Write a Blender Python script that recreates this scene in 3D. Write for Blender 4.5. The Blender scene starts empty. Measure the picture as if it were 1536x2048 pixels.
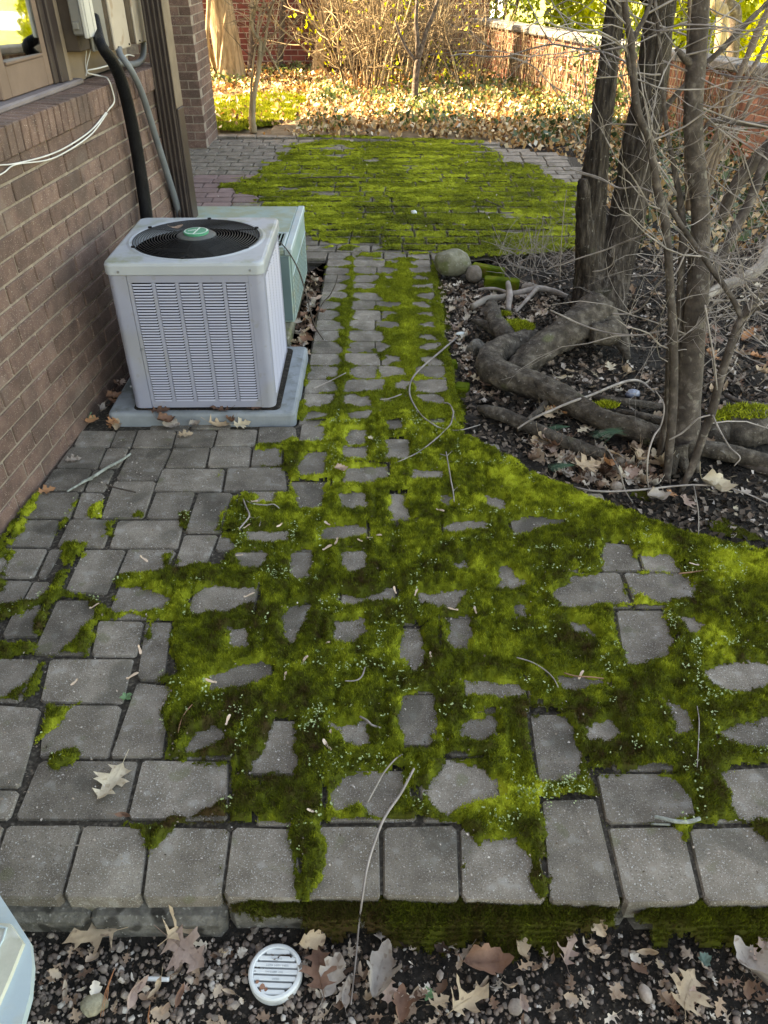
import bpy, bmesh, math, random
import numpy as np
from mathutils import Vector, Matrix, noise as mnoise

random.seed(7)
rng = np.random.default_rng(7)
scene = bpy.context.scene
LINK = scene.collection.objects.link
PI = math.pi

# ------------------------------------------------------------------ camera, sky, sun, exposure
cam = bpy.data.objects.new('camera', bpy.data.cameras.new('camera'))
cam.data.sensor_fit = 'VERTICAL'
cam.data.sensor_height = 24.0
cam.data.lens = 24.0 * 1540 / 2048
cam.data.clip_start = 0.02
cam.data.clip_end = 600
cam.location = (0, 0, 1.6)
cam.rotation_euler = (math.radians(90 - 36.5), 0, 0)
LINK(cam)
scene.camera = cam

SUN_EL = math.radians(36)
LIGHT = Vector((1.0, -0.155, 0)).normalized() * math.cos(SUN_EL) - Vector((0, 0, math.sin(SUN_EL)))
world = bpy.data.worlds.new('World')
scene.world = world
world.use_nodes = True
wn = world.node_tree.nodes
sky = wn.new('ShaderNodeTexSky')
sky.sky_type = 'NISHITA'
sky.sun_disc = False
sky.sun_elevation = SUN_EL
sky.sun_rotation = math.atan2(-LIGHT.x, -LIGHT.y)
sky.air_density = 1.0
sky.dust_density = 1.5
world.node_tree.links.new(sky.outputs[0], wn['Background'].inputs[0])
wn['Background'].inputs[1].default_value = 0.11
sun = bpy.data.objects.new('sun', bpy.data.lights.new('sun', 'SUN'))
sun.data.energy = 5.0
sun.data.angle = math.radians(0.5)
sun.data.color = (1.0, 0.92, 0.80)
sun.rotation_euler = LIGHT.to_track_quat('-Z', 'Y').to_euler()
sun.location = (-20, 5, 20)
LINK(sun)
scene.view_settings.view_transform = 'Standard'
scene.view_settings.look = 'None'
scene.view_settings.gamma = 1
scene.view_settings.exposure = 3.3
scene.view_settings.use_white_balance = True
scene.view_settings.white_balance_temperature = 11200
scene.view_settings.white_balance_tint = 10

# ------------------------------------------------------------------ materials
def M(name, cols, scale=8., rough=.85, detail=4., bump=0., bscale=60., speck=(), rnd=0., metal=0., spec=.3,
      tint=False, coords='pos', stretch=None, dirt=None, trans=0., bdist=.01, sheen=0.):
    m = bpy.data.materials.new(name)
    m.use_nodes = True
    nt = m.node_tree
    N, L = nt.nodes, nt.links
    b = N['Principled BSDF']
    b.inputs['Roughness'].default_value = rough
    b.inputs['Metallic'].default_value = metal
    b.inputs['Specular IOR Level'].default_value = spec
    if not isinstance(cols, list):
        cols = [(0, cols), (1, cols)]
    if coords == 'pos':
        vec = N.new('ShaderNodeNewGeometry').outputs['Position']
    else:
        vec = N.new('ShaderNodeTexCoord').outputs['Object']
    if stretch:
        mp = N.new('ShaderNodeMapping')
        mp.inputs['Scale'].default_value = stretch
        L.new(vec, mp.inputs[0])
        svec = mp.outputs[0]
    else:
        svec = vec
    ramp = N.new('ShaderNodeValToRGB')
    el = ramp.color_ramp.elements
    while len(el) < len(cols):
        el.new(0.5)
    for e, (p, c) in zip(el, cols):
        e.position = p
        e.color = (*c, 1)
    nz = N.new('ShaderNodeTexNoise')
    nz.inputs['Scale'].default_value = scale
    nz.inputs['Detail'].default_value = detail
    nz.inputs['Roughness'].default_value = .6
    L.new(svec, nz.inputs['Vector'])
    if tint:
        at = N.new('ShaderNodeAttribute')
        at.attribute_name = 'tint'
        L.new(at.outputs['Fac'], ramp.inputs[0])
    else:
        st = N.new('ShaderNodeMapRange')
        st.inputs['From Min'].default_value = .3
        st.inputs['From Max'].default_value = .7
        L.new(nz.outputs['Fac'], st.inputs['Value'])
        L.new(st.outputs[0], ramp.inputs[0])
    col = ramp.outputs[0]
    for (sc, ss, th, amt) in speck:
        v = N.new('ShaderNodeTexNoise')
        v.inputs['Scale'].default_value = ss
        v.inputs['Detail'].default_value = 1.0
        L.new(vec, v.inputs['Vector'])
        r = N.new('ShaderNodeMapRange')
        r.inputs['From Min'].default_value = th
        r.inputs['From Max'].default_value = th + .06
        r.inputs['To Max'].default_value = amt
        L.new(v.outputs['Fac'], r.inputs['Value'])
        mx = N.new('ShaderNodeMix')
        mx.data_type = 'RGBA'
        L.new(r.outputs[0], mx.inputs['Factor'])
        L.new(col, mx.inputs['A'])
        mx.inputs['B'].default_value = (*sc, 1)
        col = mx.outputs['Result']
    if dirt:                                           # growth and grime settled on upward faces
        dc, ds, dth, damt = dirt
        g = N.new('ShaderNodeNewGeometry')
        sx = N.new('ShaderNodeSeparateXYZ')
        L.new(g.outputs['Normal'], sx.inputs[0])
        up = N.new('ShaderNodeMapRange')
        up.inputs['From Min'].default_value = .8
        up.inputs['From Max'].default_value = .98
        L.new(sx.outputs['Z'], up.inputs['Value'])
        dn = N.new('ShaderNodeTexNoise')
        dn.inputs['Scale'].default_value = ds
        dn.inputs['Detail'].default_value = 7
        dn.inputs['Roughness'].default_value = .65
        L.new(vec, dn.inputs['Vector'])
        dr = N.new('ShaderNodeMapRange')
        dr.inputs['From Min'].default_value = dth
        dr.inputs['From Max'].default_value = dth + .16
        dr.inputs['To Max'].default_value = damt
        L.new(dn.outputs['Fac'], dr.inputs['Value'])
        mu = N.new('ShaderNodeMath')
        mu.operation = 'MULTIPLY'
        L.new(up.outputs[0], mu.inputs[0])
        L.new(dr.outputs[0], mu.inputs[1])
        mx = N.new('ShaderNodeMix')
        mx.data_type = 'RGBA'
        L.new(mu.outputs[0], mx.inputs['Factor'])
        L.new(col, mx.inputs['A'])
        mx.inputs['B'].default_value = (*dc, 1)
        col = mx.outputs['Result']
    if rnd:
        oi = N.new('ShaderNodeObjectInfo')
        mr = N.new('ShaderNodeMapRange')
        mr.inputs['To Min'].default_value = 1 - rnd
        mr.inputs['To Max'].default_value = 1 + rnd
        L.new(oi.outputs['Random'], mr.inputs['Value'])
        hs = N.new('ShaderNodeHueSaturation')
        L.new(mr.outputs[0], hs.inputs['Value'])
        L.new(col, hs.inputs['Color'])
        col = hs.outputs[0]
    L.new(col, b.inputs['Base Color'])
    if bump:
        bn = N.new('ShaderNodeTexNoise')
        bn.inputs['Scale'].default_value = bscale
        bn.inputs['Detail'].default_value = 6
        bn.inputs['Roughness'].default_value = .65
        L.new(svec, bn.inputs['Vector'])
        bp = N.new('ShaderNodeBump')
        bp.inputs['Strength'].default_value = bump
        bp.inputs['Distance'].default_value = bdist
        L.new(bn.outputs['Fac'], bp.inputs['Height'])
        L.new(bp.outputs[0], b.inputs['Normal'])
    if trans:
        tr = N.new('ShaderNodeBsdfTranslucent')
        L.new(col, tr.inputs[0])
        ms = N.new('ShaderNodeMixShader')
        ms.inputs[0].default_value = trans
        L.new(b.outputs[0], ms.inputs[1])
        L.new(tr.outputs[0], ms.inputs[2])
        L.new(ms.outputs[0], N['Material Output'].inputs['Surface'])
    return m

MT = {}
MT['paver'] = M('paver_concrete', [(0, (.118, .097, .078)), (.5, (.187, .158, .131)), (1, (.268, .230, .193))], 11, .9, 8, .6, 260,
                speck=[((.42, .40, .38), 330, .62, .75), ((.05, .045, .045), 260, .63, .6), ((.5, .49, .47), 130, .70, .8),
                       ((.3, .29, .27), 22, .64, .4), ((.06, .056, .045), 6, .60, .45), ((.11, .12, .05), 13, .66, .35)], rnd=.24, bdist=.006)
MT['paver_pink'] = M('paver_pinkish', [(0, (.17, .115, .11)), (1, (.26, .18, .175))], 10, .9, 6, .4, 200,
                     speck=[((.4, .36, .35), 300, .64, .5)], rnd=.2)
MT['brick'] = M('brown_brick', [(0, (.105, .066, .057)), (.5, (.156, .095, .080)), (1, (.205, .128, .106))], 16, .9, 5, .5, 220,
                speck=[((.5, .42, .36), 240, .655, .7), ((.07, .05, .045), 200, .66, .5), ((.085, .062, .054), 2.6, .56, .45), ((.21, .165, .145), 5, .64, .3)], rnd=.2, bdist=.006)
MT['mortar'] = M('mortar', [(0, (.20, .16, .135)), (1, (.36, .30, .25))], 30, .95, 5, .5, 150)
MT['red_brick'] = M('red_brick', [(0, (.10, .026, .024)), (1, (.19, .056, .048))], 12, .9, 4, .3, 120, rnd=.3)
MT['garden_brick'] = M('garden_brick', [(0, (.18, .078, .058)), (1, (.31, .145, .105))], 9, .9, 4, .4, 90, rnd=.25)
MT['red_mortar'] = M('red_wall_mortar', [(0, (.36, .33, .32)), (1, (.48, .45, .43))], 20, .95)
MT['stone_cap'] = M('cap_stone', [(0, (.10, .10, .10)), (1, (.22, .21, .2))], 8, .95, 6, .6, 60, rnd=.12)
MT['soil'] = M('dark_soil', [(0, (.010, .008, .007)), (.55, (.026, .021, .018)), (1, (.06, .048, .04))], 45, .95, 8, 1.0, 120,
               speck=[((.22, .17, .13), 170, .68, .8)], bdist=.02)
MT['far_soil'] = M('leafy_soil', [(0, (.10, .07, .04)), (1, (.24, .18, .12))], 9, .95, 8, .8, 60)
MT['bed'] = M('joint_sand', [(0, (.016, .013, .010)), (.6, (.05, .042, .034)), (1, (.14, .12, .10))], 90, .95)
MT['found'] = M('old_concrete', [(0, (.07, .064, .056)), (.5, (.15, .138, .122)), (1, (.27, .252, .225))], 26, .95, 9, 1.0, 90,
                speck=[((.03, .026, .022), 16, .52, .8), ((.36, .34, .31), 90, .66, .7)], bdist=.012)
MT['moss'] = M('moss_mat', [(0, (.035, .055, .006)), (.4, (.075, .115, .008)), (.75, (.13, .16, .012)), (1, (.16, .12, .03))], 9, .95, 6, .8, 240,
               spec=.1)
MT['moss_blade'] = M('moss_leafy', [(0, (.070, .042, .016)), (.15, (.058, .052, .010)), (.38, (.082, .098, .010)), (.66, (.195, .222, .016)), (1, (.52, .56, .06))],
                     tint=True, rough=.8, spec=.15, trans=.25)
MT['clover'] = M('clover_leaf', [(0, (.20, .29, .10)), (1, (.52, .60, .34))], tint=True, rough=.6, trans=.25)
MT['ac'] = M('painted_steel_grey', [(0, (.25, .264, .345)), (1, (.29, .305, .395))], 6, .42, 5, .04, 40, spec=.4,
             speck=[((.22, .21, .19), 34, .66, .35), ((.26, .25, .21), 3.5, .60, .3)], dirt=((.20, .21, .13), 9, .52, .75))
MT['ac_slat'] = M('highlit_slat_paint', (.375, .39, .495), rough=.4, spec=.4)  # paler than the casing paint, putting the slats' bright highlights into colour
MT['ac_lid'] = M('painted_lid', [(0, (.32, .35, .39)), (1, (.39, .42, .46))], 6, .38, 6, .05, 40, spec=.45,
                 dirt=((.22, .235, .14), 7, .50, .85))
MT['teal'] = M('faded_teal_paint', [(0, (.20, .31, .315)), (1, (.29, .385, .37))], 5, .5, 6, .05, 40, spec=.35,
               speck=[((.30, .29, .19), 9, .60, .45)], dirt=((.24, .27, .18), 8, .40, .8))
MT['teal_dark'] = M('teal_shadow_panel', [(0, (.10, .16, .18)), (1, (.13, .20, .22))], 6, .5)  # darker copy of the teal paint, with shade put into the colour
MT['pale_blue'] = M('pale_blue_paint', [(0, (.33, .43, .47)), (1, (.42, .51, .54))], 5, .4, 6, .05, 60, dirt=((.42, .42, .35), 9, .5, .6))
MT['beige_panel'] = M('chalky_panel', [(0, (.36, .36, .29)), (1, (.55, .55, .47))], 14, .8, 8, .1, 60, speck=[((.62, .64, .62), 18, .6, .6)])
MT['black'] = M('black_metal', (.006, .006, .007), rough=.5, spec=.15)
MT['wire'] = M('coated_wire', (.022, .022, .024), rough=.4, spec=.3)
MT['void'] = M('dark_interior', (.002, .002, .0025), rough=.95, spec=.05)  # near-black, standing in for the unlit depth inside things
MT['hub'] = M('hub_plastic', [(0, (.05, .055, .06)), (1, (.10, .105, .10))], 20, .5)
MT['badge'] = M('badge_green', [(0, (.03, .22, .13)), (1, (.05, .30, .19))], 12, .4)
MT['badge_mark'] = M('badge_white', [(0, (.5, .58, .5)), (1, (.75, .8, .74))], 60, .5)
MT['screw'] = M('screw_head', (.30, .31, .33), rough=.35, metal=.6)
MT['pad'] = M('equipment_pad', [(0, (.17, .19, .21)), (1, (.27, .30, .33))], 8, .8, 7, .3, 120, dirt=((.10, .105, .085), 11, .48, .7))
MT['insul'] = M('black_insulation', [(0, (.004, .004, .005)), (1, (.009, .009, .011))], 20, .5, 5, .5, 40, spec=.12)
MT['conduit'] = M('grey_conduit', [(0, (.12, .13, .145)), (1, (.17, .18, .195))], 10, .5)
MT['cable'] = M('white_cable', [(0, (.52, .50, .49)), (1, (.70, .68, .66))], 14, .5)
MT['downspout'] = M('brown_metal', [(0, (.034, .024, .024)), (1, (.058, .041, .038))], 8, .45, 5, .05, 40)
MT['downspout_tan'] = M('weathered_tan', [(0, (.13, .095, .072)), (1, (.22, .165, .125))], 12, .6)
MT['beige_box'] = M('beige_utility_paint', [(0, (.37, .305, .255)), (1, (.46, .39, .335))], 5, .5, 5, .04, 40, speck=[((.25, .14, .08), 14, .60, .5)])
MT['rust'] = M('rusty_edge', [(0, (.17, .075, .03)), (.4, (.30, .19, .115)), (1, (.40, .335, .28))], 30, .7, 6)
MT['grey_box'] = M('grey_utility_plastic', [(0, (.15, .14, .135)), (1, (.20, .19, .18))], 6, .55)
MT['pale_box'] = M('pale_utility_cover', [(0, (.42, .40, .385)), (1, (.50, .48, .46))], 6, .5)
MT['board'] = M('shaded_brown_board', [(0, (.05, .036, .029)), (1, (.085, .062, .05))], 9, .8)  # real brown, darkened further so shade between the boxes sits in the colour
MT['tan_wall'] = M('tan_painted_panel', [(0, (.22, .165, .125)), (1, (.27, .205, .16))], 5, .7, 5, .1, 60)
MT['sash'] = M('brown_sash_paint', [(0, (.15, .10, .08)), (1, (.20, .135, .11))], 7, .6, 5, .08, 60)
MT['dark_frame'] = M('dark_frame_paint', [(0, (.035, .024, .024)), (1, (.055, .04, .038))], 7, .5)
MT['wood_sill'] = M('grey_sill_paint', [(0, (.15, .125, .135)), (1, (.21, .18, .19))], 9, .6, 6, .1, 80)
MT['curtain'] = M('window_blind', [(0, (.30, .34, .36)), (1, (.42, .46, .48))], 6, .8)
MT['white_trim'] = M('white_vinyl', (.62, .63, .64), rough=.4)
MT['bark'] = M('tree_bark', [(0, (.020, .015, .012)), (.5, (.064, .050, .042)), (1, (.17, .143, .125))], 12, .95, 8, 1.0, 22,
               stretch=(3.2, 3.2, .7), speck=[((.085, .09, .05), 7, .64, .35), ((.30, .28, .26), 60, .68, .5)], bdist=.04)
MT['root'] = M('root_bark', [(0, (.030, .024, .020)), (.5, (.085, .069, .057)), (1, (.21, .18, .15))], 22, .95, 8, 1.0, 70,
               speck=[((.14, .16, .06), 6, .64, .5), ((.34, .32, .29), 70, .68, .5)], bdist=.02)
MT['stem'] = M('shrub_bark', [(0, (.038, .030, .026)), (.6, (.088, .070, .061)), (1, (.19, .16, .14))], 22, .9, 7, .6, 90,
               speck=[((.24, .22, .19), 40, .66, .5)], bdist=.01)
MT['cane'] = M('brown_cane', [(0, (.09, .062, .047)), (1, (.22, .16, .125))], 14, .7, 5, .3, 80)
MT['twig'] = M('pale_twig', [(0, (.14, .12, .105)), (1, (.34, .30, .265))], 12, .8, 5)
MT['bare_twig'] = M('grey_bare_twig', [(0, (.13, .108, .098)), (1, (.40, .35, .325))], 14, .75, 5)
MT['red_twig'] = M('red_brown_twig', [(0, (.20, .10, .06)), (1, (.32, .17, .10))], 20, .7)
MT['lichen_twig'] = M('lichen_twig', [(0, (.16, .17, .15)), (1, (.42, .45, .42))], 60, .9, 6, .8, 150)
MT['sun_bark'] = M('pale_trunk', [(0, (.15, .115, .07)), (.5, (.30, .23, .15)), (1, (.46, .37, .25))], 9, .95, 8, 1.0, 30, stretch=(2.4, 2.4, .6))
MT['sun_twig'] = M('sunny_twig', [(0, (.045, .032, .022)), (.4, (.16, .115, .07)), (1, (.46, .36, .23))], tint=True, rough=.85)
MT['leaf_tan'] = M('dry_leaf_tan', [(0, (.36, .25, .16)), (1, (.60, .46, .33))], 16, .75, 7, .5, 70, rnd=.2, trans=.15, speck=[((.16, .10, .07), 60, .60, .55), ((.20, .13, .09), 14, .60, .4)])
MT['leaf_cream'] = M('dry_leaf_cream', [(0, (.46, .375, .27)), (1, (.66, .575, .455))], 16, .75, 7, .5, 70, rnd=.12, trans=.15, speck=[((.30, .21, .13), 60, .62, .5), ((.36, .27, .18), 14, .60, .45)])
MT['leaf_pink'] = M('dry_leaf_pinkish', [(0, (.30, .20, .165)), (1, (.48, .35, .30))], 16, .75, 7, .5, 70, rnd=.2, trans=.15, speck=[((.16, .10, .07), 60, .60, .55), ((.20, .13, .09), 14, .60, .4)])
MT['leaf_brown'] = M('dry_leaf_brown', [(0, (.13, .065, .045)), (1, (.26, .14, .095))], 25, .7, 5, .3, 90, rnd=.25, trans=.1)
MT['leaf_orange'] = M('dry_leaf_orange', [(0, (.34, .15, .07)), (1, (.46, .23, .12))], 25, .7, 5, .3, 90, rnd=.15, trans=.1)
MT['leaf_pale'] = M('dry_leaf_pale_grey', [(0, (.27, .225, .195)), (1, (.49, .425, .38))], 16, .75, 7, .5, 70, rnd=.2, trans=.15, speck=[((.16, .10, .07), 60, .60, .55), ((.20, .13, .09), 14, .60, .4)])
MT['samara'] = M('seed_wing', [(0, (.46, .31, .22)), (1, (.68, .54, .44))], 60, .7, 4, rnd=.15)
MT['litter'] = M('leaf_litter_mix', [(0, (.11, .055, .028)), (.22, (.32, .15, .045)), (.42, (.46, .28, .12)), (.64, (.58, .43, .25)), (.86, (.66, .56, .40)), (1, (.76, .70, .60))],
                 tint=True, rough=.6, trans=.2, spec=.4)
MT['bed_litter'] = M('bed_leaf_mix', [(0, (.05, .03, .022)), (.25, (.17, .095, .065)), (.5, (.34, .23, .165)), (.75, (.48, .38, .30)), (1, (.62, .55, .48))], tint=True, rough=.75, trans=.12)
MT['debris'] = M('dark_debris', [(0, (.02, .016, .012)), (.5, (.09, .065, .05)), (.8, (.26, .2, .16)), (1, (.5, .44, .4))], tint=True, rough=.8)
MT['ivy'] = M('ivy_leaf', [(0, (.025, .05, .02)), (.6, (.07, .11, .03)), (1, (.22, .24, .06))], tint=True, rough=.35, trans=.2, spec=.5)
MT['hedge'] = M('hedge_leaf', [(0, (.12, .15, .012)), (.5, (.34, .37, .018)), (1, (.58, .58, .035))], tint=True, rough=.6, trans=.3)
MT['lawn'] = M('winter_lawn', [(0, (.22, .25, .05)), (1, (.42, .42, .12))], 3, .9, 8, .5, 60)
MT['road'] = M('pale_drive', [(0, (.6, .6, .6)), (1, (.72, .71, .70))], 2, .9, 5)
MT['gravel'] = M('gravel_stone', [(0, (.035, .028, .026)), (.35, (.12, .095, .083)), (.7, (.25, .185, .155)), (.9, (.36, .29, .24)), (1, (.5, .45, .41))], tint=True, rough=.75, bump=.3, bscale=200)
MT['pebble'] = M('pebble_stone', [(0, (.17, .135, .115)), (1, (.33, .275, .24))], 60, .8, 6, .4, 160, rnd=.4)
MT['boulder'] = M('mossy_boulder', [(0, (.12, .115, .075)), (.5, (.19, .18, .13)), (1, (.30, .29, .23))], 16, .9, 8, .7, 70,
                  speck=[((.10, .12, .03), 9, .55, .6), ((.4, .4, .34), 50, .66, .5)])
MT['yellow_rock'] = M('yellow_rock', [(0, (.22, .19, .13)), (1, (.40, .36, .26))], 60, .9, 6, .7, 120)
MT['grate'] = M('white_plastic', [(0, (.60, .63, .64)), (1, (.74, .76, .77))], 12, .45, 5, .03, 60)
MT['grate_mark'] = M('grate_lettering', (.34, .37, .38), rough=.5)
MT['rust_flake'] = M('rust_stain', [(0, (.20, .07, .04)), (1, (.42, .22, .15))], 120, .8)
MT['needle'] = M('pine_needle_green', [(0, (.02, .06, .035)), (1, (.06, .13, .07))], tint=True, rough=.5)
MT['needle_dry'] = M('pine_needle_dry', (.42, .17, .08), rough=.6)
MT['weed'] = M('weed_leaf', [(0, (.10, .22, .09)), (1, (.2, .36, .2))], 40, .5, trans=.2)
MT['blue_weed'] = M('bluish_weed_leaf', [(0, (.07, .12, .10)), (1, (.17, .25, .21))], 40, .6)
MT['foil'] = M('blue_glass_stone', [(0, (.12, .14, .2)), (1, (.34, .38, .48))], 30, .25, 4, spec=.6)
MT['paper'] = M('white_scrap', [(0, (.45, .5, .5)), (1, (.68, .72, .72))], 40, .6)
MT['stucco'] = M('house_upper_brick', [(0, (.14, .095, .08)), (1, (.2, .135, .11))], 10, .9, 5)
MT['roof'] = M('roof_shingle', [(0, (.06, .055, .05)), (1, (.10, .09, .085))], 10, .9)
g = bpy.data.materials.new('window_glass')
g.use_nodes = True
_n, _l = g.node_tree.nodes, g.node_tree.links
_b = _n['Principled BSDF']
_b.inputs['Base Color'].default_value = (.6, .66, .66, 1)
_b.inputs['Roughness'].default_value = .02
_b.inputs['Transmission Weight'].default_value = 1.0
_gl = _n.new('ShaderNodeBsdfGlossy')
_gl.inputs['Roughness'].default_value = .02
_gl.inputs['Color'].default_value = (.86, .92, .95, 1)
_mx = _n.new('ShaderNodeMixShader')
_mx.inputs[0].default_value = .5                       # half of the light is mirrored, raised to brighten the pane
_l.new(_b.outputs[0], _mx.inputs[1])
_l.new(_gl.outputs[0], _mx.inputs[2])
_l.new(_mx.outputs[0], _n['Material Output'].inputs['Surface'])
MT['glass'] = g

# ------------------------------------------------------------------ mesh helpers
def mk(name, V, F, tint=None, smooth=False):
    """mesh from verts and either a list of faces or an (n,3|4) array"""
    me = bpy.data.meshes.new(name)
    V = np.asarray(V, dtype=np.float32)
    if isinstance(F, np.ndarray):
        n, k = F.shape
        me.vertices.add(len(V))
        me.vertices.foreach_set('co', V.ravel())
        me.loops.add(n * k)
        me.loops.foreach_set('vertex_index', F.astype(np.int32).ravel())
        me.polygons.add(n)
        me.polygons.foreach_set('loop_start', np.arange(0, n * k, k, dtype=np.int32))
        me.polygons.foreach_set('loop_total', np.full(n, k, dtype=np.int32))
    else:
        me.from_pydata(V.tolist(), [], F)
    if tint is not None:
        a = me.attributes.new('tint', 'FLOAT', 'FACE')
        a.data.foreach_set('value', np.asarray(tint, dtype=np.float32))
    if smooth:
        me.polygons.foreach_set('use_smooth', np.ones(len(me.polygons), dtype=bool))
    me.update()
    me.validate()
    return me

def put(name, me, mat, parent=None, loc=(0, 0, 0), rot=(0, 0, 0), scale=None):
    o = bpy.data.objects.new(name, me)
    LINK(o)
    if mat is not None and not me.materials:
        me.materials.append(MT[mat] if isinstance(mat, str) else mat)
    o.location = loc
    o.rotation_euler = rot
    if scale is not None:
        o.scale = scale if hasattr(scale, '__len__') else (scale,) * 3
    if parent is not None:
        o.parent = parent
    return o

def tag(o, label, cat, group=None):
    o['label'] = label
    o['category'] = cat
    if group:
        o['group'] = group
    return o

def thing(name, label, cat, loc=(0, 0, 0), rz=0, group=None):
    o = bpy.data.objects.new(name, None)
    LINK(o)
    o.location = loc
    o.rotation_euler = (0, 0, rz)
    o.empty_display_size = .1
    return tag(o, label, cat, group)

def structure(o):
    o['kind'] = 'structure'
    return o

def stuff(o):
    o['kind'] = 'stuff'
    return o

class MB:
    def __init__(s):
        s.V, s.F, s.T = [], [], []
    def add(s, V, F, t=None):
        n = len(s.V)
        s.V += [tuple(v) for v in V]
        s.F += [[i + n for i in f] for f in F]
        s.T += [t if t is not None else .5] * len(F)
    def box(s, x0, x1, y0, y1, z0, z1, c=0.):
        if c <= 0:
            V = [(x, y, z) for z in (z0, z1) for x, y in ((x0, y0), (x1, y0), (x1, y1), (x0, y1))]
            F = [[3, 2, 1, 0], [4, 5, 6, 7], [0, 1, 5, 4], [1, 2, 6, 5], [2, 3, 7, 6], [3, 0, 4, 7]]
            s.add(V, F)
            return
        c = min(c, (x1 - x0) * .45, (y1 - y0) * .45, (z1 - z0) * .45)
        rows = [(z0, c), (z0 + c, 0), (z1 - c, 0), (z1, c)]
        V = []
        for z, i in rows:
            j = c if i == 0 else c
            if i:                                      # cap ring
                V += [(x0 + c, y0 + c, z), (x1 - c, y0 + c, z), (x1 - c, y1 - c, z), (x0 + c, y1 - c, z)]
            else:
                V += [(x0 + c, y0, z), (x1 - c, y0, z), (x1, y0 + c, z), (x1, y1 - c, z), (x1 - c, y1, z), (x0 + c, y1, z), (x0, y1 - c, z), (x0, y0 + c, z)]
        F = [[3, 2, 1, 0], [20, 21, 22, 23]]
        a, b = 4, 12
        for i in range(8):
            k = (i + 1) % 8
            F.append([a + i, a + k, b + k, b + i])
        for base, cap, up in ((4, 0, False), (12, 20, True)):
            for q in range(4):
                e = [base + 2 * q, base + 2 * q + 1]
                f = [cap + q, cap + (q + 1) % 4]
                n2 = base + (2 * q + 2) % 8
                if up:
                    F.append([e[0], e[1], f[1], f[0]])
                    F.append([e[1], n2, f[1]])
                else:
                    F.append([f[0], f[1], e[1], e[0]])
                    F.append([f[1], n2, e[1]])
        s.add(V, F)
    def tube(s, P, R, n=6, cap=True, t=None, bark=None):
        V, F = tube_arrays(P, R, n, bark)
        F = [list(f) for f in F]
        m = len(P)
        if cap:
            F.append(list(range(n))[::-1])
            F.append(list(range((m - 1) * n, m * n)))
        s.add(V, F, t)
    def prism(s, outline, z0, z1, top_in=0., cx=None):
        n = len(outline)
        V = [(x, y, z0) for x, y in outline] + [(x, y, z1) for x, y in outline]
        F = [list(range(n))[::-1], list(range(n, 2 * n))] + [[i, (i + 1) % n, n + (i + 1) % n, n + i] for i in range(n)]
        s.add(V, F)
    def disc(s, c, r, z0, z1, n=32, r2=None):
        o = [(c[0] + r * math.cos(2 * PI * i / n), c[1] + r * math.sin(2 * PI * i / n)) for i in range(n)]
        s.prism(o, z0, z1)
    def mesh(s, name, smooth=False, tint=False):
        return mk(name, s.V, s.F, s.T if tint else None, smooth)
    def build(s, name, mat, parent=None, origin=(0, 0, 0), smooth=False, tint=False, loc=(0, 0, 0), rot=(0, 0, 0)):
        if origin != (0, 0, 0):
            s.V = [(x - origin[0], y - origin[1], z - origin[2]) for x, y, z in s.V]
        return put(name, s.mesh(name, smooth, tint), mat, parent, loc, rot)

def tube_arrays(P, R, n=6, bark=None):
    P = np.asarray(P, float)
    R = np.broadcast_to(np.asarray(R, float), (len(P),))
    T = np.gradient(P, axis=0)
    T /= np.linalg.norm(T, axis=1)[:, None] + 1e-9
    ref = np.array([0, 0, 1.]) if abs(T[0][2]) < .8 else np.array([1., 0, 0])
    u = np.cross(T[0], ref)
    u /= np.linalg.norm(u)
    th = np.arange(n) * 2 * PI / n
    V = np.zeros((len(P), n, 3))
    for i in range(len(P)):
        u = u - T[i] * (u @ T[i])
        u /= np.linalg.norm(u) + 1e-9
        w = np.cross(T[i], u)
        rr = np.full(n, R[i])
        if bark:
            amp, kf, lf = bark
            for k in range(n):
                d = np.cos(th[k]) * u + np.sin(th[k]) * w
                q = Vector((d[0] * kf + P[i][0] * 3, d[1] * kf + P[i][1] * 3, d[2] * kf + i * lf))
                rr[k] *= 1 + amp * (mnoise.noise(q) + .5 * mnoise.noise(q * 2.3) + .3 * mnoise.noise(q * 6.1))
        V[i] = P[i] + rr[:, None] * (np.cos(th)[:, None] * u + np.sin(th)[:, None] * w)
    i, k = np.meshgrid(np.arange(len(P) - 1), np.arange(n), indexing='ij')
    k2 = (k + 1) % n
    F = np.stack([i * n + k, i * n + k2, (i + 1) * n + k2, (i + 1) * n + k], -1).reshape(-1, 4)
    return V.reshape(-1, 3), F

def smooth_path(P, step=None, sub=6):
    """Catmull-Rom through (x,y,z,r) points"""
    P = np.asarray(P, float)
    if len(P) < 3:
        t = np.linspace(0, 1, sub + 1)[:, None]
        return P[0] * (1 - t) + P[-1] * t
    Q = np.vstack([2 * P[0] - P[1], P, 2 * P[-1] - P[-2]])
    out = []
    for i in range(1, len(Q) - 2):
        for t in np.linspace(0, 1, sub, endpoint=False):
            a, b, c, d = Q[i - 1:i + 3]
            out.append(.5 * ((2 * b) + (c - a) * t + (2 * a - 5 * b + 4 * c - d) * t * t + (3 * b - a - 3 * c + d) * t ** 3))
    out.append(P[-1])
    out = np.array(out)
    out[:, 3] = np.maximum(out[:, 3], .0006)
    return out

def lathe(mb, prof, c=(0, 0), n=24):
    V = [(c[0] + r * math.cos(2 * PI * i / n), c[1] + r * math.sin(2 * PI * i / n), z) for r, z in prof for i in range(n)]
    F = []
    for j in range(len(prof) - 1):
        for i in range(n):
            k = (i + 1) % n
            F.append([j * n + i, j * n + k, (j + 1) * n + k, (j + 1) * n + i])
    mb.add(V, F)

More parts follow.
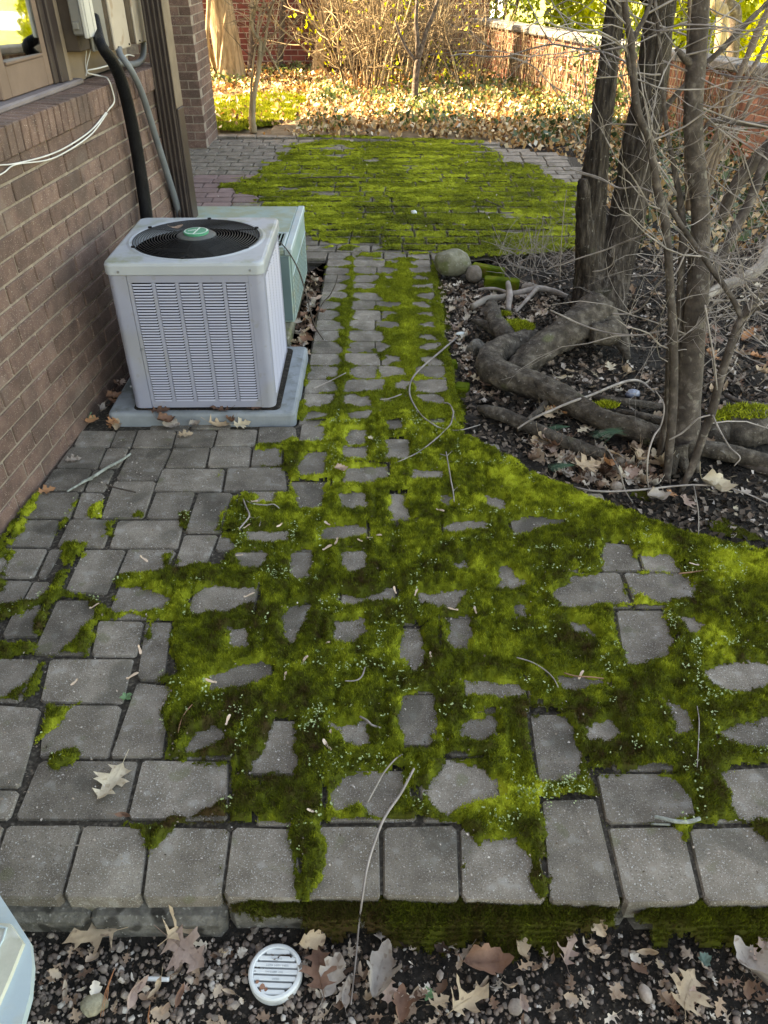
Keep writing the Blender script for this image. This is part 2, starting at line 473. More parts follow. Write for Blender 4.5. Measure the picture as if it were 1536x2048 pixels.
LATTICE = {}
def vnoise(x, y, s, seed=0):
    """smooth value noise, about -1..1"""
    if seed not in LATTICE:
        LATTICE[seed] = np.random.default_rng(seed).random((256, 256)) * 2 - 1
    r = LATTICE[seed]
    x = np.asarray(x) * s + 1000.3
    y = np.asarray(y) * s + 1000.7
    xi, yi = np.floor(x).astype(int), np.floor(y).astype(int)
    fx, fy = x - xi, y - yi
    fx = fx * fx * (3 - 2 * fx)
    fy = fy * fy * (3 - 2 * fy)
    g = lambda a, b: r[a & 255, b & 255]
    return (g(xi, yi) * (1 - fx) + g(xi + 1, yi) * fx) * (1 - fy) + (g(xi, yi + 1) * (1 - fx) + g(xi + 1, yi + 1) * fx) * fy

def sdf_poly(X, Y, poly):
    """signed distance, positive inside"""
    P = np.asarray(poly, float)
    d = np.full(X.shape, 1e9)
    ins = np.zeros(X.shape, bool)
    for i in range(len(P)):
        a, b = P[i], P[(i + 1) % len(P)]
        e = b - a
        L2 = e @ e + 1e-12
        t = np.clip(((X - a[0]) * e[0] + (Y - a[1]) * e[1]) / L2, 0, 1)
        d = np.minimum(d, (X - a[0] - t * e[0]) ** 2 + (Y - a[1] - t * e[1]) ** 2)
        c = ((a[1] > Y) != (b[1] > Y)) & (X < (b[0] - a[0]) * (Y - a[1]) / (b[1] - a[1] + 1e-12) + a[0])
        ins ^= c
    d = np.sqrt(d)
    return np.where(ins, d, -d)

def sdf_in(SD, X, Y, poly, mode, m=.05):
    """combine one polygon into SD near its box only; X, Y are grid axes"""
    P = np.asarray(poly, float)
    x, y = X[0], Y[:, 0]
    i0, i1 = np.searchsorted(x, [P[:, 0].min() - m, P[:, 0].max() + m])
    j0, j1 = np.searchsorted(y, [P[:, 1].min() - m, P[:, 1].max() + m])
    if i1 <= i0 or j1 <= j0:
        return
    s = sdf_poly(X[j0:j1, i0:i1], Y[j0:j1, i0:i1], P)
    if mode == 'sub':
        SD[j0:j1, i0:i1] = np.minimum(SD[j0:j1, i0:i1], -s)
    else:
        SD[j0:j1, i0:i1] = np.maximum(SD[j0:j1, i0:i1], s)

def smoothstep(a, b, x):
    t = np.clip((x - a) / (b - a), 0, 1)
    return t * t * (3 - 2 * t)

# ------------------------------------------------------------------ where the paving lies (metres, seen from above)
WALL_A = math.radians(4.8)
CA, SA = math.cos(WALL_A), math.sin(WALL_A)
def W(t, s, z=0.):
    """house frame: t out of the wall face, s along it"""
    return ((t - 1.455) * CA + s * SA, -(t - 1.455) * SA + s * CA, z)

FRONT_CURVE = [(1.4775,1.8531),(1.2555,1.9479),(1.0575,2.0216),(0.8936,2.1274),(0.7557,2.2466),(0.6138,2.3581),(0.5193,2.4736),(0.4278,2.5932),(0.338,2.693),(0.2947,2.8488),(0.2933,3.1713),(0.2819,3.863),(0.2645,4.7784)]
TERRACE = [(-0.9261,0.814),(-0.3417,0.8119),(0.1683,0.8067),(0.4894,0.8026),(0.9654,0.8005)] + FRONT_CURVE + [(-.36, 4.80), (-.36, 2.77), W(.01, 2.9)[:2], W(.01, .9)[:2]]
PATIO = [(-2.3, 4.9), (-.95, 4.82), (-.36, 4.81)] + [(0.2645,4.7784),(1.2352,5.0109),(1.5441,5.2189)] + [(1.74, 6.6), (1.80, 7.75), (1.14, 8.22), (.447, 8.29), (-.347, 8.5), (-1.69, 8.6), (-2.3, 8.62)]

# ------------------------------------------------------------------ ground: one sheet from the beds to the horizon
gx = np.concatenate([np.linspace(-120, -5, 10), np.linspace(-4, -1.8, 10), np.arange(-1.7, 3.6, .024), np.linspace(3.7, 9, 18), np.linspace(12, 150, 10)])
gy = np.concatenate([np.linspace(-60, -1, 10), np.linspace(-.5, .35, 8), np.arange(.4, 8.9, .024), np.arange(9, 15, .09), np.linspace(15.5, 40, 20), np.linspace(50, 400, 8)])
GX, GY = np.meshgrid(gx, gy)
sd_t, sd_p = sdf_poly(GX, GY, TERRACE), sdf_poly(GX, GY, PATIO)
def bed_height(x, y):
    n = .016 * vnoise(x, y, 2.2, 1) + .010 * vnoise(x, y, 7, 2) + .006 * vnoise(x, y, 21, 3) + .004 * vnoise(x, y, 60, 4)
    right = -.035 + n
    front = -.105 + .35 * n
    f = smoothstep(.775, .835, y + .01 * vnoise(x, y, 9, 5))
    z = front * (1 - f) + right * f
    far = smoothstep(8.2, 9.0, y)
    return z * (1 - far) + (.0 + n * .8) * far
GZ0 = bed_height(GX, GY)
inside = np.maximum(sd_t, sd_p)
GZ0 = np.where(inside > -.004, np.minimum(GZ0, -.085), GZ0)
near_edge = (inside <= -.004) & (inside > -.05) & (GY > .95)
GZ0 = np.where(near_edge, np.minimum(GZ0, -.03), GZ0)
GZ0 = np.where(GX < -1.2, np.minimum(GZ0, -.03), GZ0)
ny, nx = GX.shape
jj, ii = np.meshgrid(np.arange(ny - 1), np.arange(nx - 1), indexing='ij')
GF = np.stack([jj * nx + ii, jj * nx + ii + 1, (jj + 1) * nx + ii + 1, (jj + 1) * nx + ii], -1).reshape(-1, 4)
gme = mk('ground', np.stack([GX, GY, GZ0], -1).reshape(-1, 3), GF, smooth=True)
for k in ('soil', 'far_soil', 'lawn'):
    gme.materials.append(MT[k])
fy = GY[:-1, :-1].ravel()
fx = GX[:-1, :-1].ravel()
mi = np.where(fy > 8.4, 1, 0)
mi = np.where((fx > 3.0 + (fy < 8) * 1.5 - (fy - 8.) * .36 + .6) & (fy > 6.0), 2, mi)
mi = np.where((fy > 14) | (fx > 4.6), 2, mi)
gme.polygons.foreach_set('material_index', mi.astype(np.int32))
structure(put('ground', gme, None))

def ground_z(x, y):
    return float(bed_height(np.array([x]), np.array([y]))[0])

# ------------------------------------------------------------------ pavers
def paver_mesh(q, th=.06, joint=.0022, cut=.007):
    """four corners (any order round the stone) -> a block with eased edges and clipped corners"""
    P = [Vector((p[0], p[1])) for p in q]
    c = sum(P, Vector((0, 0))) / 4
    out = []
    area = sum(P[i].x * P[(i + 1) % 4].y - P[(i + 1) % 4].x * P[i].y for i in range(4))
    if area < 0:
        P = P[::-1]
    for i in range(4):
        a, b, d = P[i - 1], P[i], P[(i + 1) % 4]
        e1, e2 = (a - b), (d - b)
        l1, l2 = e1.length, e2.length
        e1 /= l1 + 1e-9
        e2 /= l2 + 1e-9
        k = b + (e1 + e2) * joint
        cc = min(cut * random.uniform(.6, 1.5), l1 * .3, l2 * .3)
        out.append(k + e1 * cc)
        out.append(k + e2 * cc)
    n = len(out)
    tilt = (random.uniform(-.012, .012), random.uniform(-.012, .012))
    dz = random.uniform(-.003, .001)
    jit = [Vector((random.uniform(-.0015, .0015), random.uniform(-.0015, .0015))) for _ in out]
    ins = random.uniform(.0028, .0048)
    V = []
    for z, k in ((-th, 0), (-.006, 0), (0, ins)):
        for p, j in zip(out, jit):
            v = p + j - c
            v = v * (1 - k / max(v.length, .02))
            V.append((v.x, v.y, z + dz + (tilt[0] * v.x + tilt[1] * v.y if z > -.05 else 0)))
    F = [list(range(2 * n, 3 * n)), list(range(n))[::-1]]
    for r in range(2):
        for i in range(n):
            k = (i + 1) % n
            F.append([r * n + i, r * n + k, (r + 1) * n + k, (r + 1) * n + i])
    return mk('paver', V, F), (c.x, c.y, 0)

QUADS = []
for quad_set in (
    # left and middle courses below the condenser
    [[(-1.2402,2.7265),(-1.0914,2.7265),(-1.0841,2.5972),(-1.2336,2.6019)],[(-1.0914,2.7265),(-1.0063,2.7265),(-0.9998,2.5894),(-1.0827,2.5925)],[(-1.0063,2.7265),(-0.8447,2.7265),(-0.8356,2.5894),(-0.9965,2.5863)],[(-0.8447,2.7265),(-0.6806,2.7265),(-0.6753,2.5972),(-0.8349,2.5972)],[(-0.6803,2.7349),(-0.5167,2.7349),(-0.5103,2.6051),(-0.6737,2.6019)],[(-0.5163,2.7517),(-0.3605,2.7517),(-0.3422,2.624),(-0.5074,2.6208)],[(-1.2388,2.5925),(-1.0934,2.5925),(-1.0864,2.4429),(-1.2463,2.44)],[(-1.09,2.5894),(-1.0014,2.5863),(-1.0039,2.4472),(-1.0848,2.4429)],[(-0.9985,2.5848),(-0.8329,2.5848),(-0.8379,2.3628),(-0.9976,2.3655)],[(-0.8322,2.5925),(-0.6844,2.5925),(-0.6765,2.4486),(-0.8327,2.4443)],[(-0.6836,2.5972),(-0.5197,2.6019),(-0.5114,2.4544),(-0.6743,2.4501)],[(-0.5173,2.6082),(-0.399,2.6129),(-0.3866,2.4573),(-0.509,2.4544)],[(-1.2484,2.4371),(-1.1012,2.4371),(-1.0924,2.2914),(-1.251,2.2953)],[(-1.0992,2.4357),(-1.0165,2.4357),(-1.0138,2.2914),(-1.0909,2.2914)],[(-0.8423,2.4414),(-0.6018,2.4414),(-0.5875,2.2914),(-0.838,2.2927)],[(-0.5972,2.4472),(-0.3742,2.4515),(-0.3505,2.2953),(-0.5844,2.2914)],[(-1.2703,2.2861),(-1.1024,2.2848),(-1.0842,2.1279),(-1.2637,2.1303)],[(-1.0963,2.2848),(-1.0111,2.2848),(-0.9942,2.1255),(-1.0792,2.1279)],[(-0.9999,2.36),(-0.8408,2.3586),(-0.8307,2.1279),(-0.9819,2.1279)],[(-0.8288,2.2861),(-0.686,2.2887),(-0.6811,2.1255),(-0.827,2.1279)],[(-0.6739,2.2848),(-0.5456,2.2848),(-0.5498,2.0438),(-0.6731,2.0461)],[(-1.2574,2.1231),(-1.1172,2.1231),(-1.1002,1.9714),(-1.2525,1.9747)],[(-1.0848,2.1231),(-0.9312,2.1219),(-0.9209,1.9682),(-1.081,1.9714)],[(-0.9226,2.1219),(-0.6875,2.1219),(-0.6779,1.9638),(-0.9099,1.966)],[(-0.6745,2.0358),(-0.5555,2.0358),(-0.5699,1.8693),(-0.6728,1.8693)],[(-1.2525,1.966),(-1.1038,1.966),(-1.098,1.8153),(-1.2496,1.8192)],[(-1.099,1.9638),(-1.0531,1.9638),(-1.0614,1.8133),(-1.0901,1.8153)],[(-0.987,1.9606),(-0.8451,1.9617),(-0.8498,1.7424),(-0.9853,1.7518)],[(-0.8423,1.9617),(-0.6795,1.9617),(-0.6875,1.8461),(-0.8429,1.8361)],[(-1.2456,1.8094),(-1.0991,1.8094),(-1.0983,1.6801),(-1.2478,1.6801)],[(-1.0947,1.8065),(-1.0427,1.8065),(-1.0329,1.6801),(-1.0921,1.6801)]],
    [[(-1.1056,1.6828),(-0.9996,1.6828),(-0.992,1.5583),(-1.0993,1.5583)],[(-0.9886,1.7146),(-0.8688,1.7146),(-0.8224,1.4917),(-0.9853,1.4917)],[(-0.8404,1.6299),(-0.7027,1.6299),(-0.69,1.4863),(-0.8224,1.4878)],[(-0.6986,1.6256),(-0.6191,1.6256),(-0.5913,1.3974),(-0.6705,1.3996)],[(-1.1153,1.4824),(-0.9579,1.48),(-0.9524,1.3252),(-1.0999,1.3279)],[(-0.9312,1.4785),(-0.6931,1.4824),(-0.6817,1.3211),(-0.9076,1.3252)],[(-0.6667,1.3959),(-0.5633,1.3851),(-0.5399,1.1552),(-0.6713,1.1523)],[(-0.8888,1.3183),(-0.6831,1.3183),(-0.6723,1.154),(-0.8443,1.157)],[(-1.0372,1.3218),(-0.8906,1.3081),(-0.8566,1.0716),(-0.9881,1.0728)],[(-0.9864,1.0689),(-0.8556,1.0689),(-0.8483,0.9886),(-0.9891,0.9886)],[(-0.843,1.1493),(-0.5969,1.1493),(-0.5896,0.9912),(-0.8435,0.9886)],[(-0.5903,1.1493),(-0.3767,1.1463),(-0.3535,0.9886),(-0.5855,0.9902)],[(-0.8531,0.9794),(-0.6823,0.9794),(-0.6725,0.8093),(-0.8397,0.8132)],[(-0.68,0.9794),(-0.5263,0.9743),(-0.5056,0.8093),(-0.6707,0.8093)],[(-0.5243,0.9758),(-0.3447,0.9718),(-0.3387,0.8093),(-0.5038,0.8093)],[(-0.3417,0.9733),(-0.196,0.9707),(-0.1697,0.8102),(-0.3374,0.8093)],[(-0.999,0.9794),(-0.8569,0.9794),(-0.8432,0.8132),(-0.9885,0.8154)]],
    [[(-0.1914,0.9734),(-0.009,0.9758),(-0.0042,0.8119),(-0.1686,0.8098)],[(-0.0034,0.9758),(0.166,0.9795),(0.1571,0.8088),(-0.0021,0.8119)],[(0.1691,0.9758),(0.3465,0.9783),(0.3384,0.8046),(0.159,0.8067)],[(0.3643,1.0388),(0.4954,1.044),(0.4946,0.7984),(0.3422,0.8026)],[(0.5034,0.9734),(0.6764,0.9758),(0.6588,0.8005),(0.4967,0.7984)],[(0.682,0.9722),(0.876,0.9758),(0.8549,0.8036),(0.6647,0.7995)],[(0.5058,1.1124),(0.7276,1.1124),(0.7123,0.982),(0.5011,0.9783)],[(0.7382,1.1193),(0.958,1.1333),(0.9536,0.9857),(0.7194,0.9795)],[(0.3747,1.2913),(0.4961,1.2913),(0.4942,1.0918),(0.3646,1.0837)],[(0.0781,1.1546),(0.2954,1.1546),(0.3475,0.9844),(0.0871,0.982)],[(-0.1419,1.1193),(0.0565,1.1193),(0.0792,0.9844),(-0.1334,0.982)],[(0.4927,1.8411),(0.7465,1.8459),(0.7485,1.6841),(0.4836,1.6755)],[(0.7528,1.8459),(0.99,1.8363),(0.9642,1.6798),(0.7515,1.6841)],[(0.7253,2.0029),(0.8269,1.9843),(0.8205,1.8507),(0.6838,1.8483)],[(0.8307,1.9738),(0.9743,1.9582),(0.9498,1.8387),(0.824,1.8459)],[(0.6886,1.6776),(0.8365,1.6776),(0.8316,1.4322),(0.66,1.4394)],[(0.8409,1.6776),(1.0015,1.6712),(1.0083,1.529),(0.8398,1.529)],[(0.8777,1.5194),(1.0799,1.5098),(1.0457,1.3454),(0.836,1.3421)],[(0.8416,1.3354),(1.0218,1.3354),(1.0077,1.1647),(0.8238,1.1647)],[(0.6985,1.3795),(0.8403,1.3795),(0.8281,1.1911),(0.7091,1.1911)],[(0.8814,0.9697),(1.0732,0.9758),(1.0447,0.8036),(0.8611,0.8036)],[(0.5507,1.1764),(0.754,1.1764),(0.7502,1.1193),(0.5488,1.1165)]],
):
    QUADS += quad_set

BARE = [[(-0.1613,2.8832),(-0.0702,2.8919),(-0.0646,2.8066),(-0.1412,2.7941)],[(0.0021,2.8361),(0.0671,2.8361),(0.0757,2.7369),(0.0245,2.7328)],[(-0.1428,2.7248),(-0.0755,2.7248),(-0.0734,2.6158),(-0.1388,2.6158)],[(0.006,2.6463),(0.0942,2.654),(0.0867,2.509),(0.0135,2.5055)],[(-0.1539,2.5969),(-0.0651,2.5969),(-0.0675,2.509),(-0.16,2.509)],[(-0.5135,2.5709),(-0.4175,2.5709),(-0.3967,2.4701),(-0.495,2.4631)],[(-0.2878,2.5415),(-0.234,2.5525),(-0.226,2.3947),(-0.3045,2.3947),(-0.3183,2.4458)],[(-0.5073,2.4423),(-0.3899,2.4423),(-0.3731,2.303),(-0.4869,2.2967)],[(-0.1286,2.4389),(0.0133,2.4492),(0.0186,2.378),(-0.0516,2.345),(-0.1561,2.3352)],[(0.1169,2.4286),(0.2102,2.4115),(0.2169,2.368),(0.1052,2.3515)],[(-0.338,2.3548),(-0.218,2.3548),(-0.2115,2.2497),(-0.2248,2.18),(-0.2958,2.1889),(-0.3255,2.2809)],[(-0.4856,2.2872),(-0.3986,2.2872),(-0.3872,2.219),(-0.4748,2.2099)],[(-0.1584,2.2652),(-0.0685,2.2714),(-0.0634,2.1889),(-0.1371,2.183)],[(0.0307,2.2714),(0.0794,2.2714),(0.0704,2.1889),(0.09,2.1303),(0.0293,2.1159),(0.021,2.1741)],[(0.2016,2.2652),(0.2455,2.2497),(0.2423,2.2039),(0.2069,2.2039)],[(0.3666,2.259),(0.4139,2.2343),(0.4162,2.18),(0.3644,2.1889)],[(0.4303,2.0876),(0.4879,2.1303),(0.6235,2.1159),(0.5305,2.0737),(0.449,2.0379)],[(0.216,2.0737),(0.2778,2.1017),(0.343,2.1017),(0.3426,2.0653),(0.2394,2.0461)],[(-0.2083,2.0598),(-0.133,2.082),(-0.068,2.0737),(-0.0637,2.027),(-0.1968,2.0109)],[(-0.4603,2.0461),(-0.3262,2.0543),(-0.3158,2.0002),(-0.4454,2.0002)],[(-0.4677,1.9275),(-0.4054,1.9479),(-0.3817,1.9275),(-0.4027,1.8653),(-0.4504,1.8653)],[(-0.3066,1.9402),(-0.2417,1.9453),(-0.2359,1.8291),(-0.2626,1.8102),(-0.291,1.8291)],[(-0.137,1.9402),(-0.067,1.9453),(-0.0607,1.8775),(-0.1075,1.8459),(-0.134,1.8726)],[(0.2246,1.8898),(0.2606,1.8973),(0.2608,1.8628),(0.2258,1.8628)],[(0.3707,1.8775),(0.3995,1.8531),(0.4306,1.7938),(0.4035,1.7662),(0.3525,1.7776)],[(-0.1342,1.7368),(-0.0727,1.719),(0.0031,1.7593),(0.0369,1.7639),(0.0365,1.7257),(-0.0423,1.708),(-0.1173,1.6971)],[(0.1128,1.7368),(0.2485,1.7548),(0.2204,1.6884),(0.1675,1.6819),(0.1085,1.7036)],[(-0.2744,1.6884),(-0.2297,1.6927),(-0.2385,1.6187),(-0.2601,1.5387),(-0.2816,1.5682),(-0.2918,1.6395)],[(-0.1404,1.6187),(-0.0705,1.6291),(-0.0548,1.5781),(-0.0964,1.5329),(-0.1326,1.5484)],[(0.0683,1.5983),(0.1046,1.5983),(0.1149,1.5004),(0.0848,1.4358),(0.0376,1.4816),(0.0453,1.529)],[(0.1938,1.6291),(0.2461,1.6395),(0.2514,1.5682),(0.222,1.5251),(0.1904,1.5387)],[(0.5145,1.7323),(0.5984,1.8173),(0.7465,1.8459),(0.734,1.7036),(0.6502,1.6993),(0.5428,1.6884)],[(0.7624,1.8339),(0.9326,1.8339),(0.9556,1.7593),(0.9392,1.7323),(0.8471,1.7036),(0.7611,1.7323)],[(0.734,1.9976),(0.8074,1.9923),(0.8142,1.8507),(0.6922,1.8507)],[(0.8334,1.9224),(0.9333,1.9148),(0.9316,1.8411),(0.8262,1.8483)],[(0.6931,1.6776),(0.832,1.6776),(0.8158,1.5484),(0.7917,1.4909),(0.7213,1.4631),(0.6706,1.4539),(0.6709,1.5682)],[(0.5442,1.6187),(0.5983,1.5983),(0.599,1.5682),(0.5508,1.5781)],[(0.8715,1.6458),(0.9371,1.6126),(0.906,1.5841),(0.8843,1.5841)],[(0.3859,1.6927),(0.4316,1.6971),(0.423,1.6395),(0.392,1.6291)],[(0.8885,1.4268),(0.9997,1.4686),(1.0905,1.4539),(1.0647,1.3916),(0.9742,1.3657),(0.8724,1.3795)],[(0.7314,1.3454),(0.7593,1.3156),(0.7895,1.2674),(0.7805,1.2394),(0.7369,1.221),(0.7447,1.2674)],[(0.8561,1.221),(0.9052,1.2517),(1.02,1.2833),(0.9758,1.1764),(0.8951,1.1911),(0.8597,1.2135)],[(0.5158,1.244),(0.5829,1.2595),(0.5843,1.2286),(0.5576,1.2059),(0.513,1.2015)],[(0.2118,1.4003),(0.2917,1.3916),(0.3657,1.3916),(0.3807,1.3572),(0.2142,1.3488)],[(0.4645,1.4179),(0.582,1.3968),(0.5788,1.3829),(0.4834,1.3743)],[(0.3774,1.2753),(0.441,1.2865),(0.47,1.2363),(0.4802,1.1333),(0.456,1.1028),(0.3777,1.0986),(0.3742,1.2059)],[(0.1919,1.2674),(0.278,1.2705),(0.279,1.224),(0.24,1.2104),(0.1973,1.224)],[(0.0527,1.3404),(0.1284,1.3522),(0.1322,1.2517),(0.1079,1.1911),(0.052,1.1881),(0.0407,1.2517)],[(-0.4753,1.4179),(-0.3952,1.4448),(-0.3139,1.4539),(-0.3039,1.4268),(-0.3725,1.3829),(-0.4571,1.3692)],[(-0.4842,1.1764),(-0.4682,1.221),(-0.4339,1.2394),(-0.3942,1.2286),(-0.3967,1.2059),(-0.4657,1.1764)],[(-0.2764,1.2674),(-0.2334,1.2595),(-0.2155,1.1618),(-0.2253,1.1124),(-0.3147,1.1082),(-0.2932,1.1764)],[(-0.1308,1.2486),(-0.0484,1.2564),(-0.041,1.1985),(-0.0967,1.1911)],[(-0.126,1.0518),(-0.0929,1.0986),(0.0384,1.1124),(0.0376,1.065),(-0.0034,1.0006),(-0.0321,1.0132),(-0.0555,1.0323),(-0.1189,1.0285)],[(0.0963,1.065),(0.1546,1.1475),(0.208,1.1333),(0.2689,1.0851),(0.2591,1.0518),(0.1869,1.0259),(0.1501,0.9943),(0.117,1.0132)],[(0.5072,1.0918),(0.6231,1.1028),(0.6815,1.0986),(0.7101,1.0388),(0.6979,1.0006),(0.6251,0.9857),(0.4997,0.982)],[(0.8055,1.1124),(0.9609,1.1404),(0.966,0.9881),(0.8139,0.9906),(0.8123,1.065)],[(0.3725,1.0323),(0.4902,1.0414),(0.5039,0.9758),(0.4936,0.7943),(0.3439,0.8005),(0.3748,0.928)],[(-0.587,1.7146),(-0.5225,1.7776),(-0.4124,1.7639),(-0.3842,1.7257),(-0.4441,1.6712),(-0.56,1.6542)],[(-0.8355,1.7639),(-0.7201,1.7639),(-0.6476,1.7146),(-0.6592,1.6669),(-0.7708,1.6669),(-0.8079,1.7036)],[(-0.4463,1.5922),(-0.4034,1.5963),(-0.3965,1.529),(-0.4331,1.5098)],[(-0.7048,2.0461),(-0.5684,2.0379),(-0.5664,1.8898),(-0.668,1.8775)],[(-0.3497,2.7571),(-0.2466,2.7531),(-0.2449,2.631),(-0.3385,2.631)],[(0.9402,1.7593),(0.963,1.7822),(0.9596,1.748),(0.9407,1.7368)],[(0.1937,2.8488),(0.2468,2.8574),(0.2424,2.7859),(0.201,2.7859)],[(0.5,0.9734),(0.6456,0.9783),(0.6725,0.928),(0.6567,0.7943),(0.4936,0.7943)],[(0.6917,0.9637),(0.8229,0.9697),(0.8472,0.9048),(0.8695,0.7943),(0.665,0.7943)]]
MOSS_ZONE = [(-0.2639,2.7653),(-0.3386,2.6773),(-0.4138,2.6271),(-0.5107,2.6082),(-0.5069,2.4806),(-0.3622,2.4115),(-0.34,2.2809),(-0.5037,2.2872),(-0.5585,2.2343),(-0.5699,2.1447),(-0.5798,2.0543),(-0.492,1.9791),(-0.5242,1.8775),(-0.687,1.9275),(-0.6717,1.858),(-0.8554,1.8339),(-0.8264,1.748),(-0.8018,1.6819),(-0.6872,1.6291),(-0.6211,1.6291),(-0.6018,1.5098),(-0.5696,1.4268),(-0.6064,1.4091),(-0.5611,1.3572),(-0.577,1.2833),(-0.5458,1.1764),(-0.5713,1.1546),(-0.4768,1.1404),(-0.3775,1.1263),(-0.3571,1.0518),(-0.4551,1.0068),(-0.5306,0.9881),(-0.5863,0.9844),(-0.5075,0.9026),(-0.4617,0.9734),(-0.3493,0.954),(-0.3369,0.982),(-0.2338,0.9697),(-0.2116,0.9163),(-0.1902,0.8067),(-0.1517,0.8067),(-0.1193,0.8935),(-0.133,0.9758),(-0.0203,0.9734),(0.104,0.982),(0.1714,0.9758),(0.2117,0.928),(0.2917,0.9492),(0.3092,0.9163),(0.3213,0.8015),(0.342,0.8015),(0.36,0.8935),(0.369,1.0388),(0.478,1.0388),(0.5034,0.9734),(0.6449,0.9758),(0.6658,0.928),(0.6892,0.9734),(0.8262,0.9783),(0.8588,0.8935),(0.9887,0.9881),(1.1729,1.1764),(1.474,1.7822),(1.2576,1.9531),(1.0593,2.027),(0.8944,2.1303),(0.7557,2.2466),(0.6144,2.3614),(0.5193,2.4736),(0.4278,2.5932),(0.338,2.693),(0.2878,2.8403),(0.2835,3.027),(0.113,2.981),(-0.0171,2.9138),(-0.1668,2.9138)]
MOSS_ADD = [[(-1.0398,2.1361),(-1.0285,2.2251),(-0.9938,2.2404),(-0.9775,2.1245)],[(-1.0678,1.9976),(-0.9774,1.9896),(-0.9723,1.8898),(-0.998,1.8604),(-1.0275,1.8775)],[(-1.0383,1.8483),(-0.998,1.8701),(-0.9871,1.7708),(-0.9869,1.5642),(-1.0185,1.5642),(-1.0367,1.7368)],[(-1.1815,1.6884),(-1.0712,1.7146),(-0.9894,1.7639),(-0.8965,1.7368),(-0.7869,1.6605),(-0.8138,1.6353),(-0.9386,1.7257),(-1.0091,1.7102),(-1.0753,1.6458),(-1.1528,1.6187)],[(-0.8689,1.6862),(-0.7519,1.6627),(-0.787,1.6291),(-0.842,1.6167),(-0.823,1.5251),(-0.8198,1.4872),(-0.9342,1.4872),(-0.8814,1.5484),(-0.8746,1.6085)],[(-1.1398,1.5524),(-0.9898,1.5406),(-0.9605,1.4985),(-1.0634,1.4686),(-1.1049,1.4686)],[(-0.7019,1.6291),(-0.672,1.6395),(-0.6604,1.5543),(-0.6869,1.5348)],[(-0.9597,1.4576),(-0.9252,1.4576),(-0.9021,1.3539),(-0.9536,1.3255),(-1.0335,1.3288),(-0.9668,1.3777)],[(-0.8936,1.3189),(-0.7943,1.3271),(-0.8303,1.2409),(-0.8581,1.1881),(-0.8766,1.1881),(-0.8752,1.2674)],[(-0.8189,1.1575),(-0.7875,1.1807),(-0.7411,1.1705),(-0.7386,1.1319),(-0.7937,1.1096),(-0.8131,1.1305)],[(-0.9596,2.0989),(-0.9249,2.1217),(-0.9068,2.027),(-0.9436,2.027)],[(-0.7102,1.9224),(-0.667,1.9479),(-0.6509,1.8726),(-0.6913,1.8604)],[(-0.7155,2.1593),(-0.6725,2.1711),(-0.6688,2.0681),(-0.699,2.082)],[(-1.2591,2.2967),(-1.2375,2.3126),(-1.2248,2.1303),(-1.2311,1.9275),(-1.2551,1.8291),(-1.2912,1.8775),(-1.2774,2.0876)],[(-0.8823,2.1564),(-0.8349,2.1623),(-0.838,2.1332),(-0.8727,2.1332)],[(-0.461,2.1741),(-0.4465,2.2652),(-0.5209,2.2809),(-0.546,2.2343),(-0.5178,2.1447)],[(-1.1709,1.7368),(-1.2084,1.9531),(-1.2248,1.9531),(-1.2106,1.7593)],[(-1.1052,2.2039),(-1.092,2.2343),(-1.0925,2.0461),(-1.1055,2.0055)],[(-0.6276,2.3947),(-0.6147,2.4286),(-0.6015,2.3947),(-0.6133,2.3548)],[(-0.3537,0.8822),(-0.3403,0.8991),(-0.3325,0.8711),(-0.3408,0.8437)],[(0.1622,0.8878),(0.1786,0.9026),(0.1776,0.8655),(0.1626,0.8655)]]
# stones that only show as bare patches in the moss, then the ones the moss hides
def bbox(q):
    a = np.asarray(q)
    return [a[:, 0].min(), a[:, 0].max(), a[:, 1].min(), a[:, 1].max()]
BOXES = [bbox(q) for q in QUADS]
def trimmed(r):
    r = list(r)
    for b in BOXES:
        ox = min(r[1], b[1]) - max(r[0], b[0])
        oy = min(r[3], b[3]) - max(r[2], b[2])
        if ox > 0.004 and oy > 0.004:
            if ox < oy:
                if r[0] + r[1] < b[0] + b[1]:
                    r[1] = b[0]
                else:
                    r[0] = b[1]
            else:
                if r[2] + r[3] < b[2] + b[3]:
                    r[3] = b[2]
                else:
                    r[2] = b[3]
        if r[1] - r[0] < .05 or r[3] - r[2] < .05:
            return None
    return r
def add_rect(r):
    r = trimmed(r)
    if r:
        BOXES.append(r)
        QUADS.append([(r[0], r[3]), (r[1], r[3]), (r[1], r[2]), (r[0], r[2])])
for b in BARE:
    r = bbox(b)
    c = ((r[0] + r[1]) / 2, (r[2] + r[3]) / 2)
    if any(q[0] < c[0] < q[1] and q[2] < c[1] < q[3] for q in BOXES):
        continue
    gw = max(0, (.165 - (r[1] - r[0])) / 2)
    gh = max(0, (.165 - (r[3] - r[2])) / 2)
    add_rect([r[0] - gw, r[1] + gw, r[2] - gh, r[3] + gh])
terrace_sdf = lambda x, y: float(sdf_poly(np.array([[x]]), np.array([[y]]), TERRACE)[0, 0])
yy = .94
row = 0
while yy < 2.7:
    xx = -1.3 + (row % 2) * .08
    while xx < 1.5:
        if terrace_sdf(xx + .08, yy + .08) > .05:
            add_rect([xx, xx + .165, yy, yy + .165])
        xx += .168
    yy += .168
    row += 1
# the path along the equipment: square edge courses, mixed stones between
for k in range(15):
    y0 = 2.77 + k * .1372
    y1 = y0 + .1372
    for (x0, x1) in ((-.355, -.195), (.125, .288)):
        QUADS.append([(x0, y1), (x1, y1), (x1, y0), (x0, y0)])
    sp = [-.195, -.195 + random.choice((.15, .165, .18)), .125] if k % 4 != 2 else [-.195, .01, .125]
    for x0, x1 in zip(sp[:-1], sp[1:]):
        QUADS.append([(x0, y1), (x1, y1), (x1, y0), (x0, y0)])

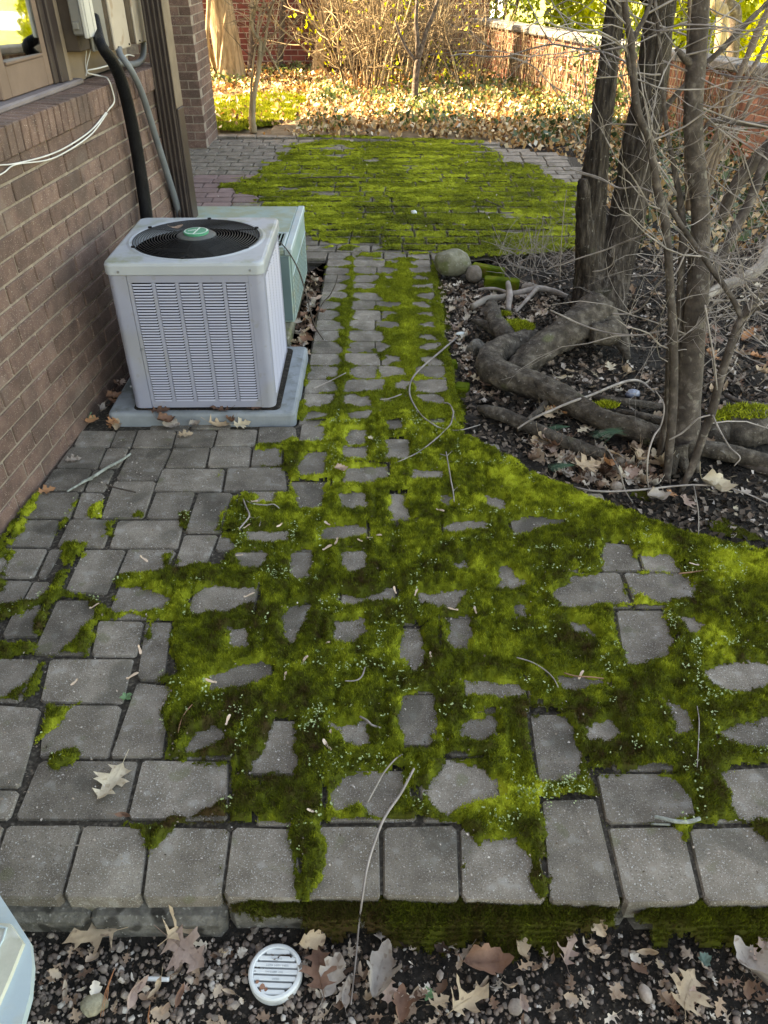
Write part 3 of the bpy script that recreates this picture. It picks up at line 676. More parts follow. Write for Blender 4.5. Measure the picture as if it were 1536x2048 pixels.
def bed_sheet(name, poly, z):
    bm = bmesh.new()
    f = bm.faces.new([bm.verts.new((x, y, z)) for x, y in poly])
    bmesh.ops.triangulate(bm, faces=[f])
    bmesh.ops.recalc_face_normals(bm, faces=bm.faces)
    me = bpy.data.meshes.new(name)
    bm.to_mesh(me)
    bm.free()
    return structure(put(name, me, 'bed'))
inner = [(-0.9324,0.8277),(-0.3441,0.8256),(0.1695,0.8203),(0.493,0.8171),(0.9621,0.815)] + FRONT_CURVE + [(-.36, 4.81), (-.36, 2.77), W(.003, 2.9)[:2], W(.003, .9)[:2]]
terrace = bed_sheet('paved_terrace', inner, -.009)
for q in QUADS:
    me, c = paver_mesh(q)
    put('paver', me, 'paver', terrace, c)

# patio: staggered courses between porch pillar and tree
patio = bed_sheet('patio', PATIO, -.018)
PQ = []
y0 = 4.825
row = 0
while y0 < 8.6:
    hgt = (.148, .140, .152)[row % 3]
    x = -2.25 + random.uniform(0, .1)
    while x < 1.8:
        wd = random.choice((.15, .205, .205, .225))
        lo = y0 + random.uniform(.006, .016)
        cx, cy = x + wd / 2, y0 + hgt / 2
        s = float(sdf_poly(np.array([[cx]]), np.array([[cy]]), PATIO)[0, 0])
        if s > .05:
            PQ.append([(x, y0 + hgt), (x + wd, y0 + hgt), (x + wd, lo), (x, lo)])
        x += wd
    y0 += hgt
    row += 1
back = [(-1.72, 8.63), (-.9, 8.585), (-.347, 8.53), (.447, 8.36), (1.14, 8.24)]
for a, b in zip(back[:-1], back[1:]):
    A, B = Vector(a), Vector(b)
    n = max(1, round((B - A).length / .21))
    nn = Vector((-(B - A).y, (B - A).x)).normalized() * .12
    for i in range(n):
        p, q = A.lerp(B, i / n), A.lerp(B, (i + 1) / n)
        PQ.append([tuple(p + nn), tuple(q + nn), tuple(q), tuple(p)])
PQ.sort(key=lambda q: q[0][1] + .25 * abs(q[0][0]))
for q in PQ[:298]:
    me, c = paver_mesh(q, joint=.0055)
    put('paver', me, 'paver_pink' if c[0] < -1.05 and c[1] > 5.5 else 'paver', patio, c)
V, F = [], []
for q in PQ[298:]:
    me, c = paver_mesh(q, joint=.0055)
    o = len(V)
    V += [(v.co.x + c[0], v.co.y + c[1], v.co.z + c[2]) for v in me.vertices]
    F += [[i + o for i in p.vertices] for p in me.polygons]
    bpy.data.meshes.remove(me)
stuff(put('far_pavers', mk('far_pavers', V, F), 'paver', patio))

# old concrete footing that carries the front course
mb = MB()
for x0, x1, dy in ((-1.25, -.86, 0), (-.86, -.62, .008), (-.62, -.33, -.004), (-.33, .05, .02), (.05, .52, .03), (.52, 1.1, .02)):
    z1 = -.040
    z1 += random.uniform(-.006, .006)
    mb.box(x0 + .002, x1 - .002, .782 + dy * .6, .87, -.16, z1, .014)
structure(mb.build('concrete_footing', 'found'))

# ------------------------------------------------------------------ moss
def moss_field(name, X, Y, SD, base, hmax, edge, rough, n_blades, blade, tint_fn, groove=None, blade_mat='moss_blade'):
    H = hmax * smoothstep(0, edge, SD) * (1 + .42 * vnoise(X, Y, 24, 11) + .40 * vnoise(X, Y, 62, 12)) + rough * vnoise(X, Y, 140, 13) * smoothstep(0, edge, SD)
    if groove is not None:
        H -= groove * smoothstep(0, edge, SD)
    Z = base + np.where(SD > 0, np.maximum(H, .0005), -.004)
    keep = SD > -.0035
    fk = keep[:-1, :-1] & keep[1:, :-1] & keep[1:, 1:] & keep[:-1, 1:]
    ny, nx = X.shape
    j, i = np.nonzero(fk)
    F = np.stack([j * nx + i, j * nx + i + 1, (j + 1) * nx + i + 1, (j + 1) * nx + i], -1)
    used = np.unique(F)
    remap = np.full(nx * ny, -1)
    remap[used] = np.arange(len(used))
    V = np.stack([X, Y, Z], -1).reshape(-1, 3)[used]
    F = remap[F]
    tint = tint_fn(X[j, i], Y[j, i], SD[j, i]) - .06
    # tufts
    jj, ii = np.nonzero(SD + .004 * vnoise(X, Y, 190, 14) > -.0005)
    pick = rng.integers(0, len(jj), n_blades)
    j, i = jj[pick], ii[pick]
    dx, dy = X[0, 1] - X[0, 0], Y[1, 0] - Y[0, 0]
    px = X[j, i] + (rng.random(n_blades) - .5) * dx * 1.6
    py = Y[j, i] + (rng.random(n_blades) - .5) * dy * 1.6
    pz = np.maximum(Z[j, i], base[j, i] if hasattr(base, 'shape') else base) - .001
    bw, bh = blade
    w = bw * (.6 + .8 * rng.random(n_blades))
    h = bh * (.5 + .9 * rng.random(n_blades)) * np.clip(.45 + SD[j, i] / edge * .55, .45, 1)
    a = rng.random(n_blades) * 2 * PI
    lean = rng.random(n_blades) * .9
    b = rng.random(n_blades) * 2 * PI
    # stray short tufts thinning out over the bare stone
    j2, i2 = np.nonzero((SD <= 0) & (SD > -.014 * edge / .02))
    if len(j2):
        m = n_blades // 14
        k2 = rng.integers(0, len(j2), m)
        k2 = k2[rng.random(m) < np.exp(SD[j2[k2], i2[k2]] / (.005 * edge / .02))]
        m = len(k2)
        sel = slice(n_blades - m, n_blades)
        px[sel] = X[j2[k2], i2[k2]] + (rng.random(m) - .5) * dx
        py[sel] = Y[j2[k2], i2[k2]] + (rng.random(m) - .5) * dy
        pz[sel] = (base[j2[k2], i2[k2]] if hasattr(base, 'shape') else base) - .0005
        h[sel] *= .35
        w[sel] *= .8
    P0 = np.stack([px - w * np.cos(a) / 2, py - w * np.sin(a) / 2, pz], -1)
    P1 = np.stack([px + w * np.cos(a) / 2, py + w * np.sin(a) / 2, pz], -1)
    P2 = np.stack([px + h * lean * np.cos(b), py + h * lean * np.sin(b), pz + h], -1)
    BV = np.stack([P0, P1, P2], 1).reshape(-1, 3)
    BF = np.arange(n_blades * 3).reshape(-1, 3)
    bt = np.clip(tint_fn(px, py, SD[j, i]) + (rng.random(n_blades) - .5) * .42, 0, 1)
    FT = np.concatenate([F[:, [0, 1, 2]], F[:, [0, 2, 3]], BF + len(V)])
    T = np.concatenate([tint, tint, bt])
    me = mk(name, np.concatenate([V, BV]), FT, tint=np.clip(T, 0, 1))
    o = stuff(put(name, me, blade_mat))
    return o, Z

BRIGHT = [(-0.1943,2.693),(0.9425,1.5642),(0.9453,1.4909),(0.895,1.529),(0.8894,2.0189),(1.087,1.9148),(1.1041,1.8291),(0.2673,1.0233),(0.3612,2.5162),(0.4334,2.3947),(-0.6029,1.7776),(-0.4793,1.3454),(0.0214,2.2343),(0.3218,2.2039),(0.8618,1.9791),(0.7254,2.1889),(0.2501,2.4458),(0.4181,1.0918),(-0.2944,2.6271)]
BR_R = [.05,.07,.06,.06,.06,.06,.05,.035,.06,.06,.04,.05,.03,.05,.05,.05,.05,.04,.04]
BROWN = [(0.9649,1.9923),(-0.1949,1.0388),(-0.3946,0.9881),(-0.1839,1.5682),(-0.4786,1.529),(-0.0749,1.8055),(0.5126,1.529),(0.3498,0.9637),(-0.3596,2.4806),(0.5512,1.5098),(0.2919,1.4539)]
def near_tint(x, y, s):
    t = .44 + .18 * vnoise(x, y, 5, 21) + .22 * vnoise(x, y, 19, 22) + .20 * vnoise(x, y, 60, 23)
    t = t + .10 * np.exp(-(s / .014) ** 2) + .16 * smoothstep(1.2, 2.3, y)
    for (bx, by), r in zip(BRIGHT, BR_R):
        t = t + .34 * np.exp(-((x - bx) ** 2 + (y - by) ** 2) / (r * r) * 1.2) * (.75 + .5 * vnoise(x, y, 60, 24))
    for bx, by in BROWN:
        t = t - .22 * np.exp(-((x - bx) ** 2 + (y - by) ** 2) / .0025)
    return np.clip(t, 0, 1)

ax = np.arange(-1.42, 1.48, .005)
ay = np.arange(.80, 2.86, .005)
X, Y = np.meshgrid(ax, ay)
SD = np.full(X.shape, -1.)
sdf_in(SD, X, Y, MOSS_ZONE, 'add', .1)
for p in BARE:
    sdf_in(SD, X, Y, p, 'sub', .05)
for p in MOSS_ADD:
    sdf_in(SD, X, Y, p, 'add', .03)
SD = SD - .003 + .0095 * vnoise(X, Y, 24, 31) + .0065 * vnoise(X, Y, 66, 32) + .0045 * vnoise(X, Y, 150, 33)
JD = np.full(X.shape, 1.)
for q in QUADS:
    b = bbox(q)
    if b[2] > 2.9:
        continue
    i0, i1 = np.searchsorted(ax, [b[0] - .03, b[1] + .03])
    j0, j1 = np.searchsorted(ay, [b[2] - .03, b[3] + .03])
    if i1 > i0 and j1 > j0:
        JD[j0:j1, i0:i1] = np.minimum(JD[j0:j1, i0:i1], np.abs(sdf_poly(X[j0:j1, i0:i1], Y[j0:j1, i0:i1], q)))
SD = SD - .035 * np.exp(-(JD / .0042) ** 2) * smoothstep(-.05, .45, vnoise(X, Y, 6, 36) + .4 * vnoise(X, Y, 22, 37))
groove = (.0125 * np.exp(-(JD / .0075) ** 2)) * smoothstep(-.5, .35, vnoise(X, Y, 7, 35))
moss_field('moss', X, Y, SD, 0., .0155, .020, .0022, 380000, (.0026, .0085), near_tint, groove)
NEAR_SD, NEAR_X, NEAR_Y = SD, ax, ay
JOINT_D = JD

# path: moss keeps to the joints and the shaded right half
ax = np.arange(-.37, .36, .007)
ay = np.arange(2.80, 4.86, .007)
X, Y = np.meshgrid(ax, ay)
JD = np.full(X.shape, 1.)
for q in QUADS:
    b = bbox(q)
    if b[3] < 2.7:
        continue
    i0, i1 = np.searchsorted(ax, [b[0] - .06, b[1] + .06])
    j0, j1 = np.searchsorted(ay, [b[2] - .06, b[3] + .06])
    if i1 > i0 and j1 > j0:
        JD[j0:j1, i0:i1] = np.minimum(JD[j0:j1, i0:i1], np.abs(sdf_poly(X[j0:j1, i0:i1], Y[j0:j1, i0:i1], q)))
wdt = -.009 + .062 * np.exp(-((X - .10) / .13) ** 2) + .036 * np.exp(-((X + .19) / .06) ** 2) + .026 * vnoise(X, Y, 5, 41) + .024 * vnoise(X, Y, 15, 42) + .010 * vnoise(X, Y, 45, 45) + .03 * smoothstep(3.05, 2.8, Y)
wdt = wdt - .012 * smoothstep(4.2, 4.8, Y) + .012 * smoothstep(.2, .27, X)
SD = wdt - JD + .004 * vnoise(X, Y, 70, 43)
SD = np.maximum(SD, np.where(X > .285, .016 - np.abs(X - .305) + .014 * vnoise(X, Y, 9, 44), -1))
def path_tint(x, y, s):
    return np.clip(.60 + .13 * vnoise(x, y, 7, 51) + .12 * vnoise(x, y, 25, 52) + .10 * np.exp(-((x - .12) / .04) ** 2), 0, 1)
moss_field('moss', X, Y, SD, np.where(X > .29, -.012, 0.), .011, .022, .0015, 90000, (.0032, .0075), path_tint, .006 * np.exp(-(JD / .006) ** 2))

# patio: nearly closed sheet, joints still drawn
PM = [(-0.839,8.3838),(0.8131,8.4321),(0.9436,7.9924),(1.0635,7.4131),(1.3938,7.3745),(1.5411,6.9718),(1.4942,6.511),(1.4045,5.6799),(1.4772,5.2189),(1.2233,4.9511),(0.9174,4.8349),(0.4187,4.8924),(0.2991,4.9118),(0.1031,4.9908),(-0.2192,4.9908),(-0.4193,5.0924),(-0.7011,5.2731),(-1.0319,5.6799),(-1.1505,6.2125),(-1.1554,6.6373),(-1.1235,7.2236),(-1.1028,7.8833)]
ax = np.arange(-1.75, 1.7, .010)
ay = np.arange(4.7, 8.75, .010)
X, Y = np.meshgrid(ax, ay)
SD = np.minimum(sdf_poly(X, Y, PM) + .16 * vnoise(X, Y, 2.6, 61), .12) + .07 * vnoise(X, Y, 8, 62) + .05 * vnoise(X, Y, 24, 63)
SD = np.minimum(SD, sdf_poly(X, Y, PATIO) + .02)
JD = np.full(X.shape, 1.)
JH = np.full(X.shape, 1.)
for q in PQ:
    b = bbox(q)
    i0, i1 = np.searchsorted(ax, [b[0] - .05, b[1] + .05])
    j0, j1 = np.searchsorted(ay, [b[2] - .05, b[3] + .05])
    if i1 > i0 and j1 > j0:
        sl = (slice(j0, j1), slice(i0, i1))
        JD[sl] = np.minimum(JD[sl], np.abs(sdf_poly(X[sl], Y[sl], q)))
        JH[sl] = np.minimum(JH[sl], np.minimum(np.abs(Y[sl] - q[0][1]), np.abs(Y[sl] - q[2][1])) + 9. * ((X[sl] < b[0]) | (X[sl] > b[1])))
SD = np.maximum(SD - .02, np.where(SD > -.10, .012 - JD + .03 * vnoise(X, Y, 8, 64), -1))
bk = sdf_poly(X, Y, [(-.9, 8.56), (-.9, 8.73), (-.25, 8.66), (.47, 8.5), (1.0, 8.38), (.98, 8.26), (.44, 8.35), (-.35, 8.52)]) + .05 * vnoise(X, Y, 6, 65)
SD = np.minimum(np.maximum(SD, bk), .045)
open_ = smoothstep(-.75, .15, vnoise(X * .6, Y, 5, 66) + .6 * vnoise(X, Y, 15, 67))
SD = SD - (.068 * np.exp(-(JH / .011) ** 2) + .065 * np.exp(-(JD / .0085) ** 2)) * open_
SD = SD - .05 * smoothstep(.5, .9, vnoise(X * .5, Y, 6, 68))
def patio_tint(x, y, s):
    return np.clip(.67 + .15 * vnoise(x, y, 2.5, 71) + .20 * vnoise(x * .35, y, 14, 72) + .14 * vnoise(x, y, 30, 73), 0, 1)
moss_field('moss', X, Y, SD, 0., .010, .03, .003, 230000, (.005, .007), patio_tint, .009 * np.exp(-(JH / .016) ** 2))

# moss lapping over the footing at the front, and the mossy turf behind the patio
FM = [[(-0.345,0.837),(-0.1805,0.8305),(-0.0086,0.837),(0.1634,0.8305),(0.3453,0.8262),(0.4942,0.8209),(0.4696,0.7844),(0.3639,0.7522),(0.2391,0.7462),(0.1159,0.7542),(-0.0708,0.7661),(-0.1868,0.7824),(-0.2608,0.7865),(-0.3166,0.8072)],[(0.5522,0.8177),(0.6757,0.8198),(0.8485,0.8241),(0.9208,0.7947),(0.8135,0.7394),(0.6747,0.7542),(0.5631,0.7621),(0.534,0.7895)]]
ax = np.arange(-.5, 1.0, .005)
ay = np.arange(.72, .86, .005)
X, Y = np.meshgrid(ax, ay)
SD = np.full(X.shape, -1.)
for p in FM:
    SD = np.maximum(SD, sdf_poly(X, Y, p))
SD = SD + .014 * vnoise(X, Y, 22, 81) + .009 * vnoise(X, Y, 70, 82) + .005 * vnoise(X, Y, 160, 85)
base = np.interp(Y, [.72, .752, .778, .822, .86], [-.105, -.098, -.042, -.030, -.025])
moss_field('moss', X, Y, SD, base, .012, .012, .003, 50000, (.0025, .010), lambda x, y, s: np.clip(.24 + .16 * vnoise(x, y, 9, 83) + .12 * vnoise(x, y, 40, 84), 0, 1))
LM = [(-2.1636,10.9006),(-1.6262,11.3783),(-1.0293,11.2961),(-0.9118,10.0134),(-1.1483,9.3923),(-1.5183,8.916),(-1.8347,8.916)]
ax = np.arange(-3.2, -.9, .02)
ay = np.arange(8.75, 11.6, .02)
X, Y = np.meshgrid(ax, ay)
SD = np.minimum(sdf_poly(X, Y, LM), .1) + .10 * vnoise(X, Y * 1.6, 2.5, 91) + .06 * vnoise(X, Y * 2, 8, 92)
moss_field('moss', X, Y, SD, bed_height(X, Y) + .004, .015, .05, .008, 40000, (.012, .03), lambda x, y, s: np.clip(.56 + .2 * vnoise(x, y * 2, 4, 93), 0, 1))

# right-hand bed: loose moss on the soil by the kerb line
BM = [[(1.1042,2.1411),(1.1968,2.1556),(1.2467,2.0568),(1.2918,2.0162),(1.1275,2.0568)],[(0.8973,2.3236),(0.9706,2.356),(0.967,2.2762)],[(0.3102,3.1316),(0.3689,3.156),(0.3639,2.9685),(0.3263,2.7759),(0.2938,2.9022)],[(0.2762,4.5443),(0.3512,4.5443),(0.3582,3.8028),(0.319,3.8028)],[(0.5531,1.3656),(0.5554,1.3639),(0.5564,1.3622)]]
ax = np.arange(.2, 1.3, .008)
ay = np.arange(1.9, 4.5, .008)
X, Y = np.meshgrid(ax, ay)
SD = np.full(X.shape, -1.)
for p in BM:
    sdf_in(SD, X, Y, p, 'add', .05)
SD = SD + .012 * vnoise(X, Y, 20, 95) + .006 * vnoise(X, Y, 60, 96)
moss_field('moss', X, Y, SD, bed_height(X, Y) + .003, .006, .02, .002, 14000, (.003, .007), lambda x, y, s: np.clip(.34 + .2 * vnoise(x, y, 12, 97), 0, 1))

# tiny seedlings that follow the joints in the moss
jj, ii = np.nonzero((NEAR_SD > .006) & (JOINT_D < .006))
n = 2300
pick = rng.integers(0, len(jj), n * 3)
dens = vnoise(NEAR_X[ii[pick]], NEAR_Y[jj[pick]], 9, 101) + .25 > rng.random(n * 3) * 1.3
pick = pick[dens][:n]
n = len(pick)
extra = [(0.425,1.065),(0.3641,1.0518),(0.3388,1.0388),(0.4498,1.0716),(0.2623,0.982),(-0.3271,1.8291),(1.0611,1.8411),(-0.1648,1.2833),(-0.187,1.2363),(-0.1302,1.1263)]
px = np.concatenate([NEAR_X[ii[pick]] + rng.normal(0, .006, n)] + [e[0] + rng.normal(0, .02, 28) for e in extra])
py = np.concatenate([NEAR_Y[jj[pick]] + rng.normal(0, .006, n)] + [e[1] + rng.normal(0, .014, 28) for e in extra])
n = len(px)
V, F, T = [], [], []
for k in range(n):
    r = random.uniform(.0012, .0029)
    for q in range(2):
        a = random.uniform(0, 2 * PI)
        z = random.uniform(.015, .026)
        cx, cy = px[k] + r * math.cos(a), py[k] + r * math.sin(a)
        o = len(V)
        for i in range(5):
            b = i * 2 * PI / 5
            V.append((cx + r * math.cos(b), cy + r * math.sin(b), z + .4 * r * math.cos(b - a)))
        F.append([o, o + 1, o + 2, o + 3, o + 4])
        T.append(random.random())
stuff(put('seedlings', mk('seedlings', V, F, T), 'clover'))

# ------------------------------------------------------------------ brick house on the left
def brick_block(L, D, Hh, c=.0035):
    mb = MB()
    mb.box(-L / 2, L / 2, -D / 2, D / 2, -Hh / 2, Hh / 2, c)
    for i, v in enumerate(mb.V):
        mb.V[i] = tuple(a + random.uniform(-.0008, .0008) for a in v)
    return mb.mesh('brick')

COURSE, BLEN, BH = .0695, .208, .0605
house = thing('brick_house', 'brown brick house wall with rowlock sill and brown window on the left', 'house', W(0, 0, 0), -WALL_A)
mb = MB()
mb.box(-.34, -.0062, .3, 4.235, -.12, 1.035)
mb.build('wall_core', 'mortar', house)
bricks = [brick_block(.1, BLEN - .009, BH) for _ in range(4)]
half = [brick_block(.1, BLEN / 2 - .009, BH) for _ in range(2)]
rest = MB()
for k in range(16):
    z = 1.033 - COURSE * (k + .5)
    s = .4 + (BLEN / 2 if k % 2 else 0)
    while s < 4.2:
        l = BLEN
        if s + l > 4.235:
            l = 4.235 - s
        if l > .06:
            cs = s + l / 2
            if cs > 1.75:
                if l > BLEN * .8:
                    put('brick', random.choice(bricks), 'brick', house, (-.05 + random.uniform(-.001, .0012), cs, z + random.uniform(-.0007, .0007)))
                else:
                    o = put('brick', random.choice(half), 'brick', house, (-.05, cs, z), scale=(1, (l - .009) / (BLEN / 2 - .009), 1))
            else:
                rest.box(-.1, 0, s + .0045, s + l - .0045, z - BH / 2, z + BH / 2, .003)
        s += BLEN
stuff(rest.build('brick_courses', 'brick', house))
sill_b = [brick_block(.136, .0435, .094, .003) for _ in range(4)]
for k in range(80):
    s = .22 + .0515 * k
    if s > 4.21:
        break
    put('sill_brick', random.choice(sill_b), 'brick', house, (-.056 + random.uniform(-.0015, .0015), s, 1.081 + random.uniform(-.001, .001)), (0, random.uniform(.02, .05), 0))
mb = MB()
mb.box(-.2, -.002, .2, 4.23, 1.03, 1.118)
mb.build('sill_bed', 'bed', house)
mb = MB()
mb.box(-8, -.5, -6, 4.235, -.12, 5.5)
mb.box(-.5, -.125, -6, 1.9, 1.13, 5.5)
mb.box(-.5, -.125, 1.9, 4.235, 2.6, 5.5)
mb.build('upper_wall', 'stucco', house)
mb = MB()
mb.box(-9, .35, -6.4, 4.3, 5.503, 5.66)
mb.build('roof', 'roof', house)
mb = MB()
mb.box(-.5, -.16, 3.41, 4.235, 1.125, 2.598)
mb.box(-.16, -.138, 3.458, 3.65, 1.127, 2.597, .002)
mb.build('wall_panel', 'tan_wall', house)
# window: sash, glass, casing, sill
win = put('window', None, None, house)
mb = MB()
mb.box(-.155, -.125, 2.907, 2.972, 1.152, 2.6, .004)
mb.box(-.155, -.125, 3.272, 3.315, 1.152, 2.6, .004)
mb.box(-.155, -.126, 2.972, 3.272, 1.152, 1.252, .004)
mb.box(-.150, -.120, 2.977, 3.267, 1.2525, 1.262, .002)
mb.build('sash', 'sash', win)
mb = MB()
mb.box(-.003, .003, -.155, .155, 1.256, 2.6)
mb.build('pane', 'glass', win, loc=(-.142, 3.122, 0), rot=(0, 0, math.radians(-5)))     # pane turned so its reflection clears the boxes and pipe
mb = MB()
mb.box(-.186, -.180, 1.92, 2.887, 1.18, 2.6)
mb.build('pane', 'glass', win)
mb = MB()
mb.box(-.2, -.118, 3.317, 3.352, 1.152, 2.6, .003)
mb.box(-.2, -.105, 3.354, 3.419, 1.151, 2.6, .004)
mb.box(-.2, -.112, 1.9, 3.419, 2.56, 2.602, .004)
mb.build('casing', 'dark_frame', win)
mb = MB()
mb.box(-.16, -.108, 3.421, 3.456, 1.130, 2.596, .003)
mb.build('casing_trim', 'tan_wall', win)
mb = MB()
mb.box(-.22, -.085, 1.9, 3.507, 1.1285, 1.150, .006)
mb.build('window_sill', 'wood_sill', win)
mb = MB()
mb.box(-.2, -.165, 1.9, 2.902, 1.153, 1.19, .003)
mb.box(-.2, -.166, 2.867, 2.903, 1.192, 2.6, .003)
mb.build('inner_sash', 'white_trim', win)
mb = MB()
for k in range(5):
    mb.box(-.24 - .01 * (k % 2), -.225 - .01 * (k % 2), 3.17 + k * .03, 3.2 + k * .03, 1.16, 2.6)
mb.build('curtain', 'curtain', win)
mb = MB()
mb.box(-.498, -.49, 1.9, 3.407, 1.13, 2.598)
mb.build('room_back', 'void', win)
# the wing that steps back behind the porch pillar, with the long shadow it throws
mb = MB()
mb.box(-9, -2.37, 4.28, 8.60, -.12, 5.5)
mb.box(-9, -1.66, 4.28, 8.63, 5.503, 5.66)
mb.box(-9, -1.68, 8.605, 9.8, 2.48, 5.5)  # unseen upper overhang, added to shade the near stretch of the garden wall
tag(mb.build('rear_wing_with_shade_block', 'stucco'), 'plain brick rear wing of the house behind the porch pillar, with added shading overhang', 'house')

pillar = thing('brick_pillar', 'square brown brick porch pillar at the far end of the house', 'pillar', (-2.03, 8.38, 0))
px0, px1, py0, py1 = -2.34, -1.705, 8.065, 8.67
mb = MB()
mb.box(px0 + .004, px1 - .004, py0 + .004, py1 - .004, -.1, 5.5)
mb.build('pillar_core', 'mortar', pillar, (-2.03, 8.38, 0))
PC = .0718
pb = [brick_block(.197, .1, .063) for _ in range(3)]
pbh = [brick_block(.1, .197, .063) for _ in range(3)]
pillar_rest = MB()
for k in range(19):
    z = PC * (k + .5)
    if k % 2 == 0:
        fr = [px1 - .1035 - .2075 * i for i in range(3)]
        sd_ = [py0 + .105 + .2075 * i + .1 for i in range(2)] + [py1 - .055]
    else:
        fr = [px1 - .1035 - .2075 * i - .1 for i in range(2)]
        sd_ = [py0 + .1 + .2075 * i for i in range(3)]
    for x in fr:
        put('brick', random.choice(pb), 'brick', pillar, (x + 2.03, py0 + .05 - 8.38, z))
    for y in sd_:
        l = min(.197, 2 * (py1 - y))
        put('brick', random.choice(pbh), 'brick', pillar, (px1 - .05 + 2.03 + .0004, y - 8.38, z), scale=(1, l / .197, 1))

# ------------------------------------------------------------------ utility boxes, pipes and cables on the house wall
def box_thing(name, label, cat, t0, t1, s0, s1, z0, z1):
    o = thing(name, label, cat, W(t0, (s0 + s1) / 2, z0), -WALL_A, 'utility boxes on the house wall')
    return o, (t0, (s0 + s1) / 2, z0)
mb = MB()
mb.box(-.1375, -.0585, 3.47, 4.225, 1.245, 2.5, .004)
mb.build('mounting_board', 'board', house)
o, g0 = box_thing('telephone_box', 'grey telephone box with a pale cover beside the window', 'utility box', -.058, .012, 3.43, 3.52, 1.295, 1.9)
mb = MB(); mb.box(-.058, -.0125, 3.43, 3.515, 1.305, 1.9, .006); mb.build('box_body', 'grey_box', o, g0)
mb = MB(); mb.box(-.012, .006, 3.424, 3.522, 1.295, 1.9, .004); mb.box(.0062, .010, 3.430, 3.452, 1.30, 1.89, .001); mb.box(.0062, .009, 3.49, 3.515, 1.30, 1.89, .001); mb.build('box_cover', 'pale_box', o, g0)
mb = MB(); mb.box(-.05, -.024, 3.418, 3.4295, 1.325, 1.352, .003); mb.build('latch', 'grey_box', o, g0)
o, g0 = box_thing('meter_box', 'plain grey box set back between the pale and beige boxes', 'utility box', -.0575, -.035, 3.575, 3.735, 1.235, 1.9)
mb = MB(); mb.box(-.0575, -.045, 3.575, 3.735, 1.235, 1.9, .004); mb.build('box_body', 'grey_box', o, g0)
mb = MB(); mb.box(-.0448, -.034, 3.585, 3.72, 1.24, 1.89, .004); mb.build('box_cover', 'grey_box', o, g0)
for (nm, lab, s0, s1, zb) in (('breaker_box', 'beige metal breaker box nearer the window, grey conduit leaving its bottom', 3.752, 3.936, 1.221), ('breaker_box', 'rust-edged beige metal box beside the brown downspout', 4.026, 4.215, 1.222)):
    o, g0 = box_thing(nm, lab, 'utility box', -.0575, -.02, s0, s1, zb, 1.95)
    mb = MB(); mb.box(-.0575, -.0335, s0 + .003, s1 - .003, zb + .004, 1.95, .003); mb.build('box_body', 'downspout_tan', o, g0)
    mb = MB(); mb.box(-.0332, -.0205, s0, s1, zb, 1.95, .004); mb.build('box_cover', 'beige_box', o, g0)
    mb = MB()
    for ss in (s0 + .025, s1 - .025):
        mb.disc((0, 0), .004, 0, .004, 10)
        n = 20
        for i in range(len(mb.V) - n, len(mb.V)):
            x, y, z = mb.V[i]
            mb.V[i] = (-.0204 + z, ss + x, zb + .012 + y)
    mb.build('screw', 'black', o, g0)

def run(name, label, cat, pts, mat, n=10, group=None, sub=6, extra=None):
    P = smooth_path(pts, sub=sub)
    b = P[0][:3]
    o = thing(name, label, cat, W(*b), -WALL_A, group)
    mb = MB()
    mb.tube(P[:, :3] - b, P[:, 3], n)
    mb.build(extra or 'run', mat, o, smooth=True)
    return o
run('insulated_pipe', 'thick black insulated pipe dropping from the pale box behind the condenser', 'pipe',
    [(-0.03,3.6096,1.3534,0.0183),(0.01,3.5144,1.3007,0.0201),(0.05,3.4335,1.2655,0.0217),(0.055,3.5144,1.1928,0.0246),(0.055,3.5652,1.0989,0.0264),(0.05,3.5969,0.9792,0.0272),(0.045,3.6149,0.8138,0.0281),(0.045,3.6021,0.6452,0.0288),(0.045,3.5907,0.5361,0.0293)] + [(.045, 3.62, .25, .03)], 'insul', 12, extra='pipe_sleeve')
run('conduit', 'slim grey conduit curving over the sill from the beige box', 'conduit',
    [(-0.035,3.8228,1.2263,0.0143),(0.0,3.7361,1.2087,0.014),(0.035,3.7367,1.1525,0.0142),(0.035,3.8255,1.0432,0.0147),(0.03,3.9165,0.8609,0.0155),(0.03,4.0019,0.6622,0.0163),(0.03,4.0644,0.5138,0.0169),(0.03,4.0942,0.4043,0.0172)] + [(.03, 4.1, .2, .018)], 'conduit', 10, extra='conduit_pipe')
run('conduit', 'short bent grey conduit between the two beige boxes', 'conduit',
    [(-0.06,3.7722,1.1895,0.0131),(-0.05,3.8705,1.1617,0.0135),(-0.05,4.0111,1.1442,0.014),(-0.05,4.11,1.1478,0.0143),(-0.05,4.161,1.1756,0.0144),(-0.05,4.1882,1.2244,0.0143)], 'conduit', 10, extra='conduit_pipe')
o = run('cable', 'pair of white cables sagging across the brick wall under the sill', 'cable',
    [(0.008,2.4721,1.0349,0.0024),(0.008,2.5376,1.0251,0.0024),(0.008,2.6313,1.0095,0.0025),(0.008,2.8591,0.9873,0.0027),(0.008,3.0532,0.9841,0.0028),(0.008,3.2758,0.9979,0.003),(0.008,3.4456,1.032,0.0031),(0.022,3.5147,1.059,0.0031),(0.024,3.5189,1.0956,0.0031),(0.018,3.5076,1.1465,0.0031),(-0.03,3.5468,1.1521,0.0031),(-0.05,3.4885,1.168,0.0031),(-0.06,3.5028,1.1769,0.0031),(-0.06,3.6075,1.1721,0.0032),(-0.06,3.7609,1.1698,0.0033),(-0.06,3.8759,1.1785,0.0034),(-0.06,3.975,1.184,0.0034),(-0.06,4.055,1.1719,0.0035)], 'cable', 6, extra='cable_strand')
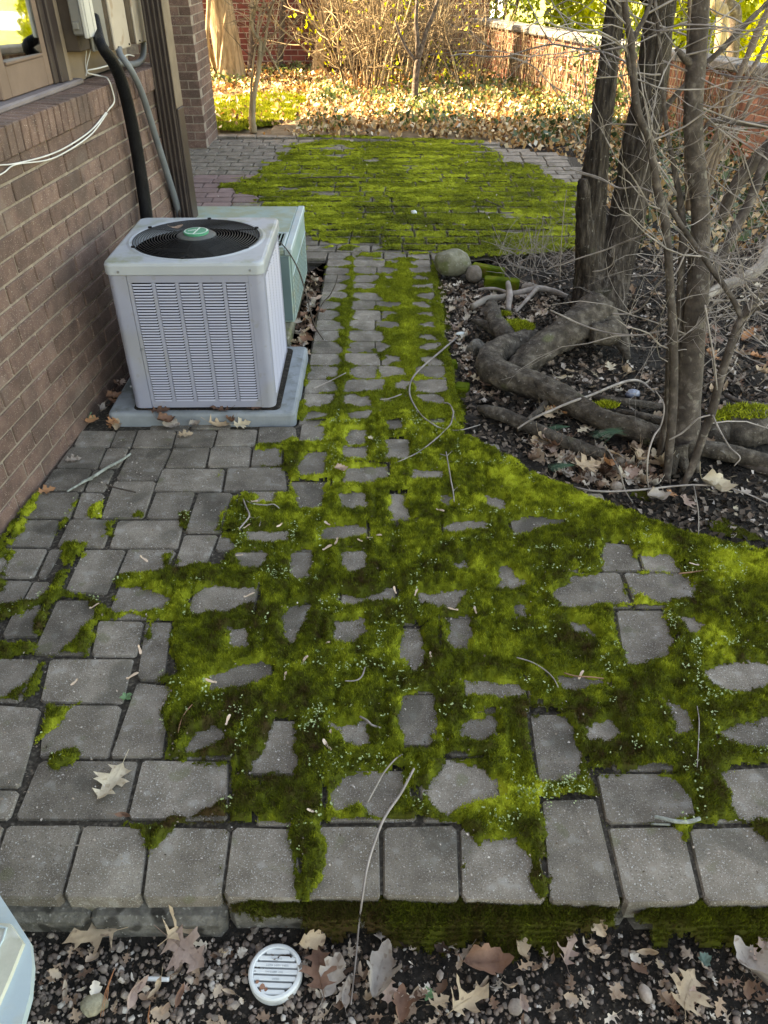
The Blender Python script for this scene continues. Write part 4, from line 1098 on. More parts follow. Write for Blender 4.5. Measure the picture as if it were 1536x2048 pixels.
P = smooth_path([(0.008,2.4506,1.0,0.0022),(0.008,2.5431,1.0013,0.0023),(0.012,2.6224,1.0084,0.0023),(0.012,2.8433,0.9757,0.0025),(0.012,3.0365,0.9718,0.0026),(0.012,3.2591,0.9864,0.0028),(0.012,3.4443,1.0286,0.0029)])
b = W(0, 0, 0)
mb = MB()
off = np.array([(0.008,2.4721,1.0349,0.0024)][0][:3])
mb.tube(P[:, :3] - off, P[:, 3], 6)
mb.build('cable_strand', 'cable', o, smooth=True)
for k, (px_, lst) in enumerate(((0, [(-0.06,3.5514,1.2868,0.002),(-0.08,3.5796,1.2418,0.0021),(-0.09,3.5682,1.1981,0.0021),(-0.07,3.5072,1.1601,0.0021)]), (1, [(-0.06,3.5892,1.28,0.0021),(-0.07,3.5963,1.2403,0.0021),(-0.08,3.555,1.1906,0.0021),(-0.06,3.4774,1.1602,0.002)]))):
    P = smooth_path(lst)
    mb = MB()
    mb.tube(P[:, :3] - P[0][:3], P[:, 3], 5)
    oo = mb.build('wire', 'cable', smooth=True, loc=W(*P[0][:3]), rot=(0, 0, -WALL_A))
    tag(oo, 'thin loose wire hanging below the pale telephone box', 'wire', 'loose wires under the telephone box')

ds = thing('downspout', 'ribbed dark brown downspout at the corner of the brick wall', 'downspout', W(.05, 4.12, 0), -WALL_A)
mb = MB()
mb.box(.004, .098, 4.075, 4.16, 0.02, 2.6, .004)
mb.build('downspout_pipe', 'downspout', ds, (.05, 4.12, 0))
for i in range(4):
    mb = MB()
    mb.box(.008 + i * .023, .021 + i * .023, 4.064, 4.0755, .02, 2.6, .004)
    mb.build('rib', 'downspout', ds, (.05, 4.12, 0))
mb = MB()
mb.box(.0985, .106, 4.07, 4.17, .95, 2.6, .003)
mb.build('edge_strip', 'downspout_tan', ds, (.05, 4.12, 0))
mb = MB()
mb.box(.0985, .108, 4.075, 4.165, .02, .948, .003)
mb.build('edge_strip', 'downspout', ds, (.05, 4.12, 0))

# ------------------------------------------------------------------ condenser on its pad
def rrect(x0, x1, y0, y1, r, n=6):
    out = []
    for cx, cy, a in ((x1 - r, y0 + r, -PI / 2), (x1 - r, y1 - r, 0), (x0 + r, y1 - r, PI / 2), (x0 + r, y0 + r, PI)):
        out += [(cx + r * math.cos(a + PI / 2 * i / n), cy + r * math.sin(a + PI / 2 * i / n)) for i in range(n + 1)]
    return out
def dense(o, step=.03):
    out = []
    for a, b in zip(o, o[1:] + o[:1]):
        n = max(1, int(math.hypot(b[0] - a[0], b[1] - a[1]) / step))
        out += [(a[0] + (b[0] - a[0]) * i / n, a[1] + (b[1] - a[1]) * i / n) for i in range(n)]
    return out
def loft(mb, rings, cap0=True, cap1=True):
    n = len(rings[0])
    V = [v for r in rings for v in r]
    F = []
    for j in range(len(rings) - 1):
        for i in range(n):
            k = (i + 1) % n
            F.append([j * n + i, j * n + k, (j + 1) * n + k, (j + 1) * n + i])
    if cap0:
        F.append(list(range(n))[::-1])
    if cap1:
        F.append(list(range((len(rings) - 1) * n, len(rings) * n)))
    mb.add(V, F)
def ring(o, z):
    return [(x, y, z) for x, y in o]

pad = thing('equipment_pad', 'grey composite pad carrying the louvred condenser', 'pad', (-.75, 3.07, 0))
mb = MB()
o_ = lambda i: rrect(-1.135 + i, -.362 - i, 2.765 + i, 3.43 - i, .025)
loft(mb, [ring(o_(0), -.05), ring(o_(.002), .04), ring(o_(.006), .048), ring(o_(.014), .052)])
mb.build('pad_slab', 'pad', pad, (-.75, 3.07, 0))
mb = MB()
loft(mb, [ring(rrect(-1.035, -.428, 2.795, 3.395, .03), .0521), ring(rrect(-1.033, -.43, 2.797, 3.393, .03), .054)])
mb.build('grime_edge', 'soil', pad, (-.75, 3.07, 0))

AX, AY, AW, AD = -.739, 3.09, .578, .575           # centre, width, depth
ACZ0, ACZ1 = .06, .612
cond = thing('air_conditioner', 'light grey louvred air conditioner with a round black fan on top', 'air conditioner', (AX, AY, .052), math.radians(.6))
hx, hy = AW / 2, AD / 2
def lc(mb, name, mat, smooth=False):
    return mb.build(name, mat, cond, (0, 0, .052), smooth=smooth)
# corner posts and the bands round the louvres
mb = MB()
R_ = .028
post = rrect(-hx, hx, -hy, hy, R_, 6)
def corner(cx, cy, ex, ey):
    """a rounded corner post reaching ex along x and ey along y"""
    arc = []
    sx, sy = (1 if cx > 0 else -1), (1 if cy > 0 else -1)
    for i in range(7):
        a = PI / 2 * i / 6
        arc.append((cx - sx * R_ + sx * R_ * math.cos(a), cy - sy * R_ + sy * R_ * math.sin(a)))
    o = [(cx, cy - sy * ey)] + arc + [(cx - sx * ex, cy), (cx - sx * ex, cy - sy * .02), (cx - sx * .02, cy - sy * .02), (cx - sx * .02, cy - sy * ey)]
    if sx * sy < 0:
        o = o[::-1]
    return o
for cx, cy, ex, ey in ((-hx, -hy, .072, .05), (hx, -hy, .055, .05), (hx, hy, .05, .05), (-hx, hy, .05, .05)):
    mb = MB()
    mb.prism(corner(cx, cy, ex, ey), ACZ0, ACZ1)
    lc(mb, 'corner_post', 'ac')
mb = MB()
X0, X1 = -hx + .0735, hx - .0555
mb.box(X0, X1, -hy + .001, -hy + .02, ACZ0 + .001, ACZ0 + .03, .001)
mb.box(X0, X1, -hy + .001, -hy + .02, ACZ1 - .028, ACZ1, .001)
NC, NR = 5, 44
gapw = .0125
cw = (X1 - X0 - gapw * (NC + 1)) / NC
for c in range(NC + 1):
    x = X0 + c * (cw + gapw)
    mb.box(x, x + gapw, -hy + .0012, -hy + .02, ACZ0 + .0305, ACZ1 - .0285, .0008)
fp = lc(mb, 'front_panel', 'ac')
mb = MB()
mb.box(X0, X1, -hy + .014, -hy + .0195, ACZ0 + .0305, ACZ1 - .0285)
mb.build('louvre_back', 'void', cond, (0, 0, .052))
lm = MB()
lp = ((ACZ1 - .0285) - (ACZ0 + .0305)) / NR
# each louvre: a pressed hood, leaning out at its lower edge
sec = [(.0022, lp * .08), (.0012, lp * .11), (-.0006, -lp * .12), (-.0022, -lp * .38), (-.0012, -lp * .42), (.0008, -lp * .12)]
ends = [(-cw / 2, .72), (-cw / 2 + .005, 1), (cw / 2 - .005, 1), (cw / 2, .72)]
V = [(x, y if k == 1 else y * .3 + .004, z * k) for x, k in ends for y, z in sec]
n = len(sec)
F = [list(range(n)), list(range(3 * n, 4 * n))[::-1]]
for j in range(3):
    for i in range(n):
        F.append([j * n + i, (j + 1) * n + i, (j + 1) * n + (i + 1) % n, j * n + (i + 1) % n])
lme = mk('louvre', V, F)
for c in range(NC):
    for r in range(NR):
        put('louvre', lme, 'ac_slat', fp, (X0 + gapw + cw / 2 + c * (cw + gapw), -hy + .001, ACZ0 + .0305 + lp * (r + .5) - .052))
# right side: the same louvres, seen edge-on
mb = MB()
Y0, Y1 = -hy + .0515, hy - .0515
cs = (Y1 - Y0 - gapw * (NC + 1)) / NC
for c in range(NC + 1):
    y = Y0 + c * (cs + gapw)
    mb.box(hx - .02, hx - .0012, y, y + gapw, ACZ0 + .0305, ACZ1 - .0285, .0008)
mb.box(hx - .02, hx - .001, Y0, Y1, ACZ0 + .001, ACZ0 + .03, .001)
mb.box(hx - .02, hx - .001, Y0, Y1, ACZ1 - .028, ACZ1, .001)
sp_ = lc(mb, 'side_panel', 'ac')
mb = MB()
for c in range(NC):
    for r in range(NR):
        yc, zc = Y0 + gapw + cs / 2 + c * (cs + gapw), ACZ0 + .0305 + lp * (r + .5) - .052
        mb.add([(hx - .001 - y, yc + x * cs / cw, zc + z * k) for x, k in ends for y, z in sec], F)
stuff(put('louvre_rows', mb.mesh('louvre_rows'), 'ac_slat', sp_))
mb = MB()
mb.box(hx - .0195, hx - .014, Y0, Y1, ACZ0 + .0305, ACZ1 - .0285)
mb.box(-hx + .004, -hx + .02, Y0, Y1, ACZ0, ACZ1)
mb.box(X0, X1, hy - .02, hy - .004, ACZ0, ACZ1)
mb.build('inner_wall', 'void', cond, (0, 0, .052))
mb = MB()
mb.prism(rrect(-hx + .01, hx - .01, -hy + .01, hy - .01, .02), .0525, ACZ0 - .0005)
lc(mb, 'base_tray', 'black')
# lid with the round fan opening
LZ = .660
FR = .248
lid_base = dense(rrect(-hx - .006, hx + .006, -hy - .006, hy + .006, .03, 8))
lid_o = lambda i, z: [(x * (1 - i / hx), y * (1 - i / hy), z) for x, y in lid_base]
mb = MB()
loft(mb, [lid_o(.004, ACZ1 + .0005), lid_o(0, ACZ1 + .004), lid_o(0, LZ - .012), lid_o(.004, LZ - .003), lid_o(.012, LZ)], cap0=False, cap1=False)
top = lid_o(.012, LZ)
n = len(top)
ca_ = [math.atan2(p[1], p[0]) for p in top]
circ = [(FR * math.cos(a), FR * math.sin(a), LZ) for a in ca_]
circ2 = [((FR + .012) * math.cos(a), (FR + .012) * math.sin(a), LZ + .003) for a in ca_]
circ3 = [((FR + .022) * math.cos(a), (FR + .022) * math.sin(a), LZ) for a in ca_]
circ4 = [(FR * math.cos(a), FR * math.sin(a), LZ - .035) for a in ca_]
loft(mb, [top, circ3, circ2, circ, circ4], False, False)
lid = lc(mb, 'lid', 'ac_lid')
mb = MB()
loft(mb, [[(FR * .999 * math.cos(a), FR * .999 * math.sin(a), LZ - .0355) for a in ca_], [(FR * math.cos(a), FR * math.sin(a), LZ - .25) for a in ca_]], False, True)
mb.F[-1] = mb.F[-1][::-1]
lc(mb, 'fan_well', 'void')
mb = MB()
for k in range(4):
    a0 = k * PI / 2 + .4
    pts = []
    for q in range(5):
        a = a0 + q * .2
        pts.append((.07 * math.cos(a), .07 * math.sin(a), LZ - .11 + q * .012))
    for q in range(5):
        a = a0 + q * .2
        pts.append((.235 * math.cos(a), .235 * math.sin(a), LZ - .11 + q * .010))
    mb.add(pts, [[q, q + 1, q + 6, q + 5] for q in range(4)])
lc(mb, 'fan_blade', 'black')
mb = MB()
for k in range(17):
    r = .077 + k * .0106
    z = LZ + .012 - .010 * (k / 16) ** 2
    n = 56
    P = [(r * math.cos(2 * PI * i / n), r * math.sin(2 * PI * i / n), z) for i in range(n + 1)]
    mb.tube(P, .0015, 5, cap=False)
guard = lc(mb, 'fan_guard', 'wire', True)
mb = MB()
for k in range(6):
    a = k * PI / 3 + .5
    mb.tube([((.06 + t * (FR - .05)) * math.cos(a), (.06 + t * (FR - .05)) * math.sin(a), LZ + .010 - .012 * t * t) for t in np.linspace(0, 1, 8)], .0022, 5)
    mb.disc(((FR + .004) * math.cos(a), (FR + .004) * math.sin(a)), .008, LZ + .0035, LZ + .007, 10)
lc(mb, 'guard_spoke', 'black')
mb = MB()
lathe(mb, [(.001, LZ + .021), (.066, LZ + .019), (.076, LZ + .012), (.078, LZ + .002), (.02, LZ)], n=40)
lc(mb, 'motor_cap', 'hub', True)
mb = MB()
lathe(mb, [(.048, LZ + .0195), (.049, LZ + .0275), (.046, LZ + .029), (.0005, LZ + .0292)], n=40)
badge = lc(mb, 'badge', 'badge', False)
mb = MB()                                             # the pale emblem: a rim, a slanted bar, worn lettering on the left
n = 40
loft(mb, [[(.0455 * math.cos(2 * PI * i / n), .0455 * math.sin(2 * PI * i / n), LZ + .0293) for i in range(n)], [(.0415 * math.cos(2 * PI * i / n), .0415 * math.sin(2 * PI * i / n), LZ + .0297) for i in range(n)]], False, False)
mb.add([(x, y, LZ + .0298) for x, y in ((-.006, -.041), (.0005, -.042), (.0125, .041), (.006, .041))], [[0, 1, 2, 3]])
for i in range(5):
    x = -.03 + i * .0058
    mb.add([(x + a, -.008 + b + i * .003, LZ + .0297) for a, b in ((0, 0), (.0035, 0), (.0045, .014), (.001, .014))], [[0, 1, 2, 3]])
lc(mb, 'badge_emblem', 'badge_mark')
mb = MB()
for (x, y, z) in ((-hx + .05, -hy - .0065, ACZ1 + .016), (hx - .045, -hy - .0065, ACZ1 + .02), (-hx + .079, -hy - .0005, ACZ0 + .26), (-hx + .004, -hy, ACZ0 + .1)):
    c = len(mb.V)
    mb.disc((0, 0), .0045, 0, .003, 10)
    for i in range(c, len(mb.V)):
        a, b_, d = mb.V[i]
        mb.V[i] = (x + a, y - d, z + b_)
lc(mb, 'screw', 'screw')

# heat pump behind it
hp = thing('heat_pump', 'low faded teal heat pump cabinet behind the grey condenser', 'heat pump', (-.75, 4.06, 0))
HX0, HX1, HY0, HY1, HZ0, HZ1 = -1.06, -.445, 3.69, 4.44, .055, .424
g0 = (-.75, 4.06, 0)
mb = MB(); mb.box(HX0 + .006, HX1 - .006, HY0 + .006, HY1 - .006, HZ0, HZ1 - .03, .006); mb.build('cabinet', 'teal', hp, g0)
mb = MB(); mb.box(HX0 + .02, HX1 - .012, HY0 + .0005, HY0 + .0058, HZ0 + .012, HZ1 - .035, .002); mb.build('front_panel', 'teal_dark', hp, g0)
mb = MB(); mb.box(HX1 - .0058, HX1, HY0 + .012, HY1 - .012, HZ0 + .01, HZ1 - .032, .002); side = mb.build('side_panel', 'teal', hp, g0)
mb = MB(); mb.box(HX0, HX1 - .032, HY0, HY1, HZ1 - .028, HZ1, .005); mb.build('top_panel', 'teal', hp, g0)
mb = MB(); mb.box(HX1 - .0315, HX1 + .004, HY0 - .002, HY1 + .002, HZ1 - .03, HZ1 + .002, .004); mb.build('top_rail', 'pale_blue', hp, g0)
mb = MB()
for i in range(26):
    for j in range(9):
        y, z = HY0 + .04 + i * .0255, HZ0 + .035 + j * .022
        mb.box(HX1 + .0001, HX1 + .0006, y, y + .007, z, z + .010)
stuff(mb.build('dark_hole_chips', 'void', hp, g0))  # raised black chips, standing in for the shade inside punched holes
mb = MB(); mb.box(HX1 - .0005, HX1 + .003, HY0 + .02, HY1 - .02, HZ0 + .235, HZ0 + .241); mb.build('side_seam', 'pale_blue', hp, g0)
vx0, vx1, vy0, vy1 = -.565, -.490, 3.72, 3.93
mb = MB()
mb.box(vx0, vx1, vy0, vy1, HZ1 + .0005, HZ1 + .0015)
mb.build('vent_dark_sheet', 'void', hp, g0)  # black sheet laid on the panel, standing in for the vent's shaded depth
mb = MB()
for a, b_, c, d in ((vx0 - .01, vx1 + .012, vy0 - .01, vy0), (vx0 - .01, vx1 + .012, vy1, vy1 + .01), (vx1, vx1 + .012, vy0, vy1)):
    mb.box(a, b_, c, d, HZ1 + .0005, HZ1 + .008, .002)
mb.build('vent_frame', 'pale_blue', hp, g0)
for i in range(5):
    mb = MB(); mb.box(vx0 + .004 + i * .016, vx0 + .009 + i * .016, vy0, vy1, HZ1 + .0016, HZ1 + .006, .001)
    mb.build('vent_slat', 'teal', hp, g0)
p2 = thing('equipment_pad', 'moss-covered pad under the teal heat pump', 'pad', (-.75, 4.0, 0))
mb = MB(); mb.box(-1.15, -.46, 3.52, 4.5, -.03, .054, .01); mb.build('pad_slab', 'boulder', p2, (-.75, 4.0, 0))

# cabinet corner at the lower left edge of the picture
cu = thing('equipment_cabinet', 'corner of a pale blue equipment cabinet by the gravel', 'cabinet', (-0.6072,0.5527) + (-.1,))
g0 = (-0.6072,0.5527) + (-.1,)
outer = [(-0.7197,0.7033),(-0.6518,0.6639),(-0.6116,0.6256),(-0.5718,0.5875),(-0.555,0.5527),(-0.543,0.5095),(-0.5402,0.4674),(-0.5435,0.4302),(-0.5945,0.3207),(-0.9828,0.3207),(-1.276,0.7033)]
inner_ = [(-0.6775,0.6168),(-0.6275,0.6144),(-0.6105,0.6128),(-0.577,0.5823),(-0.5789,0.5318),(-0.5821,0.4899),(-0.5894,0.4129),(-0.6167,0.3222),(-0.9622,0.3222),(-1.1849,0.6168)]
low = [(x * 1.0 - .012, y - .004) for x, y in outer]
mb = MB()
c_ = (sum(p[0] for p in outer) / len(outer), sum(p[1] for p in outer) / len(outer))
sc = lambda k: [(c_[0] + (x - c_[0]) * k, c_[1] + (y - c_[1]) * k) for x, y in outer]
loft(mb, [ring([(x - .19, y + .02) for x, y in sc(.93)], -.14), ring([(x - .02, y) for x, y in sc(.965)], .27), ring(sc(1.0), .285), ring(sc(.998), .303)], True, True)
mb.build('cabinet_shell', 'pale_blue', cu, g0)
mb = MB()
c2 = (sum(p[0] for p in inner_) / len(inner_), sum(p[1] for p in inner_) / len(inner_))
loft(mb, [ring(inner_, .3032), ring([(c2[0] + (x - c2[0]) * .985, c2[1] + (y - c2[1]) * .985) for x, y in inner_], .311)], True, True)
mb.build('cabinet_lid', 'beige_panel', cu, g0)
mb = MB()
e0, e1 = inner_[2], inner_[0]
mb.tube([(x, y, .313) for x, y in [(-0.6734,0.6072),(-0.624,0.6056),(-0.6133,0.6033),(-0.612,0.5838),(-0.6173,0.5499)]], .0022, 6)
mb.build('lid_seam', 'pale_blue', cu, g0)

# ------------------------------------------------------------------ round drain grate in the gravel
GC = (-0.221,0.7026)
gr = thing('drain_grate', 'round white plastic drain grate in the gravel', 'drain', (GC[0], GC[1], -.098), math.radians(-2))
RG = .0545
mb = MB()
lathe(mb, [(RG - .002, -.03), (RG, .0), (RG, .016), (RG - .003, .019), (RG - .008, .0195), (RG - .010, .016), (RG - .010, -.03)], n=48)
mb.build('grate_ring', 'grate', gr, smooth=False)
n_sl = 7
pitch = 2 * (RG - .010) / n_sl
for k in range(n_sl):
    yc = -(RG - .010) + pitch * (k + .5)
    wid = math.sqrt(max(1e-5, (RG - .0095) ** 2 - min(abs(yc), RG - .012) ** 2))
    mb = MB()
    mb.box(-wid, wid, yc - pitch * .36, yc + pitch * .36, .004, .0175, .0012)
    mb.build('grate_slat', 'grate', gr)
mb = MB(); mb.disc((0, 0), RG - .011, -.03, -.028, 32); mb.build('grate_well', 'void', gr)
for k, txt, sz in ((4, 'SPEE-D', .0052), (3, '2-2729  3-2751  3-6035', .0048), (2, '9-4089  1593', .0048), (1, 'LISTED', .0048)):
    cu_ = bpy.data.curves.new('lettering', 'FONT')
    cu_.body = txt
    cu_.size = sz
    cu_.align_x = 'CENTER'
    cu_.align_y = 'CENTER'
    cu_.extrude = .0002
    o = bpy.data.objects.new('lettering', cu_)
    LINK(o)
    bpy.context.view_layer.update()
    me_ = bpy.data.meshes.new_from_object(o.evaluated_get(bpy.context.evaluated_depsgraph_get()))
    bpy.data.objects.remove(o)
    me_.materials.clear()
    o = put('lettering', me_, 'grate_mark', gr)
    o.location = (0.003, -(RG - .010) + pitch * (k + 1.35), .0178)
for a, b_, r in ((-.022, -.030, .006), (-.033, -.022, .004), (-.014, -.0345, .004), (-.026, -.0385, .0035)):
    mb = MB()
    o_r = [(a + r * random.uniform(.6, 1.2) * math.cos(i * PI / 4), b_ + r * random.uniform(.6, 1.2) * math.sin(i * PI / 4)) for i in range(8)]
    mb.prism(o_r, .0176, .0185)
    mb.build('rust_flake', 'rust_flake', gr)

# ------------------------------------------------------------------ garden wall running back on the right, red house behind
def wall_of_bricks(root, origin, p, q, h, course, blen, depth, mat, mortar, limit_fn, name_rest):
    """brick wall from p to q; children in world space relative to origin; bricks limit_fn(x,z) picks are single parts"""
    A, B = Vector((*p, 0)), Vector((*q, 0))
    d = (B - A)
    L = d.length
    d /= L
    nrm = Vector((d.y, -d.x, 0))
    ang = math.atan2(d.y, d.x)
    lib = []
    for _ in range(4):
        mb = MB()
        mb.box(-blen / 2 + .005, blen / 2 - .005, -depth / 2, depth / 2, -course / 2 + .005, course / 2 - .005, .003)
        lib.append(mb.mesh('brick'))
    rest = MB()
    ok = []
    k = 0
    while (k + 1) * course <= h + .001:
        s = (-blen / 2 if k % 2 else 0)
        while s < L:
            a, b = max(s, 0), min(s + blen, L)
            if b - a > .05:
                ok.append((a, b, course * (k + .5)))
            s += blen
        k += 1
    pick = [o for o in ok if limit_fn((A + d * (o[0] + o[1]) / 2), o[2])]
    pick.sort(key=lambda o: (A + d * o[0]).y)
    chosen = set(pick[:298])
    for o in ok:
        a, b, z = o
        c = A + d * ((a + b) / 2) - Vector(origin)
        if o in chosen:
            put('brick', random.choice(lib), mat, root, (c.x + nrm.x * random.uniform(0, .002), c.y + nrm.y * random.uniform(0, .002), z), (0, 0, ang), scale=((b - a - .01) / (blen - .01), 1, 1))
        else:
            hw, hd = (b - a) / 2 - .005, depth / 2
            V = []
            for zz in (z - course / 2 + .005, z + course / 2 - .005):
                for u, v in ((-hw, -hd), (hw, -hd), (hw, hd), (-hw, hd)):
                    w_ = c + d * u + nrm * v
                    V.append((w_.x, w_.y, zz))
            rest.add(V, [[3, 2, 1, 0], [4, 5, 6, 7], [0, 1, 5, 4], [1, 2, 6, 5], [2, 3, 7, 6], [3, 0, 4, 7]])
    if rest.V:
        stuff(rest.build(name_rest, mat, root))
    m = MB()
    V = []
    for zz in (-.15, h - .001):
        for u, v in ((.002, -depth / 2 + .006), (L - .002, -depth / 2 + .006), (L - .002, depth / 2 - .006), (.002, depth / 2 - .006)):
            w_ = A + d * u + nrm * v - Vector(origin)
            V.append((w_.x, w_.y, zz))
    m.add(V, [[3, 2, 1, 0], [4, 5, 6, 7], [0, 1, 5, 4], [1, 2, 6, 5], [2, 3, 7, 6], [3, 0, 4, 7]])
    m.build('wall_core', mortar, root)
    return A, d, nrm, L, ang

def wall_line(y):                                      # the garden wall is not quite straight
    return 1.28 + (13.1 - y) * .372
gp, gq = (wall_line(13.1), 13.1), (wall_line(5.2), 5.2)
og = (2.6, 9.0, 0)
gwall = thing('garden_wall', 'low red brick garden wall with grey stone cap, sunlit at its far end', 'wall', og)
shift = .1
A, d, nrm, L, ang = wall_of_bricks(gwall, og, (gp[0] + shift, gp[1]), (gq[0] + shift, gq[1]), .66, .073, .215, .2, 'garden_brick', 'red_mortar', lambda c, z: True, 'brick_courses')
n = int(L / .42)
for i in range(n):
    mb = MB()
    mb.box(-.205, .205, -.15, .15, 0, .07, .012)
    for k, v in enumerate(mb.V):
        mb.V[k] = tuple(a + random.uniform(-.004, .004) for a in v)
    c = A + d * (L * (i + .5) / n) - Vector(og)
    mb.build('cap_stone', 'stone_cap', gwall, loc=(c.x, c.y, .661), rot=(0, 0, ang + random.uniform(-.01, .01)))
# dry vines hanging over its sunny face, ivy on the shaded stretch
mb = MB()
for _ in range(430):
    s = random.uniform(.2, 5.6)
    z0 = random.uniform(.35, .74)
    c = A + d * s + nrm * random.uniform(-.115, -.14) * -1
    P = []
    ln = random.uniform(.2, .62)
    ph = random.uniform(0, 6)
    for t in np.linspace(0, 1, 6):
        P.append((c.x + d.x * .03 * math.sin(ph + 4 * t) + nrm.x * .03 * (1 - t) * random.random(), c.y + d.y * .03 * math.sin(ph + 4 * t), max(.02, z0 - ln * t)))
    mb.tube(P, [random.uniform(.0025, .006)] * 6, 4, cap=False, t=random.random())
vine = thing('climbing_vine', 'tangle of bare vine stems hanging down the sunny garden wall', 'vine', og)
stuff(mb.build('stems', 'sun_twig', vine, og, tint=True))
def leaf_cloud(pts, size, tints, flat=.6):
    """small two-triangle folded leaves at the given points"""
    pts = np.asarray(pts, float)
    n = len(pts)
    a = rng.random(n) * 2 * PI
    tilt = (rng.random(n) - .5) * 2 * (1 - flat) * PI
    l = size * (.6 + .8 * rng.random(n))
    u = np.stack([np.cos(a) * np.cos(tilt), np.sin(a) * np.cos(tilt), np.sin(tilt)], -1)
    v = np.stack([-np.sin(a), np.cos(a), (rng.random(n) - .5) * 1.4], -1)
    v /= np.linalg.norm(v, axis=1)[:, None]
    w = np.cross(u, v)
    L_, W_ = l[:, None], (l * (.55 + .35 * rng.random(n)))[:, None]
    V = np.stack([pts - u * L_ * .5, pts + v * W_ * .5 + w * L_ * .18, pts + u * L_ * .5 + w * L_ * .1 * (rng.random(n)[:, None] - .3), pts - v * W_ * .5 + w * L_ * .18], 1).reshape(-1, 3)
    b = np.arange(n)[:, None] * 4
    F = np.concatenate([b + [0, 1, 2], b + [0, 2, 3]])
    return V, F, np.concatenate([tints, tints])
def on_wall(s, z, off):
    c = A + d * s + nrm * off
    return (c.x, c.y, z)
pts = []
for _ in range(900):
    s = random.gauss(3.6, .35) if random.random() < .6 else random.uniform(2.5, 7.5)
    pts.append(on_wall(s, random.uniform(.05, .75) if s < 4.4 else random.uniform(0, .35), .12 + random.random() * .1))
V, F, T = leaf_cloud(pts, .055, rng.random(len(pts)) * .7, .1)
iv = put('ivy', mk('ivy', V, F, T), 'ivy')
tag(stuff(iv), 'dark ivy climbing the garden wall left of the big tree', 'ivy')

orh = (-1.8, 13.5, 0)
rh = thing('red_house', 'dark red brick house across the back of the garden', 'house', orh)
A2, d2, n2, L2, an2 = wall_of_bricks(rh, orh, (-7, 13.55), (1.55, 13.55), 2.6, .0735, .215, .12, 'red_brick', 'red_mortar', lambda c, z: -2.95 < c.x < -.55 and z < 1.75, 'brick_courses')
mb = MB()
mb.box(-7, 1.55, 13.62, 20, -.1, 5.2)
mb.build('upper_wall', 'red_brick', rh, orh)

# ------------------------------------------------------------------ beyond the wall: drive, hedge, trunks
mb = MB()
mb.add([(x, y, .012) for x, y in [(2.5314,23.8137),(3.1316,23.8137),(3.8023,29.6817),(6.4292,49.2945),(7.7767,67.4718),(3.4962,29.6817),(3.0398,26.949)]], [[0, 1, 2, 3, 4, 5, 6]])
structure(mb.build('driveway', 'road'))
mb = MB()
mb.add([(8.5, 17, .012), (60, 17, .012), (60, 21.5, .012), (10.5, 21.5, .012)], [[0, 1, 2, 3]])
structure(mb.build('road', 'road'))
def hedge(name, label, cx, cy, rx, ry, h, n, size, tm):
    pts, t = [], []
    while len(pts) < n:
        x, y, z = random.uniform(-1, 1), random.uniform(-1, 1), random.random()
        r = (x * x + y * y) ** .5
        lim = 1 - .35 * z * z + .16 * mnoise.noise((cx + x * rx * 1.2, cy + y * ry * 1.2, z * h * 1.5))
        if r < lim and (r > lim - .28 or z > .85):
            pts.append((cx + x * rx, cy + y * ry, .03 + z * h))
            t.append(tm + .3 * mnoise.noise((x * rx * 2.2, y * ry * 2.2, z * h * 2.2)) + random.uniform(-.2, .2))
    V, F, T = leaf_cloud(pts, size, np.clip(np.array(t), 0, 1), .2)
    o = thing(name, label, 'hedge', (cx, cy, 0))
    V -= np.array([cx, cy, 0])
    put('foliage', mk('foliage', V, F, T), 'hedge', o)
    mb = MB()
    for k in range(7):
        a = random.uniform(0, 6.28)
        mb.tube([(.2 * rx * math.cos(a), .2 * ry * math.sin(a), 0), (.45 * rx * math.cos(a), .45 * ry * math.sin(a), h * .5), (.6 * rx * math.cos(a), .6 * ry * math.sin(a), h * .85)], [.03, .02, .008], 5)
    mb.build('branches', 'stem', o)
hedge('evergreen_hedge', 'bright yellow-green evergreen hedge behind the sunlit garden wall', 4.35, 14.6, 1.75, 1.3, 2.3, 11000, .10, .72)
hedge('evergreen_shrub', 'smaller yellow-green evergreen between the two big trunks', 5.9, 12.6, .8, .8, 1.5, 3400, .09, .66)
hedge('leafy_shrub', 'olive leafy shrub at the far corner where wall meets red house', 1.75, 14.3, .75, .6, 1.7, 1600, .09, .5)

def trunk_mesh(P, n=20, bark=(.16, 3.0, .12)):
    V, F = tube_arrays(P[:, :3], P[:, 3], n, bark)
    F = [list(f) for f in F]
    m = len(P)
    F.append(list(range(n))[::-1])
    F.append(list(range((m - 1) * n, m * n)))
    return V, F
def tree_part(name, pts, mat, parent, base, n=20, bark=(.16, 3.0, .12), sub=10):
    P = smooth_path(pts, sub=sub)
    V, F = trunk_mesh(P, n, bark)
    return put(name, mk(name, V - np.array(base), F, smooth=True), mat, parent)

def twig_set(mb, starts, n_side, length, r0, up=.4, depth=2, tint=False):
    """side twigs that fork; starts: list of (point, direction)"""
    for (p, dr, rr) in starts:
        ln = length * random.uniform(.45, 1.2)
        P = [Vector(p)]
        v = Vector(dr).normalized()
        segs = 6
        for k in range(segs):
            v = (v + Vector((random.uniform(-.3, .3), random.uniform(-.3, .3), random.uniform(-.28, .28) + up * .12))).normalized()
            P.append(P[-1] + v * ln / segs)
        R = np.linspace(rr, rr * .35, segs + 1)
        mb.tube([tuple(q) for q in P], R, 4, cap=False, t=random.random())
        if depth > 1:
            subs = []
            for k in range(random.randint(1, 4)):
                i = random.randint(1, segs - 1)
                dv = (P[i + 1] - P[i]).normalized()
                dv = (dv + Vector((random.uniform(-1, 1), random.uniform(-1, 1), random.uniform(-.6, .9)))).normalized()
                subs.append((P[i], dv, max(.0009, R[i] * .6)))
            twig_set(mb, subs, 0, length * .5, r0, up, depth - 1)

